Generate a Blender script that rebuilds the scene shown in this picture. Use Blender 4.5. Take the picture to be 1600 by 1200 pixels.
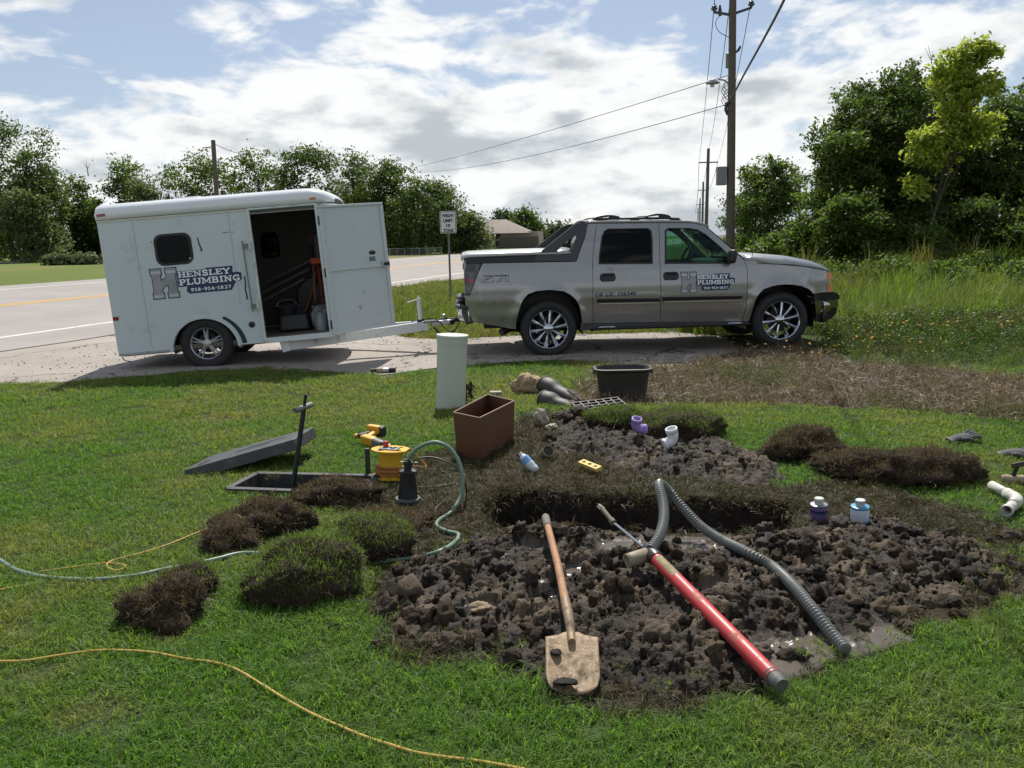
import bpy, bmesh, math, random
import numpy as np
from mathutils import Vector, Matrix
from mathutils.geometry import delaunay_2d_cdt

for o in list(bpy.data.objects):
    bpy.data.objects.remove(o, do_unlink=True)
scene = bpy.context.scene
COL = scene.collection
random.seed(7)
rng = np.random.default_rng(11)
R = math.radians

# ------------------------------------------------------------------ camera
EYE = 1.65
PITCH = math.atan(226 / 1330)          # looking slightly down
ROLL = R(1.3)                          # the phone was held a little crooked
cam_data = bpy.data.cameras.new('camera')
cam_data.sensor_width = 36
cam_data.lens = 36 * 1330 / 1600
cam_data.clip_start = 0.05
cam_data.clip_end = 5000
cam = bpy.data.objects.new('camera', cam_data)
COL.objects.link(cam)
cam.matrix_world = (Matrix.Translation((0, 0, EYE)) @ Matrix.Rotation(R(90) - PITCH, 4, 'X')
                    @ Matrix.Rotation(-ROLL, 4, 'Z'))
scene.camera = cam

# ------------------------------------------------------------------ sun, sky, exposure
SUN_EL, SUN_AZ = R(54), R(2)           # high sun behind the vehicles
world = bpy.data.worlds.new('World')
scene.world = world
world.use_nodes = True
wt = world.node_tree
wt.nodes.clear()
def wn(t, **kw):
    n = wt.nodes.new(t)
    for k, v in kw.items():
        setattr(n, k, v)
    return n
def wmath(op, a, b=None, c=None, clamp=False):
    n = wn('ShaderNodeMath', operation=op, use_clamp=clamp)
    for i, v in enumerate((a, b, c)):
        if v is None:
            continue
        if isinstance(v, (int, float)):
            n.inputs[i].default_value = v
        else:
            wt.links.new(v, n.inputs[i])
    return n.outputs[0]
SKY_STRENGTH = 0.074
w_out = wn('ShaderNodeOutputWorld')
w_bg = wn('ShaderNodeBackground')
w_bg.inputs['Strength'].default_value = SKY_STRENGTH
sky = wn('ShaderNodeTexSky')
sky.sky_type = 'NISHITA'
sky.sun_disc = False
sky.sun_elevation = SUN_EL
sky.sun_rotation = SUN_AZ
sky.air_density = 1.0
sky.dust_density = 0.6
sky.ozone_density = 1.6
tc = wn('ShaderNodeTexCoord')
sep = wn('ShaderNodeSeparateXYZ')
wt.links.new(tc.outputs['Generated'], sep.inputs[0])
# cloud layer: noise in the direction vector, flattened so that clouds lie in banks
cmb = wn('ShaderNodeCombineXYZ')
wt.links.new(sep.outputs[0], cmb.inputs[0])
wt.links.new(sep.outputs[1], cmb.inputs[1])
wt.links.new(wmath('MULTIPLY', sep.outputs[2], 2.6), cmb.inputs[2])
mp = wn('ShaderNodeMapping')
mp.inputs['Location'].default_value = (3.4, 1.1, 0.55)
wt.links.new(cmb.outputs[0], mp.inputs[0])
def cnoise(scale, detail, rough, dist=0.0):
    n = wn('ShaderNodeTexNoise')
    n.inputs['Scale'].default_value = scale
    n.inputs['Detail'].default_value = detail
    n.inputs['Roughness'].default_value = rough
    n.inputs['Distortion'].default_value = dist
    wt.links.new(mp.outputs[0], n.inputs['Vector'])
    return n.outputs[0]
big = cnoise(2.9, 3, 0.5)
det = cnoise(8.5, 11, 0.56, 0.25)
sml = cnoise(9, 7, 0.55)
elev = wmath('MAXIMUM', sep.outputs[2], 0.0)
# cover grows towards the horizon, where one looks through more of the layer
low = wmath('POWER', 2.718, wmath('MULTIPLY', elev, -7.0))
dens = wmath('ADD', wmath('ADD', wmath('MULTIPLY', big, 0.5), wmath('MULTIPLY', det, 0.62)),
             wmath('MULTIPLY', low, 0.30))
def ramp(v, a, b):
    n = wn('ShaderNodeMapRange', interpolation_type='SMOOTHSTEP')
    n.inputs['From Min'].default_value = a
    n.inputs['From Max'].default_value = b
    wt.links.new(v, n.inputs['Value'])
    return n.outputs[0]
cover = ramp(dens, 0.582, 0.675)
thick = ramp(wmath('ADD', dens, wmath('MULTIPLY', wmath('SUBTRACT', sml, 0.5), 0.85)), 0.66, 0.90)
ccol = wn('ShaderNodeMix', data_type='RGBA')
ccol.inputs['A'].default_value = (11.6, 11.7, 11.7, 1)     # sunlit cloud
ccol.inputs['B'].default_value = (6.2, 6.8, 7.3, 1)        # thick, grey undersides
wt.links.new(thick, ccol.inputs['Factor'])
skyc = wn('ShaderNodeMix', data_type='RGBA', blend_type='MULTIPLY')
skyc.inputs['Factor'].default_value = 1.0
skyc.inputs['B'].default_value = (0.95, 0.98, 1.06, 1)
wt.links.new(sky.outputs[0], skyc.inputs['A'])
smix = wn('ShaderNodeMix', data_type='RGBA')
wt.links.new(cover, smix.inputs['Factor'])
haze = wn('ShaderNodeMix', data_type='RGBA')               # thin high veil over the blue
haze.inputs['Factor'].default_value = 0.30
haze.inputs['B'].default_value = (8.6, 9.3, 10.0, 1)
wt.links.new(skyc.outputs['Result'], haze.inputs['A'])
wt.links.new(haze.outputs['Result'], smix.inputs['A'])
wt.links.new(ccol.outputs['Result'], smix.inputs['B'])
wt.links.new(smix.outputs['Result'], w_bg.inputs['Color'])
wt.links.new(w_bg.outputs[0], w_out.inputs[0])

sun_data = bpy.data.lights.new('sun', 'SUN')
sun_data.energy = 5.0
sun_data.angle = R(0.55)
sun_data.color = (1.0, 0.955, 0.87)
sun = bpy.data.objects.new('sun', sun_data)
COL.objects.link(sun)
sun_dir = Vector((math.sin(SUN_AZ) * math.cos(SUN_EL), math.cos(SUN_AZ) * math.cos(SUN_EL), math.sin(SUN_EL)))
sun.rotation_euler = (-sun_dir).to_track_quat('-Z', 'Y').to_euler()
sun.location = (0, 60, 80)

scene.view_settings.view_transform = 'Standard'
scene.view_settings.look = 'None'
scene.view_settings.gamma = 1.0
scene.view_settings.use_curve_mapping = False
scene.view_settings.exposure = 0.2
scene.render.engine = 'CYCLES'

# ------------------------------------------------------------------ geometry helpers
_F = Vector((0, math.cos(PITCH), -math.sin(PITCH)))
_U0 = Vector((0, math.sin(PITCH), math.cos(PITCH)))
_R = Vector((1, 0, 0)) * math.cos(ROLL) - _U0 * math.sin(ROLL)
_U = Vector((1, 0, 0)) * math.sin(ROLL) + _U0 * math.cos(ROLL)
def sight(px, py):
    return _F + _R * ((px - 800) / 1330) + _U * ((600 - py) / 1330)
def G(px, py, z=0.0):                  # where a line of sight meets height z
    d = sight(px, py)
    t = (z - EYE) / d.z
    return Vector((d.x * t, d.y * t, z))
def P(px, py, y):                      # where a line of sight meets depth y
    d = sight(px, py)
    t = y / d.y
    return Vector((d.x * t, y, EYE + d.z * t))

def _hash(ix, iy, seed):
    h = (ix.astype(np.int64) * 374761393 + iy.astype(np.int64) * 668265263 + seed * 1442695041) & 0x7fffffff
    h = ((h ^ (h >> 13)) * 1274126177) & 0x7fffffff
    h = (h ^ (h >> 16)) & 0xffffff
    return h / float(0xffffff)
def vnoise(x, y, seed=0):
    x = np.asarray(x, float); y = np.asarray(y, float)
    ix = np.floor(x); iy = np.floor(y)
    fx = x - ix; fy = y - iy
    fx = fx * fx * (3 - 2 * fx); fy = fy * fy * (3 - 2 * fy)
    a = _hash(ix, iy, seed); b = _hash(ix + 1, iy, seed)
    c = _hash(ix, iy + 1, seed); d = _hash(ix + 1, iy + 1, seed)
    return (a * (1 - fx) + b * fx) * (1 - fy) + (c * (1 - fx) + d * fx) * fy
def fbm(x, y, seed=0, octaves=4):
    s = 0; a = 0.5
    for k in range(octaves):
        s = s + a * vnoise(x * 2 ** k + 17.3 * k, y * 2 ** k - 9.1 * k, seed + k)
        a *= 0.5
    return s / (1 - 0.5 ** octaves)
def sstep(a, b, v):
    t = np.clip((v - a) / (b - a), 0, 1)
    return t * t * (3 - 2 * t)
def inside(poly, x, y):
    x = np.asarray(x, float); y = np.asarray(y, float)
    r = np.zeros(x.shape, bool)
    n = len(poly)
    for i in range(n):
        x1, y1 = poly[i]; x2, y2 = poly[(i + 1) % n]
        if y1 == y2:
            continue
        c = ((y1 > y) != (y2 > y)) & (x < (x2 - x1) * (y - y1) / (y2 - y1) + x1)
        r ^= c
    return r
def gpoly(pts):
    return [tuple(G(a, b)[:2]) for a, b in pts]
def edge_dist(poly, x, y):
    d = np.full(np.shape(x), 1e9)
    n = len(poly)
    for i in range(n):
        ax, ay = poly[i]; bx, by = poly[(i + 1) % n]
        dx, dy = bx - ax, by - ay
        t = np.clip(((x - ax) * dx + (y - ay) * dy) / (dx * dx + dy * dy + 1e-12), 0, 1)
        d = np.minimum(d, np.hypot(x - ax - t * dx, y - ay - t * dy))
    return d

def mesh_obj(name, verts, faces, mat=None, parent=None, smooth=False, angle=40):
    me = bpy.data.meshes.new(name)
    me.from_pydata([tuple(v) for v in verts], [], faces)
    me.update()
    return link_mesh(name, me, mat, parent, smooth, angle)
def link_mesh(name, me, mat=None, parent=None, smooth=False, angle=40):
    o = bpy.data.objects.new(name, me)
    COL.objects.link(o)
    if mat is not None:
        me.materials.append(mat)
    if smooth:
        me.polygons.foreach_set('use_smooth', [True] * len(me.polygons))
        if angle < 180:
            me.set_sharp_from_angle(angle=R(angle))
    if parent is not None:
        o.parent = parent
    return o
def np_mesh(name, verts, faces, mat=None, parent=None, smooth=False):
    """verts (N,3); faces (M,k) with one k (3 or 4)"""
    verts = np.asarray(verts, np.float32); faces = np.asarray(faces, np.int32)
    me = bpy.data.meshes.new(name)
    me.vertices.add(len(verts)); me.vertices.foreach_set('co', verts.ravel())
    k = faces.shape[1]
    me.loops.add(faces.size); me.loops.foreach_set('vertex_index', faces.ravel())
    me.polygons.add(len(faces))
    me.polygons.foreach_set('loop_start', np.arange(0, faces.size, k, dtype=np.int32))
    me.update(calc_edges=True)
    return link_mesh(name, me, mat, parent, smooth, 180)
def tag(o, label, cat=None, group=None, kind=None):
    if label:
        o['label'] = label
    if cat:
        o['category'] = cat
    if group:
        o['group'] = group
    if kind:
        o['kind'] = kind
    return o
def thing(name, label, cat, loc=(0, 0, 0), rot=(0, 0, 0), group=None):
    o = bpy.data.objects.new(name, None)
    o.empty_display_size = 0.2
    COL.objects.link(o)
    o.location = loc
    o.rotation_euler = rot
    return tag(o, label, cat, group)
def bevel(o, w, seg=2, angle=35):
    m = o.modifiers.new('bevel', 'BEVEL')
    m.width = w; m.segments = seg; m.limit_method = 'ANGLE'; m.angle_limit = R(angle)
    o.data.polygons.foreach_set('use_smooth', [True] * len(o.data.polygons))
    o.data.set_sharp_from_angle(angle=R(50))
    return o

def catmull(pts, n=8):
    pts = [Vector(p) for p in pts]
    out = []
    for i in range(len(pts) - 1):
        p0 = pts[max(i - 1, 0)]; p1 = pts[i]; p2 = pts[i + 1]; p3 = pts[min(i + 2, len(pts) - 1)]
        for k in range(n):
            t = k / n
            out.append(0.5 * ((2 * p1) + (-p0 + p2) * t + (2 * p0 - 5 * p1 + 4 * p2 - p3) * t * t
                              + (-p0 + 3 * p1 - 3 * p2 + p3) * t ** 3))
    out.append(pts[-1])
    return out

class MB:
    """collects shapes that become ONE mesh"""
    def __init__(self):
        self.v = []; self.f = []
    def add(self, verts, faces, mtx=None):
        b = len(self.v)
        for v in verts:
            v = Vector(v)
            self.v.append(mtx @ v if mtx is not None else v)
        self.f += [tuple(b + i for i in f) for f in faces]
        return self
    def box(self, c, s, rot=None, taper=1.0):
        x, y, z = s[0] / 2, s[1] / 2, s[2] / 2
        t = taper
        vs = [(-x, -y, -z), (x, -y, -z), (x, y, -z), (-x, y, -z), (-x * t, -y * t, z), (x * t, -y * t, z), (x * t, y * t, z), (-x * t, y * t, z)]
        m = Matrix.Translation(c)
        if rot is not None:
            m = m @ (rot if isinstance(rot, Matrix) else Matrix.Rotation(rot[2], 4, 'Z') @ Matrix.Rotation(rot[1], 4, 'Y') @ Matrix.Rotation(rot[0], 4, 'X'))
        return self.add(vs, [(3, 2, 1, 0), (4, 5, 6, 7), (0, 1, 5, 4), (1, 2, 6, 5), (2, 3, 7, 6), (3, 0, 4, 7)], m)
    def bar(self, a, b, w, h=None, up=(0, 0, 1)):
        a = Vector(a); b = Vector(b); d = b - a
        h = h or w
        z = d.normalized(); x = Vector(up).cross(z)
        if x.length < 1e-5:
            x = Vector((1, 0, 0))
        x.normalize(); y = z.cross(x)
        m = Matrix((x, y, z)).transposed().to_4x4()
        m.translation = (a + b) / 2
        return self.box((0, 0, 0), (w, h, d.length), m) if False else self.add(
            [(sx * w / 2, sy * h / 2, sz * d.length / 2) for sz in (-1, 1) for sx, sy in ((-1, -1), (1, -1), (1, 1), (-1, 1))],
            [(3, 2, 1, 0), (4, 5, 6, 7), (0, 1, 5, 4), (1, 2, 6, 5), (2, 3, 7, 6), (3, 0, 4, 7)], m)
    def lathe(self, prof, n=24, mtx=None, close=False):
        """profile of (radius, height) turned about z; open ends are capped unless radius 0"""
        vs = []; fs = []
        for r, h in prof:
            for i in range(n):
                a = 2 * math.pi * i / n
                vs.append((r * math.cos(a), r * math.sin(a), h))
        m = len(prof)
        rng_ = m if close else m - 1
        for j in range(rng_):
            for i in range(n):
                k = (i + 1) % n; jj = (j + 1) % m
                fs.append((j * n + i, j * n + k, jj * n + k, jj * n + i))
        if not close:
            if prof[0][0] > 1e-6:
                fs.append(tuple(reversed(range(n))))
            if prof[-1][0] > 1e-6:
                fs.append(tuple((m - 1) * n + i for i in range(n)))
        return self.add(vs, fs, mtx)
    def tube(self, pts, rad, n=8, cap=True, squash=None):
        pts = [Vector(p) for p in pts]
        m = len(pts)
        rads = rad if isinstance(rad, (list, tuple, np.ndarray)) else [rad] * m
        t0 = (pts[1] - pts[0]).normalized()
        ref = Vector((0, 0, 1)) if abs(t0.z) < 0.9 else Vector((1, 0, 0))
        nx = ref.cross(t0).normalized()
        vs = []; fs = []
        for j in range(m):
            t = (pts[min(j + 1, m - 1)] - pts[max(j - 1, 0)]).normalized()
            nx = (nx - t * nx.dot(t))
            if nx.length < 1e-6:
                nx = t.orthogonal()
            nx.normalize()
            ny = t.cross(nx)
            for i in range(n):
                a = 2 * math.pi * i / n
                sq = squash if squash else 1.0
                vs.append(pts[j] + nx * (rads[j] * math.cos(a)) + ny * (rads[j] * sq * math.sin(a)))
        for j in range(m - 1):
            for i in range(n):
                k = (i + 1) % n
                fs.append((j * n + i, j * n + k, (j + 1) * n + k, (j + 1) * n + i))
        if cap:
            fs.append(tuple(reversed(range(n))))
            fs.append(tuple((m - 1) * n + i for i in range(n)))
        return self.add(vs, fs)
    def prism(self, poly, y0, y1, mtx=None):
        """polygon in x,z pushed along y"""
        n = len(poly)
        a = sum(poly[i][0] * poly[(i + 1) % n][1] - poly[(i + 1) % n][0] * poly[i][1] for i in range(n))
        if a < 0:
            poly = list(reversed(poly))
        vs = [(p[0], y0, p[1]) for p in poly] + [(p[0], y1, p[1]) for p in poly]
        fs = [tuple(range(n)), tuple(reversed(range(n, 2 * n)))]
        for i in range(n):
            k = (i + 1) % n
            fs.append((i + n, k + n, k, i))
        return self.add(vs, fs, mtx)
    def build(self, name, mat, parent=None, smooth=True, angle=40, bev=0, seg=2):
        o = mesh_obj(name, self.v, self.f, mat, parent, smooth, angle)
        if bev:
            bevel(o, bev, seg)
        return o

def resample(poly, step):
    out = []
    n = len(poly)
    for i in range(n):
        a = Vector(poly[i]); b = Vector(poly[(i + 1) % n])
        k = max(1, int((b - a).length / step))
        for j in range(k):
            out.append(tuple(a.lerp(b, j / k)))
    return out
def round_rect(x0, z0, x1, z1, r, n=6):
    out = []
    for cx, cz, a0 in ((x1 - r, z1 - r, 0), (x0 + r, z1 - r, 90), (x0 + r, z0 + r, 180), (x1 - r, z0 + r, 270)):
        for k in range(n + 1):
            a = R(a0 + 90 * k / n)
            out.append((cx + r * math.cos(a), cz + r * math.sin(a)))
    return out
def panel(name, outer, holes, fn, mat, parent, step=0.06, thick=0.02, smooth=True):
    """sheet cut to an outline with openings, laid on the surface fn(x, z, offset), with real thickness"""
    loops = [resample(outer, step)] + [resample(h, step) for h in holes]
    pts = []; edges = []
    for lp in loops:
        b = len(pts)
        pts += [Vector(p) for p in lp]
        edges += [(b + i, b + (i + 1) % len(lp)) for i in range(len(lp))]
    xs = [p[0] for p in outer]; zs = [p[1] for p in outer]
    gx = np.arange(min(xs) + step / 2, max(xs), step); gz = np.arange(min(zs) + step / 2, max(zs), step)
    X, Z = np.meshgrid(gx, gz)
    X = X.ravel(); Z = Z.ravel()
    ok = inside(outer, X, Z) & (edge_dist(outer, X, Z) > step * 0.4)
    for h in holes:
        ok &= ~inside(h, X, Z) & (edge_dist(h, X, Z) > step * 0.4)
    pts += [Vector((a, b)) for a, b in zip(X[ok], Z[ok])]
    r = delaunay_2d_cdt(pts, edges, [], 0, 1e-5)
    v2, f2 = r[0], r[2]
    cx = np.array([sum(v2[i].x for i in f) / len(f) for f in f2]); cz = np.array([sum(v2[i].y for i in f) / len(f) for f in f2])
    keep = inside(outer, cx, cz)
    for h in holes:
        keep &= ~inside(h, cx, cz)
    fs = []
    for f, k in zip(f2, keep):
        if k:
            a, b, c = v2[f[0]], v2[f[1]], v2[f[2]]
            fs.append(tuple(f) if (b - a).cross(c - a) > 0 else tuple(reversed(f)))
    # front (outer, facing -y) and back sheets joined along the rims
    n = len(v2)
    vs = [fn(v.x, v.y, 0.0) for v in v2] + [fn(v.x, v.y, -thick) for v in v2]
    faces = list(fs) + [tuple(n + i for i in reversed(f)) for f in fs]
    cnt = {}
    for f in fs:
        for i in range(3):
            e = (f[i], f[(i + 1) % 3])
            cnt[tuple(sorted(e))] = cnt.get(tuple(sorted(e)), []) + [e]
    for k, es in cnt.items():
        if len(es) == 1:
            a, b = es[0]
            faces.append((b, a, n + a, n + b))
    o = mesh_obj(name, vs, faces, mat, parent, smooth, 35)
    return o

# ------------------------------------------------------------------ materials
MATS = {}
def M(name, col, rough=0.6, metal=0.0, var=0.12, vscale=6.0, bump=0.0, bscale=60.0, spec=0.5, coat=0.0,
      dirt=None, dscale=3.0, damt=0.5, rvar=0.0, coords='Object'):
    if name in MATS:
        return MATS[name]
    m = bpy.data.materials.new(name)
    m.use_nodes = True
    nt = m.node_tree
    b = nt.nodes['Principled BSDF']
    b.inputs['Roughness'].default_value = rough
    b.inputs['Metallic'].default_value = metal
    b.inputs['Specular IOR Level'].default_value = spec
    b.inputs['Coat Weight'].default_value = coat
    t = nt.nodes.new('ShaderNodeTexCoord')
    def noise(scale, detail=5, rg=0.6):
        n = nt.nodes.new('ShaderNodeTexNoise')
        n.inputs['Scale'].default_value = scale
        n.inputs['Detail'].default_value = detail
        n.inputs['Roughness'].default_value = rg
        nt.links.new(t.outputs[coords], n.inputs['Vector'])
        return n.outputs[0]
    mix = nt.nodes.new('ShaderNodeMix'); mix.data_type = 'RGBA'
    c = Vector(col[:3])
    mix.inputs['A'].default_value = (*(c * (1 - var)), 1)
    mix.inputs['B'].default_value = (*(c * (1 + var)), 1)
    nt.links.new(noise(vscale), mix.inputs['Factor'])
    out = mix.outputs['Result']
    if dirt is not None:
        rp = nt.nodes.new('ShaderNodeMapRange')
        rp.inputs['From Min'].default_value = 0.62 - 0.25 * damt
        rp.inputs['From Max'].default_value = 0.78 - 0.2 * damt
        nt.links.new(noise(dscale, 8, 0.68), rp.inputs['Value'])
        m2 = nt.nodes.new('ShaderNodeMix'); m2.data_type = 'RGBA'
        nt.links.new(rp.outputs[0], m2.inputs['Factor'])
        nt.links.new(out, m2.inputs['A'])
        m2.inputs['B'].default_value = (*dirt, 1)
        out = m2.outputs['Result']
        rr = nt.nodes.new('ShaderNodeMapRange')
        rr.inputs['To Min'].default_value = rough
        rr.inputs['To Max'].default_value = min(1, rough + 0.45)
        nt.links.new(rp.outputs[0], rr.inputs['Value'])
        nt.links.new(rr.outputs[0], b.inputs['Roughness'])
    elif rvar:
        rr = nt.nodes.new('ShaderNodeMapRange')
        rr.inputs['From Min'].default_value = 0.3; rr.inputs['From Max'].default_value = 0.7
        rr.inputs['To Min'].default_value = max(0, rough - rvar); rr.inputs['To Max'].default_value = min(1, rough + rvar)
        nt.links.new(noise(vscale * 1.7), rr.inputs['Value'])
        nt.links.new(rr.outputs[0], b.inputs['Roughness'])
    nt.links.new(out, b.inputs['Base Color'])
    if bump:
        bp = nt.nodes.new('ShaderNodeBump')
        bp.inputs['Strength'].default_value = bump
        bp.inputs['Distance'].default_value = 0.02
        nt.links.new(noise(bscale, 6, 0.65), bp.inputs['Height'])
        nt.links.new(bp.outputs[0], b.inputs['Normal'])
    MATS[name] = m
    return m
def M_leaf(name, c1, c2, trans=0.45, rough=0.55, tint=False, dry=None):
    """leaf or blade: each one its own shade between two colours, lets light through"""
    m = bpy.data.materials.new(name)
    m.use_nodes = True
    nt = m.node_tree
    nt.nodes.clear()
    out = nt.nodes.new('ShaderNodeOutputMaterial')
    geo = nt.nodes.new('ShaderNodeNewGeometry')
    mix = nt.nodes.new('ShaderNodeMix'); mix.data_type = 'RGBA'
    mix.inputs['A'].default_value = (*c1, 1); mix.inputs['B'].default_value = (*c2, 1)
    nt.links.new(geo.outputs['Random Per Island'], mix.inputs['Factor'])
    col = mix.outputs['Result']
    if tint:
        at = nt.nodes.new('ShaderNodeAttribute'); at.attribute_type = 'INSTANCER'; at.attribute_name = 'tint'
        m2 = nt.nodes.new('ShaderNodeMix'); m2.data_type = 'RGBA'
        nt.links.new(at.outputs['Fac'], m2.inputs['Factor'])
        nt.links.new(col, m2.inputs['A'])
        m2.inputs['B'].default_value = (*(dry or c2), 1)
        m3 = nt.nodes.new('ShaderNodeMath'); m3.operation = 'MULTIPLY'
        nt.links.new(at.outputs['Fac'], m3.inputs[0]); m3.inputs[1].default_value = 1.0
        col = m2.outputs['Result']
    d = nt.nodes.new('ShaderNodeBsdfPrincipled')
    d.inputs['Roughness'].default_value = rough
    d.inputs['Specular IOR Level'].default_value = 0.35
    nt.links.new(col, d.inputs['Base Color'])
    tr = nt.nodes.new('ShaderNodeBsdfTranslucent')
    br = nt.nodes.new('ShaderNodeMix'); br.data_type = 'RGBA'; br.blend_type = 'MULTIPLY'
    br.inputs['Factor'].default_value = 1.0
    br.inputs['B'].default_value = (1.25, 1.35, 0.7, 1)
    nt.links.new(col, br.inputs['A'])
    nt.links.new(br.outputs['Result'], tr.inputs['Color'])
    ms = nt.nodes.new('ShaderNodeMixShader')
    ms.inputs[0].default_value = trans
    nt.links.new(d.outputs[0], ms.inputs[1]); nt.links.new(tr.outputs[0], ms.inputs[2])
    nt.links.new(ms.outputs[0], out.inputs[0])
    MATS[name] = m
    return m
def M_glass(name, tint, gloss=0.03, ior=1.3):
    m = bpy.data.materials.new(name)
    m.use_nodes = True
    nt = m.node_tree
    nt.nodes.clear()
    out = nt.nodes.new('ShaderNodeOutputMaterial')
    t = nt.nodes.new('ShaderNodeBsdfTransparent'); t.inputs[0].default_value = (*tint, 1)
    g = nt.nodes.new('ShaderNodeBsdfGlossy'); g.inputs['Roughness'].default_value = gloss
    fr = nt.nodes.new('ShaderNodeFresnel'); fr.inputs[0].default_value = ior
    ms = nt.nodes.new('ShaderNodeMixShader')
    nt.links.new(fr.outputs[0], ms.inputs[0]); nt.links.new(t.outputs[0], ms.inputs[1]); nt.links.new(g.outputs[0], ms.inputs[2])
    nt.links.new(ms.outputs[0], out.inputs[0])
    MATS[name] = m
    return m

rubber = M('tyre_rubber', (0.018, 0.018, 0.019), 0.75, var=0.3, dirt=(0.06, 0.052, 0.045), damt=0.25, dscale=9)
black_plastic = M('black_plastic', (0.016, 0.016, 0.018), 0.5, var=0.25, vscale=20)
dark_metal = M('dark_metal', (0.03, 0.03, 0.032), 0.5, 0.6)
chrome = M('chrome', (0.75, 0.76, 0.78), 0.08, 1.0, var=0.05)
steel = M('galvanised_steel', (0.42, 0.43, 0.44), 0.45, 0.8, var=0.2, vscale=18)
white_paint = M('white_paint', (0.72, 0.74, 0.74), 0.35, var=0.05, dirt=(0.42, 0.41, 0.37), damt=0.1, dscale=2.2)
# ================================================================== the ground
RD_A = R(14.9)
RD_O = np.array((-9.69, 16.1))                         # a point on the near white line
RD_T = np.array((math.sin(RD_A), math.cos(RD_A)))      # along the road, away from us
RD_N = np.array((-math.cos(RD_A), math.sin(RD_A)))     # across the road, away from us
def road_d(x, y):
    return (x - RD_O[0]) * RD_N[0] + (y - RD_O[1]) * RD_N[1]
def road_pt(s, d):
    return RD_O + RD_T * s + RD_N * d

DRIVE = gpoly([(-260, 632), (0, 602), (100, 598), (200, 591), (300, 583), (420, 578), (520, 583), (600, 588), (690, 576),
               (760, 568), (900, 563), (960, 571), (1040, 575), (1110, 565), (1150, 548), (1140, 528), (1060, 520), (1000, 521),
               (900, 524), (812, 526), (760, 530), (680, 531), (633, 527), (590, 508), (540, 488), (600, 463)])
DRIVE += [tuple(road_pt(15, -1.6)), tuple(road_pt(0, 0.5)), tuple(road_pt(-25, 0.5)), (-16, 3)]
BROWN = gpoly([(905, 600), (960, 574), (1040, 574), (1110, 562), (1160, 546), (1270, 546), (1350, 570), (1600, 592), (1750, 606),
               (1750, 690), (1600, 658), (1400, 640), (1250, 634), (1130, 632), (1020, 640), (930, 640), (870, 625)])
MUD = gpoly([(600, 935), (610, 900), (660, 870), (720, 850), (790, 833), (880, 826), (1000, 838), (1100, 840), (1240, 832),
             (1280, 818), (1340, 818), (1400, 828), (1500, 850), (1570, 870), (1590, 890), (1560, 920), (1500, 945), (1420, 960),
             (1390, 985), (1420, 1000), (1300, 1046), (1230, 1060), (1150, 1072), (1090, 1080), (1050, 1092), (960, 1070),
             (880, 1085), (850, 1060), (770, 1030), (700, 1010), (660, 1010), (620, 975)])
MUD2 = gpoly([(850, 700), (880, 662), (930, 648), (970, 672), (1050, 692), (1130, 690), (1200, 720), (1232, 748), (1180, 762),
              (1100, 748), (1000, 738), (930, 715)])
PIT = gpoly([(775, 762), (850, 766), (950, 770), (1050, 773), (1100, 776), (1180, 780), (1240, 787), (1252, 812), (1232, 828),
             (1100, 836), (1000, 834), (880, 822), (795, 829), (752, 818), (752, 785)])
DIRTY = gpoly([(545, 800), (620, 785), (640, 730), (700, 700), (800, 680), (850, 655), (900, 680), (1000, 732), (1220, 735),
               (1250, 770), (1300, 740), (1420, 770), (1540, 800), (1600, 835), (1600, 880), (1500, 850), (1400, 830), (1240, 835),
               (1000, 840), (780, 838), (720, 850), (620, 880), (560, 880), (540, 830)])
VAULT = [tuple(G(*q)[:2]) for q in ((357, 770), (402, 746), (590, 750), (566, 778))]

def terrain(x, y, pit=True):
    x = np.asarray(x, float); y = np.asarray(y, float)
    d = road_d(x, y)
    z = 0.04 * np.clip(d, 0, 11) + 0.003 * np.clip(d - 11, 0, 90)
    near = sstep(60, 15, np.hypot(x, y))
    inroad = sstep(-3.5, -1.5, d) * sstep(14, 11, d)
    z = z + near * (1 - inroad) * (0.05 * (fbm(x * 0.35, y * 0.35, 3, 3) - 0.5) + 0.022 * (fbm(x * 1.7, y * 1.7, 5, 3) - 0.5))
    # the low rise behind the box and under the boots
    z = z + 0.10 * np.exp(-(((x - 0.55) / 0.9) ** 2 + ((y - 7.6) / 0.8) ** 2))
    # weedy bank at the right
    z = z + 0.35 * sstep(5, 14, x) * sstep(12, 30, y) * sstep(-6, -16, d)
    if pit:
        wob = 0.05
        px = x + wob * 2 * (vnoise(x * 7, y * 7, 31) - 0.5); py = y + wob * 2 * (vnoise(x * 7, y * 7, 32) - 0.5)
        ins = inside(PIT, px, py)
        ed = edge_dist(PIT, x, y)
        z = np.where(ins, z - 0.55 * sstep(0.0, 0.07, ed) - 0.02, z)
        z = np.where(inside(VAULT, x, y) & (edge_dist(VAULT, x, y) > 0.012), -0.75, z)
    return z
def gz(x, y):
    return float(terrain(np.array([x]), np.array([y]), pit=False)[0])
def GT(px, py):                                         # line of sight to the real ground
    p = G(px, py)
    for _ in range(3):
        p = G(px, py, gz(p.x, p.y))
    return p

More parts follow.
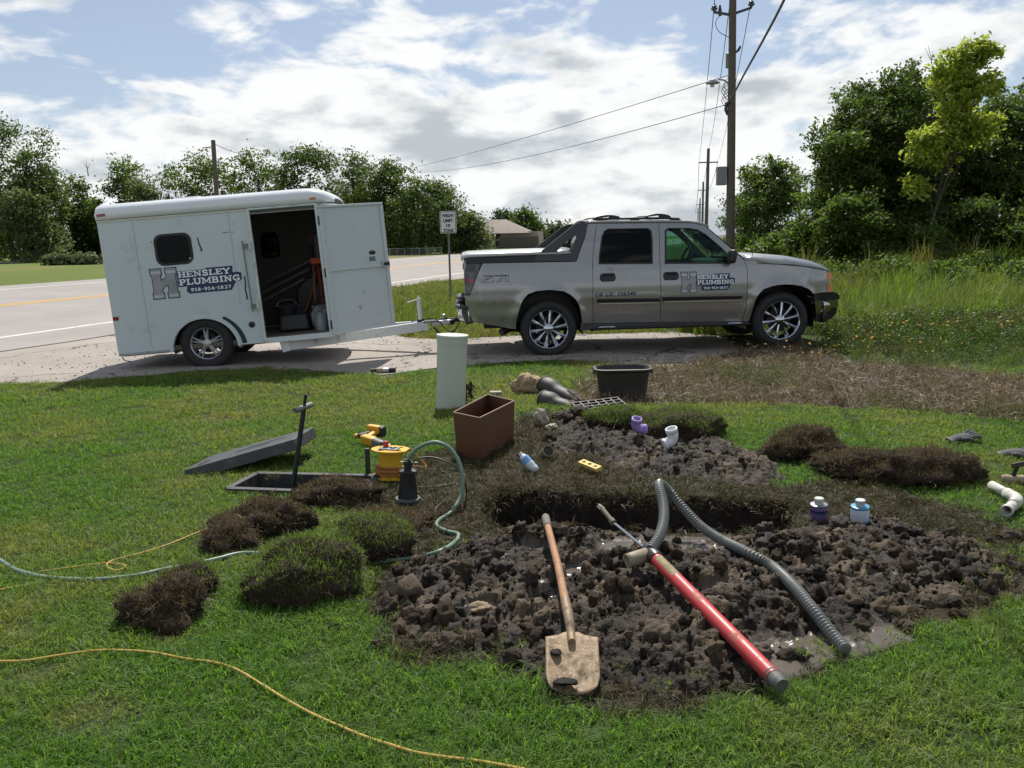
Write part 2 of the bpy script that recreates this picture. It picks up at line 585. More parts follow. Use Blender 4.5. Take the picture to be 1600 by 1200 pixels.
def axis(lo, hi, step, a, b, ratio):
    c = list(np.arange(lo, hi + 1e-6, step))
    s = step; v = hi
    while v < b:
        s *= ratio; v += s; c.append(v)
    s = step; v = lo; left = []
    while v > a:
        s *= ratio; v -= s; left.append(v)
    return np.array(list(reversed(left)) + c)
ax = axis(-2.6, 3.6, 0.03, -900, 900, 1.09)
ay = axis(2.2, 7.6, 0.03, -60, 2200, 1.07)
GX, GY = np.meshgrid(ax, ay)
GZ = terrain(GX, GY)
nx_, ny_ = len(ax), len(ay)
gv = np.stack([GX.ravel(), GY.ravel(), GZ.ravel()], 1)
ii = np.arange(nx_ * ny_).reshape(ny_, nx_)
gf = np.stack([ii[:-1, :-1].ravel(), ii[:-1, 1:].ravel(), ii[1:, 1:].ravel(), ii[1:, :-1].ravel()], 1)

def M_ground():
    m = bpy.data.materials.new('ground_soil_and_turf')
    m.use_nodes = True
    nt = m.node_tree
    b = nt.nodes['Principled BSDF']
    b.inputs['Roughness'].default_value = 0.95
    b.inputs['Specular IOR Level'].default_value = 0.1
    at = nt.nodes.new('ShaderNodeAttribute'); at.attribute_name = 'soil'
    t = nt.nodes.new('ShaderNodeTexCoord')
    n = nt.nodes.new('ShaderNodeTexNoise'); n.inputs['Scale'].default_value = 9; n.inputs['Detail'].default_value = 9; n.inputs['Roughness'].default_value = 0.7
    nt.links.new(t.outputs['Object'], n.inputs['Vector'])
    rp = nt.nodes.new('ShaderNodeMapRange'); rp.inputs['From Min'].default_value = 0.3; rp.inputs['From Max'].default_value = 0.7
    rp.inputs['To Min'].default_value = 0.6; rp.inputs['To Max'].default_value = 1.4
    nt.links.new(n.outputs[0], rp.inputs['Value'])
    vm = nt.nodes.new('ShaderNodeVectorMath'); vm.operation = 'SCALE'
    nt.links.new(at.outputs['Color'], vm.inputs[0]); nt.links.new(rp.outputs[0], vm.inputs['Scale'])
    nt.links.new(vm.outputs[0], b.inputs['Base Color'])
    bp = nt.nodes.new('ShaderNodeBump'); bp.inputs['Strength'].default_value = 0.8; bp.inputs['Distance'].default_value = 0.03
    n2 = nt.nodes.new('ShaderNodeTexNoise'); n2.inputs['Scale'].default_value = 45; n2.inputs['Detail'].default_value = 6
    nt.links.new(t.outputs['Object'], n2.inputs['Vector'])
    nt.links.new(n2.outputs[0], bp.inputs['Height']); nt.links.new(bp.outputs[0], b.inputs['Normal'])
    return m
ground = np_mesh('ground', gv, gf, M_ground(), smooth=True)
ground['kind'] = 'structure'
def zones(x, y):
    """0 lawn, 1 gravel drive, 2 dead brown patch, 3 mud, 4 pit or vault, 5 trampled dirty grass, 6 road, 7 tall weeds, 8 verge, 9 far field"""
    x = np.asarray(x, float); y = np.asarray(y, float)
    wx = x + 0.22 * (fbm(x * 2.3, y * 2.3, 41, 3) - 0.5) * 1.6; wy = y + 0.22 * (fbm(x * 2.3, y * 2.3, 42, 3) - 0.5) * 1.6
    z = np.zeros(x.shape, int)
    d = road_d(x, y)
    z[(y > 12.3) & (d < -1.9)] = 8
    z[(x > 3.0 + 0.3 * np.sin(y)) & (y > 12.2) & (d < -5)] = 7
    z[(x > 2.6) & (y > 10.2 - 0.03 * x) & (d < -5)] = 7
    z[inside(DRIVE, wx, wy)] = 1
    z[inside(DIRTY, wx, wy)] = 5
    z[(z == 0) & (edge_dist(MUD, wx, wy) < .16 * fbm(x * 5, y * 5, 47, 3) ** 1.2 + .02) & (y < 5)] = 5
    z[inside(BROWN, wx, wy)] = 2
    mx = x + .16 * (fbm(x * 4, y * 4, 61, 3) - .5); my = y + .16 * (fbm(x * 4, y * 4, 62, 3) - .5)
    z[inside(MUD, mx, my) | inside(MUD2, mx, my)] = 3
    z[inside(PIT, x, y) | inside(VAULT, x, y)] = 4
    z[(d > -1.9) & (d < 11)] = 6
    z[d >= 11] = 9
    return z
gzone = zones(GX.ravel(), GY.ravel())
pal = {0: (0.045, 0.062, 0.022), 1: (0.21, 0.19, 0.165), 2: (0.105, 0.078, 0.056), 3: (0.045, 0.036, 0.029), 4: (0.028, 0.022, 0.018), 5: (0.042, 0.036, 0.022),
       6: (0.2, 0.19, 0.18), 7: (0.05, 0.065, 0.02), 8: (0.075, 0.10, 0.028), 9: (0.13, 0.165, 0.042)}
gcol = np.ones((len(gv), 4), np.float32)
for k, c in pal.items():
    gcol[gzone == k, :3] = c
big_n = fbm(GX.ravel() * 0.12, GY.ravel() * 0.05, 77, 4)
far = gzone == 9
gcol[far, :3] *= (0.75 + 0.5 * big_n[far])[:, None]
dry = far & (big_n > 0.56)
gcol[dry, :3] = np.array((0.17, 0.16, 0.06))
att = ground.data.color_attributes.new('soil', 'FLOAT_COLOR', 'POINT')
att.data.foreach_set('color', gcol.ravel())

# ------------------------------------------------------------------ gravel drive (sheet a little above the soil)
def M_gravel(name, c1, c2, c3, pscale, crack=False):
    m = bpy.data.materials.new(name)
    m.use_nodes = True
    nt = m.node_tree
    b = nt.nodes['Principled BSDF']; b.inputs['Roughness'].default_value = 0.9; b.inputs['Specular IOR Level'].default_value = 0.25
    t = nt.nodes.new('ShaderNodeTexCoord')
    def tex(kind, scale, **kw):
        n = nt.nodes.new(kind); n.inputs['Scale'].default_value = scale
        for k, v in kw.items():
            n.inputs[k].default_value = v
        nt.links.new(t.outputs['Object'], n.inputs['Vector'])
        return n
    n1 = tex('ShaderNodeTexNoise', 0.5, Detail=7.0, Roughness=0.65)
    n2 = tex('ShaderNodeTexNoise', pscale, Detail=6.0, Roughness=0.8)
    vo = tex('ShaderNodeTexVoronoi', pscale * 0.45)
    r1 = nt.nodes.new('ShaderNodeMapRange'); r1.inputs['From Min'].default_value = 0.35; r1.inputs['From Max'].default_value = 0.65
    nt.links.new(n1.outputs[0], r1.inputs['Value'])
    a = nt.nodes.new('ShaderNodeMix'); a.data_type = 'RGBA'; a.inputs['A'].default_value = (*c1, 1); a.inputs['B'].default_value = (*c2, 1)
    nt.links.new(r1.outputs[0], a.inputs['Factor'])
    r2 = nt.nodes.new('ShaderNodeMapRange'); r2.inputs['From Min'].default_value = 0.56; r2.inputs['From Max'].default_value = 0.72
    nt.links.new(n2.outputs[0], r2.inputs['Value'])
    c = nt.nodes.new('ShaderNodeMix'); c.data_type = 'RGBA'; c.inputs['B'].default_value = (*c3, 1)
    nt.links.new(a.outputs['Result'], c.inputs['A']); nt.links.new(r2.outputs[0], c.inputs['Factor'])
    out = c.outputs['Result']
    if crack:
        v2 = nt.nodes.new('ShaderNodeTexVoronoi'); v2.feature = 'DISTANCE_TO_EDGE'; v2.inputs['Scale'].default_value = 0.33
        wv = nt.nodes.new('ShaderNodeVectorMath'); wv.operation = 'ADD'
        nz = tex('ShaderNodeTexNoise', 1.3, Detail=5.0)
        sc = nt.nodes.new('ShaderNodeVectorMath'); sc.operation = 'SCALE'; sc.inputs['Scale'].default_value = 1.2
        nt.links.new(nz.outputs['Color'], sc.inputs[0]); nt.links.new(t.outputs['Object'], wv.inputs[0]); nt.links.new(sc.outputs[0], wv.inputs[1])
        nt.links.new(wv.outputs[0], v2.inputs['Vector'])
        r3 = nt.nodes.new('ShaderNodeMapRange'); r3.inputs['From Min'].default_value = 0.003; r3.inputs['From Max'].default_value = 0.010
        nt.links.new(v2.outputs['Distance'], r3.inputs['Value'])
        c4 = nt.nodes.new('ShaderNodeMix'); c4.data_type = 'RGBA'; c4.inputs['A'].default_value = (0.10, 0.09, 0.075, 1)
        nt.links.new(r3.outputs[0], c4.inputs['Factor']); nt.links.new(out, c4.inputs['B'])
        out = c4.outputs['Result']
    nt.links.new(out, b.inputs['Base Color'])
    bp = nt.nodes.new('ShaderNodeBump'); bp.inputs['Strength'].default_value = 0.5; bp.inputs['Distance'].default_value = 0.012
    nt.links.new(vo.outputs['Distance'], bp.inputs['Height']); nt.links.new(bp.outputs[0], b.inputs['Normal'])
    MATS[name] = m
    return m
gravel_mat = M_gravel('pale_gravel_drive', (0.35, 0.31, 0.275), (0.265, 0.235, 0.21), (0.15, 0.135, 0.12), 38, crack=True)
asphalt_mat = M_gravel('worn_asphalt', (0.325, 0.298, 0.278), (0.275, 0.253, 0.238), (0.23, 0.21, 0.2), 30, crack=False)
def sheet(name, poly, step, dz, mat, wob=0.0):
    """flat sheet that follows the terrain, cut to an outline"""
    outer = resample(poly, step)
    if wob:
        outer = [(x + wob * (float(vnoise(x * 5, y * 5, 8)) - 0.5) * 2, y + wob * (float(vnoise(x * 5, y * 5, 9)) - 0.5) * 2) for x, y in outer]
    pts = [Vector(p) for p in outer]
    edges = [(i, (i + 1) % len(outer)) for i in range(len(outer))]
    xs = [p[0] for p in outer]; ys = [p[1] for p in outer]
    X, Y = np.meshgrid(np.arange(min(xs), max(xs), step), np.arange(min(ys), max(ys), step))
    X = X.ravel(); Y = Y.ravel()
    ok = inside(outer, X, Y) & (edge_dist(outer, X, Y) > step * 0.4)
    pts += [Vector((a, b)) for a, b in zip(X[ok], Y[ok])]
    r = delaunay_2d_cdt(pts, edges, [], 0, 1e-5)
    V = np.array([(v.x, v.y) for v in r[0]]); Fc = np.array([f for f in r[2] if len(f) == 3])
    cx = V[Fc].mean(1)
    Fc = Fc[inside(outer, cx[:, 0], cx[:, 1])]
    A = V[Fc]
    cr = (A[:, 1, 0] - A[:, 0, 0]) * (A[:, 2, 1] - A[:, 0, 1]) - (A[:, 1, 1] - A[:, 0, 1]) * (A[:, 2, 0] - A[:, 0, 0])
    Fc[cr < 0] = Fc[cr < 0][:, ::-1]
    Z = terrain(V[:, 0], V[:, 1], pit=False) + dz
    o = np_mesh(name, np.column_stack([V, Z]), Fc, mat, smooth=True)
    o['kind'] = 'structure'
    return o
drive = sheet('gravel_drive', DRIVE, 0.25, 0.012, gravel_mat, 0.12)

# ------------------------------------------------------------------ road with its painted lines
def strip(name, d0, d1, s0, s1, ds, dz, mat, nd=2, jitter=0.0):
    ss = np.arange(s0, s1 + ds, ds); dd = np.linspace(d0, d1, nd)
    S, D = np.meshgrid(ss, dd)
    if jitter:
        D = D + np.where(D == d0, 1, 0) * jitter * (fbm(S * 0.7, S * 0 + 3, 5, 4) - 0.5)
    X = RD_O[0] + RD_T[0] * S + RD_N[0] * D; Y = RD_O[1] + RD_T[1] * S + RD_N[1] * D
    Z = terrain(X, Y, pit=False) + dz
    n, k = len(ss), len(dd)
    idx = np.arange(n * k).reshape(k, n)
    fc = np.stack([idx[:-1, :-1].ravel(), idx[1:, :-1].ravel(), idx[1:, 1:].ravel(), idx[:-1, 1:].ravel()], 1)[:, ::-1]
    o = np_mesh(name, np.stack([X.ravel(), Y.ravel(), Z.ravel()], 1), fc, mat, smooth=True)
    return o
road = strip('road', -1.9, 11.0, -45, 420, 0.8, 0.024, asphalt_mat, 14, 0.5)
road['kind'] = 'structure'
white_line = M('road_paint_white', (0.62, 0.6, 0.56), 0.8, var=0.12, vscale=3, dirt=(0.3, 0.28, 0.26), damt=0.35, dscale=7)
yellow_line = M('road_paint_yellow', (0.62, 0.34, 0.05), 0.8, var=0.12, vscale=3, dirt=(0.33, 0.26, 0.17), damt=0.3, dscale=7)
for d0, d1, mt in ((-0.06, 0.08, white_line), (5.02, 5.15, yellow_line), (5.3, 5.43, yellow_line), (9.55, 9.67, white_line)):
    ln = strip('edge_line' if mt is white_line else 'centre_line', d0, d1, -45, 420, 0.8, 0.029, mt)
    ln.parent = road
# pale path crossing the far lawn
path_poly = [tuple(G(-200, 424)[:2]), tuple(G(330, 417)[:2]), tuple(G(330, 414.5)[:2]), tuple(G(-200, 421)[:2])]
far_path = sheet('far_path', path_poly, 4.0, 0.03, M('pale_concrete', (0.42, 0.40, 0.36), 0.9))
# ================================================================== lettering
SLAB = {}
def _g(ch, w, *strokes):
    SLAB[ch] = (w, strokes)
t_, s_ = 0.23, 0.15        # stem and serif weights; strokes are (points, weight)
def ser(x, y, hw=0.2):
    return ([(x - hw, y), (x + hw, y)], s_)
lo, hi_ = s_ / 2, 1 - s_ / 2
def arc(cx, cy, rx, ry, a0, a1, n=9):
    return [(cx + rx * math.cos(R(a0 + (a1 - a0) * k / n)), cy + ry * math.sin(R(a0 + (a1 - a0) * k / n))) for k in range(n + 1)]
_g('H', .92, ([(.2, 0), (.2, 1)], t_), ([(.72, 0), (.72, 1)], t_), ([(.2, .5), (.72, .5)], s_), ser(.2, lo), ser(.2, hi_), ser(.72, lo), ser(.72, hi_))
_g('E', .82, ([(.22, 0), (.22, 1)], t_), ([(.02, hi_), (.76, hi_)], s_), ([(.02, lo), (.78, lo)], s_), ([(.22, .5), (.58, .5)], s_), ([(.72, .7), (.72, 1)], s_), ([(.73, 0), (.73, .3)], s_), ([(.57, .38), (.57, .62)], .1))
_g('N', .95, ([(.2, 0), (.2, 1)], .15), ([(.76, 0), (.76, 1)], .15), ([(.18, .95), (.78, .05)], .21), ser(.2, lo, .17), ser(.14, hi_, .14), ser(.76, hi_, .18))
_g('S', .78, (arc(.4, .73, .24, .2, 20, 180) + arc(.4, .5, .1, .03, 180, 180, 1) + arc(.38, .28, .26, .22, 80, -160), .19), ([(.64, .68), (.64, 1)], .1), ([(.1, 0), (.1, .3)], .1))
_g('L', .76, ([(.22, 0), (.22, 1)], t_), ser(.22, hi_), ([(.02, lo), (.72, lo)], s_), ([(.68, 0), (.68, .36)], s_))
_g('Y', .88, ([(.12, 1), (.44, .46)], .19), ([(.76, 1), (.44, .46)], .19), ([(.44, .5), (.44, 0)], t_), ser(.14, hi_, .15), ser(.74, hi_, .15), ser(.44, lo))
_g('P', .82, ([(.22, 0), (.22, 1)], t_), ser(.22, lo), ([(.02, hi_), (.5, hi_)], s_), (arc(.46, .7, .22, .235, 90, -90), .18), ([(.46, .46), (.2, .46)], s_))
_g('U', .92, (([(.2, 1), (.2, .32)] + arc(.46, .32, .26, .24, 180, 360) + [(.72, 1)]), .19), ser(.2, hi_, .18), ser(.72, hi_, .18))
_g('M', 1.1, ([(.18, 0), (.18, 1)], .15), ([(.92, 0), (.92, 1)], .17), ([(.2, .97), (.55, .22)], .19), ([(.9, .97), (.55, .22)], .16), ser(.18, lo, .17), ser(.92, lo, .17), ser(.13, hi_, .12), ser(.97, hi_, .12))
_g('B', .86, ([(.22, 0), (.22, 1)], t_), ([(.02, hi_), (.5, hi_)], s_), ([(.02, lo), (.5, lo)], s_), ([(.22, .52), (.5, .52)], s_), (arc(.48, .74, .19, .2, 90, -90), .17), (arc(.48, .28, .23, .22, 90, -90), .18))
_g('I', .5, ([(.25, 0), (.25, 1)], t_), ser(.25, lo), ser(.25, hi_))
_g('G', .9, (arc(.47, .5, .33, .41, 40, 325), .19), ([(.48, .42), (.86, .42)], s_), ([(.74, .42), (.74, .02)], .17), ([(.74, .66), (.74, .98)], .1))
_g('-', .5, ([(.1, .48), (.42, .48)], .18))
_g('9', .75, (arc(.38, .68, .22, .22, 0, 360, 14), .17), ([(.6, .68), (.54, .28), (.34, .08), (.14, .1)], .17))
_g('1', .56, ([(.3, 0), (.3, 1)], .2), ser(.3, lo, .22), ([(.06, .82), (.3, .93)], .13))
_g('8', .75, (arc(.38, .74, .18, .17, 0, 360, 14), .16), (arc(.38, .28, .23, .2, 0, 360, 14), .17))
_g('4', .78, ([(.55, 0), (.55, 1)], .19), ([(.52, .95), (.08, .34)], .14), ([(.06, .3), (.74, .3)], s_), ser(.55, lo, .18))
_g('3', .72, (arc(.34, .73, .2, .19, 150, -80), .16), (arc(.34, .28, .24, .2, 80, -150), .17))
_g('7', .7, ([(.06, hi_), (.66, hi_)], s_), ([(.6, .92), (.3, 0)], .2), ([(.09, .74), (.09, 1)], .1))

def ribbon(pts, w):
    """flat band along a 2-D line"""
    pts = [Vector(p) for p in pts]
    pts = [p for i, p in enumerate(pts) if i == 0 or (p - pts[i - 1]).length > 1e-5]
    L, Rr = [], []
    for i, p in enumerate(pts):
        a = (p - pts[i - 1]).normalized() if i > 0 else None
        b = (pts[i + 1] - p).normalized() if i < len(pts) - 1 else None
        if a is None: a = b
        if b is None: b = a
        m = (a + b)
        m = m.normalized() if m.length > 1e-5 else a
        n = Vector((-m.y, m.x))
        k = min(1.6, 1 / max(0.35, m.dot(a)))
        L.append(p + n * w / 2 * k); Rr.append(p - n * w / 2 * k)
    return L, Rr
def slab_text(text, fn, x0, z0, h, width, name, mat, parent, off=0.003, shear=0.0):
    """slab-serif lettering laid on the surface fn, cap height h, fitted to a width"""
    tot = sum(SLAB[c][0] for c in text)
    sx = width / tot
    vs, fs = [], []
    x = 0.0
    k = 0
    for ch in text:
        w, strokes = SLAB[ch]
        for pts, wt_ in strokes:
            asp = sx / h
            # draw in real units so that weights stay even
            P2 = [((x + px) * sx, pz * h) for px, pz in pts]
            horiz = abs(pts[0][1] - pts[-1][1]) < 0.02 and len(pts) == 2
            wreal = wt_ * 1.08 * (h if horiz else (sx + h) / 2)
            L, Rr = ribbon(P2, wreal)
            b = len(vs)
            o = off + 0.00025 * (k % 7)
            k += 1
            for a_, c_ in zip(L, Rr):
                for q in (a_, c_):
                    vs.append(fn(x0 + q.x + shear * q.y, z0 + q.y, o))
            for i in range(len(L) - 1):
                fs.append((b + 2 * i, b + 2 * i + 1, b + 2 * i + 3, b + 2 * i + 2))
        x += w
    return mesh_obj(name, vs, fs, mat, parent)
def flat_shape(poly, fn, name, mat, parent, off, step=0.03):
    """thin printed shape laid on a surface"""
    outer = resample(poly, step)
    pts = [Vector(p) for p in outer]
    edges = [(i, (i + 1) % len(outer)) for i in range(len(outer))]
    xs = [p[0] for p in outer]; ys = [p[1] for p in outer]
    X, Y = np.meshgrid(np.arange(min(xs), max(xs), step * 2), np.arange(min(ys), max(ys), step * 2))
    X = X.ravel(); Y = Y.ravel()
    ok = inside(outer, X, Y) & (edge_dist(outer, X, Y) > step * 0.5)
    pts += [Vector((a, b)) for a, b in zip(X[ok], Y[ok])]
    r = delaunay_2d_cdt(pts, edges, [], 0, 1e-6)
    fs = []
    for f in r[2]:
        c = sum((r[0][i] for i in f), Vector((0, 0))) / len(f)
        if inside(outer, np.array([c.x]), np.array([c.y]))[0]:
            fs.append(tuple(f))
    return mesh_obj(name, [fn(v.x, v.y, off) for v in r[0]], fs, mat, parent)
def plain_text(text, fn, x0, z0, h, width, name, mat, parent, off=0.003, bold=0.03, spacing=1.0):
    cu = bpy.data.curves.new('lettering', 'FONT')
    cu.body = text
    cu.offset = bold
    cu.resolution_u = 3
    cu.space_character = spacing
    tmp = bpy.data.objects.new('lettering_source', cu)
    COL.objects.link(tmp)
    dg = bpy.context.evaluated_depsgraph_get()
    me = bpy.data.meshes.new_from_object(tmp.evaluated_get(dg))
    co = np.array([v.co[:] for v in me.vertices])
    mn, mx = co.min(0), co.max(0)
    for v, c in zip(me.vertices, co):
        v.co = fn(x0 + (c[0] - mn[0]) / (mx[0] - mn[0]) * width, z0 + (c[1] - mn[1]) / (mx[1] - mn[1]) * h, off)
    bpy.data.objects.remove(tmp, do_unlink=True)
    bpy.data.curves.remove(cu)
    me.name = name
    me.materials.clear()
    return link_mesh(name, me, mat, parent)

navy_print = M('navy_print', (0.014, 0.026, 0.095), 0.45, var=0.1)
silver_print = M('silver_print', (0.82, 0.83, 0.84), 0.45, var=0.06)
blue_letter = M('blue_lettering', (0.013, 0.020, 0.085), 0.45)
steel_print = M('grey_steel_print', (0.30, 0.305, 0.315), 0.4, var=0.5, vscale=6)
light_steel_print = M('light_steel_print', (0.5, 0.505, 0.515), 0.4, var=0.25, vscale=9)
def company_decal(fn, parent, x0, z0, w, h, sl=0.0):
    """printed firm sign: H emblem, two lines of slab lettering and a phone number"""
    root = bpy.data.objects.new('logo_decal', None)
    COL.objects.link(root)
    root.parent = parent
    def T(u, v, o=0.0):
        return fn(x0 + u * w + sl * v * h, z0 + v * h, o)
    H = [(0, .80), (0, 1), (.12, 1), (.12, .80), (.105, .78), (.105, .60), (.14, .64), (.175, .72), (.175, .80), (.165, .82), (.165, 1), (.285, 1), (.285, .82), (.27, .80),
         (.27, .2), (.285, .18), (.285, 0), (.165, 0), (.165, .18), (.18, .2), (.18, .46), (.14, .40), (.105, .28), (.105, .2), (.12, .18), (.12, 0), (0, 0), (0, .18), (.015, .2), (.015, .78)]
    def grow(poly, d, asp):
        out = []
        n = len(poly)
        ar = sum(poly[i][0] * poly[(i + 1) % n][1] - poly[(i + 1) % n][0] * poly[i][1] for i in range(n))
        sg = 1 if ar > 0 else -1
        for i in range(n):
            p = Vector((poly[i][0] * asp, poly[i][1])); a = Vector((poly[i - 1][0] * asp, poly[i - 1][1])); b = Vector((poly[(i + 1) % n][0] * asp, poly[(i + 1) % n][1]))
            n1 = Vector(((p - a).y, -(p - a).x)).normalized(); n2 = Vector(((b - p).y, -(b - p).x)).normalized()
            m = (n1 + n2)
            m = m / max(0.4, m.length ** 2 / 2) if m.length > 1e-4 else n1
            q = p + m * d * sg
            out.append((q.x / asp, q.y))
        return out
    asp = w / h
    flat_shape(grow(H, 0.028, asp), lambda u, v, o: T(u, v, o), 'emblem_outline', navy_print, root, 0.0025, 0.05)
    flat_shape(H, lambda u, v, o: T(u, v, o), 'emblem', steel_print, root, 0.0042, 0.05)
    for u0, v0 in ((0.008, .83), (.173, .83), (.008, .03), (.173, .03)):
        flat_shape([(u0, v0), (u0 + .104, v0), (u0 + .104, v0 + .09), (u0, v0 + .09)], lambda u, v, o: T(u, v, o), 'emblem_cap', light_steel_print, root, 0.0052, 0.06)
    plate = [(.285, .86), (.60, .86), (.615, .90), (.915, .90), (.905, .68), (.965, .68), (1.0, .64), (1.0, .44), (.975, .36), (.93, .36), (.87, .08), (.40, .08), (.37, .17), (.385, .33), (.285, .33)]
    flat_shape(plate, lambda u, v, o: T(u, v, o), 'lettering_plate', navy_print, root, 0.0030, 0.05)
    F2 = lambda a, b, o: T(a, b, o)
    def line(txt, u, v, hh, ww):
        slab_text(txt, lambda X, Z, o: T(X / w, Z / h, o), u * w, v * h, hh * h, ww * w, 'lettering', silver_print, root, 0.0045)
    line('HENSLEY', .298, .645, .195, .585)
    line('PLUMBING', .298, .38, .205, .685)
    line('918-914-1837', .415, .145, .115, .455)
    return root

# ================================================================== wheels
def make_wheel(parent, loc, side, r, width, rr, spokes, rim_mat, spoke_mat, style):
    """wheel about the y axis; side -1 faces -y"""
    w = bpy.data.objects.new('wheel', None)
    COL.objects.link(w)
    w.parent = parent
    w.location = loc
    ax_m = Matrix.Rotation(R(90 if side < 0 else -90), 4, 'X')     # z of the lathe points outwards
    hw = width / 2
    t = MB().lathe([(rr * .97, -hw * .8), (rr * 1.06, -hw), (r * .9, -hw), (r * .975, -hw * .82), (r, -hw * .55), (r, hw * .55), (r * .975, hw * .82), (r * .93, hw * .97), (r * .84, hw * 1.03), (rr * 1.12, hw * 1.02), (rr * 1.02, hw * .9), (rr * .97, hw * .7)], 56, ax_m, close=True)
    # tread blocks
    for k in range(56):
        a = 2 * math.pi * k / 56
        for off, sh in ((-.5, 0), (0, .5), (.5, 0)):
            aa = a + sh * math.pi / 28
            m = ax_m @ Matrix.Rotation(aa, 4, 'Z') @ Matrix.Translation((r + .001, 0, off * hw)) @ Matrix.Rotation(R(12), 4, 'X')
            t.box((0, 0, 0), (.014, r * .085, hw * .42), m)
    t.build('tyre', rubber, w)
    MB().lathe([(rr * .96, -hw * .75), (rr * .9, -hw * .4), (rr * .88, hw * .35), (rr * .965, hw * .62), (rr * 1.0, hw * .86), (rr * 1.015, hw * .93), (rr * 1.0, hw * .98), (rr * .965, hw * .93), (rr * .93, hw * .7), (rr * .87, hw * .3), (rr * .86, -hw * .4), (rr * .93, -hw * .75)], 48, ax_m, close=True).build('rim', rim_mat, w)
    MB().lathe([(0, hw * .12), (rr * .62, hw * .12), (rr * .62, hw * .02), (0, hw * .02)], 32, ax_m).build('brake_disc', dark_metal, w)
    face = hw * (.62 if style == 'deep' else .78)
    for k in range(spokes):
        if style == 'pair':
            a = 2 * math.pi * (k // 2) / (spokes // 2) + (0.13 if k % 2 else -0.13) + R(18)
            w0, w1 = rr * .16, rr * .10
        else:
            a = 2 * math.pi * k / spokes + R(9)
            w0, w1 = rr * .07, rr * .20
        s = MB()
        c, sn = math.cos(a), math.sin(a)
        r0, r1 = rr * .16, rr * .93
        mid = (r0 + r1) / 2
        def pt(rad, lat, h):
            return (c * rad - sn * lat, sn * rad + c * lat, h)
        secs = [(r0, w0, face, .03), (mid, (w0 + w1) / 2 * .9, face * 1.04, .022), (r1, w1, face * .84, .022)]
        vs = []
        for rad, wd, h, th in secs:
            vs += [pt(rad, -wd / 2, h - .01), pt(rad, 0, h + .004), pt(rad, wd / 2, h - .01), pt(rad, wd / 2, h - th), pt(rad, -wd / 2, h - th)]
        fs = []
        for j in range(2):
            for i in range(5):
                k2 = (i + 1) % 5
                fs.append((j * 5 + i, j * 5 + k2, (j + 1) * 5 + k2, (j + 1) * 5 + i))
        fs += [(4, 3, 2, 1, 0), (10, 11, 12, 13, 14)]
        s.add(vs, fs, ax_m)
        s.build('spoke', spoke_mat, w)
    MB().lathe([(rr * .26, face * .5), (rr * .25, face * 1.0), (rr * .18, face * 1.1), (rr * .15, face * 1.18), (0, face * 1.2)], 24, ax_m).build('hub_cap', rim_mat, w)
    return w

# ================================================================== pickup truck
paint = M('pewter_paint', (0.30, 0.30, 0.295), 0.27, 0.65, var=0.05, coat=0.6, spec=0.5, dirt=(0.2, 0.185, 0.165), damt=0.05, dscale=1.7)
clad = M('grey_cladding', (0.045, 0.046, 0.05), 0.55, var=0.15)
trim_black = M('black_trim', (0.012, 0.012, 0.013), 0.45)
chrome_dark = M('smoked_chrome', (0.5, 0.52, 0.55), 0.1, 1.0, var=0.05)
wheel_chrome = M('wheel_chrome', (0.55, 0.56, 0.58), 0.14, 1.0, var=0.15, vscale=9)
dark_chrome = M('bumper_chrome', (0.42, 0.42, 0.42), 0.12, 1.0, var=0.1)
amber = M('amber_lens', (0.6, 0.14, 0.012), 0.2, var=0.1, coat=0.5)
red_lens = M('red_lens', (0.28, 0.012, 0.012), 0.2, var=0.1, coat=0.5)
smoke_lens = M('smoked_lens', (0.05, 0.045, 0.045), 0.15, var=0.3, coat=0.6)
glass_dark = M_glass('tinted_glass', (0.035, 0.045, 0.045))
glass_clear = M_glass('green_glass', (0.55, 0.72, 0.64))
interior = M('dark_interior', (0.035, 0.034, 0.033), 0.85, var=0.2)
interior_grey = M('grey_interior', (0.14, 0.135, 0.125), 0.8, var=0.15)

TY, TP = R(2.5), R(0.2)
truck = thing('pickup_truck', 'silver four-door pickup truck hitched to the white trailer', 'truck',
              (0.53 - math.sin(TY) * 1.0, 12.0 + math.cos(TY) * 1.0, 0.0), (0, -TP, TY))
_wz = [(0, .90), (.45, .95), (.6, .985), (.8, 1.0), (1.0, 1.0), (1.2, .975), (1.33, .94), (1.6, .86), (1.85, .76), (2.2, .6)]
def half_w(x, z):
    for (a, b), (c, d) in zip(_wz, _wz[1:]):
        if z <= c:
            w = b + (d - b) * max(0, z - a) / (c - a)
            break
    else:
        w = .6
    # smooth the polyline a little and draw in the ends in plan
    w += 0.012 * math.exp(-((z - .93) / .16) ** 2)
    if x > 3.5:
        w -= 0.16 * ((x - 3.5) / .7) ** 2
    if x < -.9:
        w -= 0.10 * ((-.9 - x) / .4) ** 2
    # flared arches
    for hx, hz in ((0.01, .40), (3.35, .42)):
        rr_ = math.hypot(x - hx, z - hz)
        w += 0.03 * math.exp(-((rr_ - .5) / .07) ** 2)
    # crease along the flank
    w += 0.010 * math.exp(-((z - .80) / .03) ** 2)
    return w
def flank(sgn):
    def fn(x, z, off=0.0):
        return Vector((x, sgn * (half_w(x, z) + off), z))
    return fn
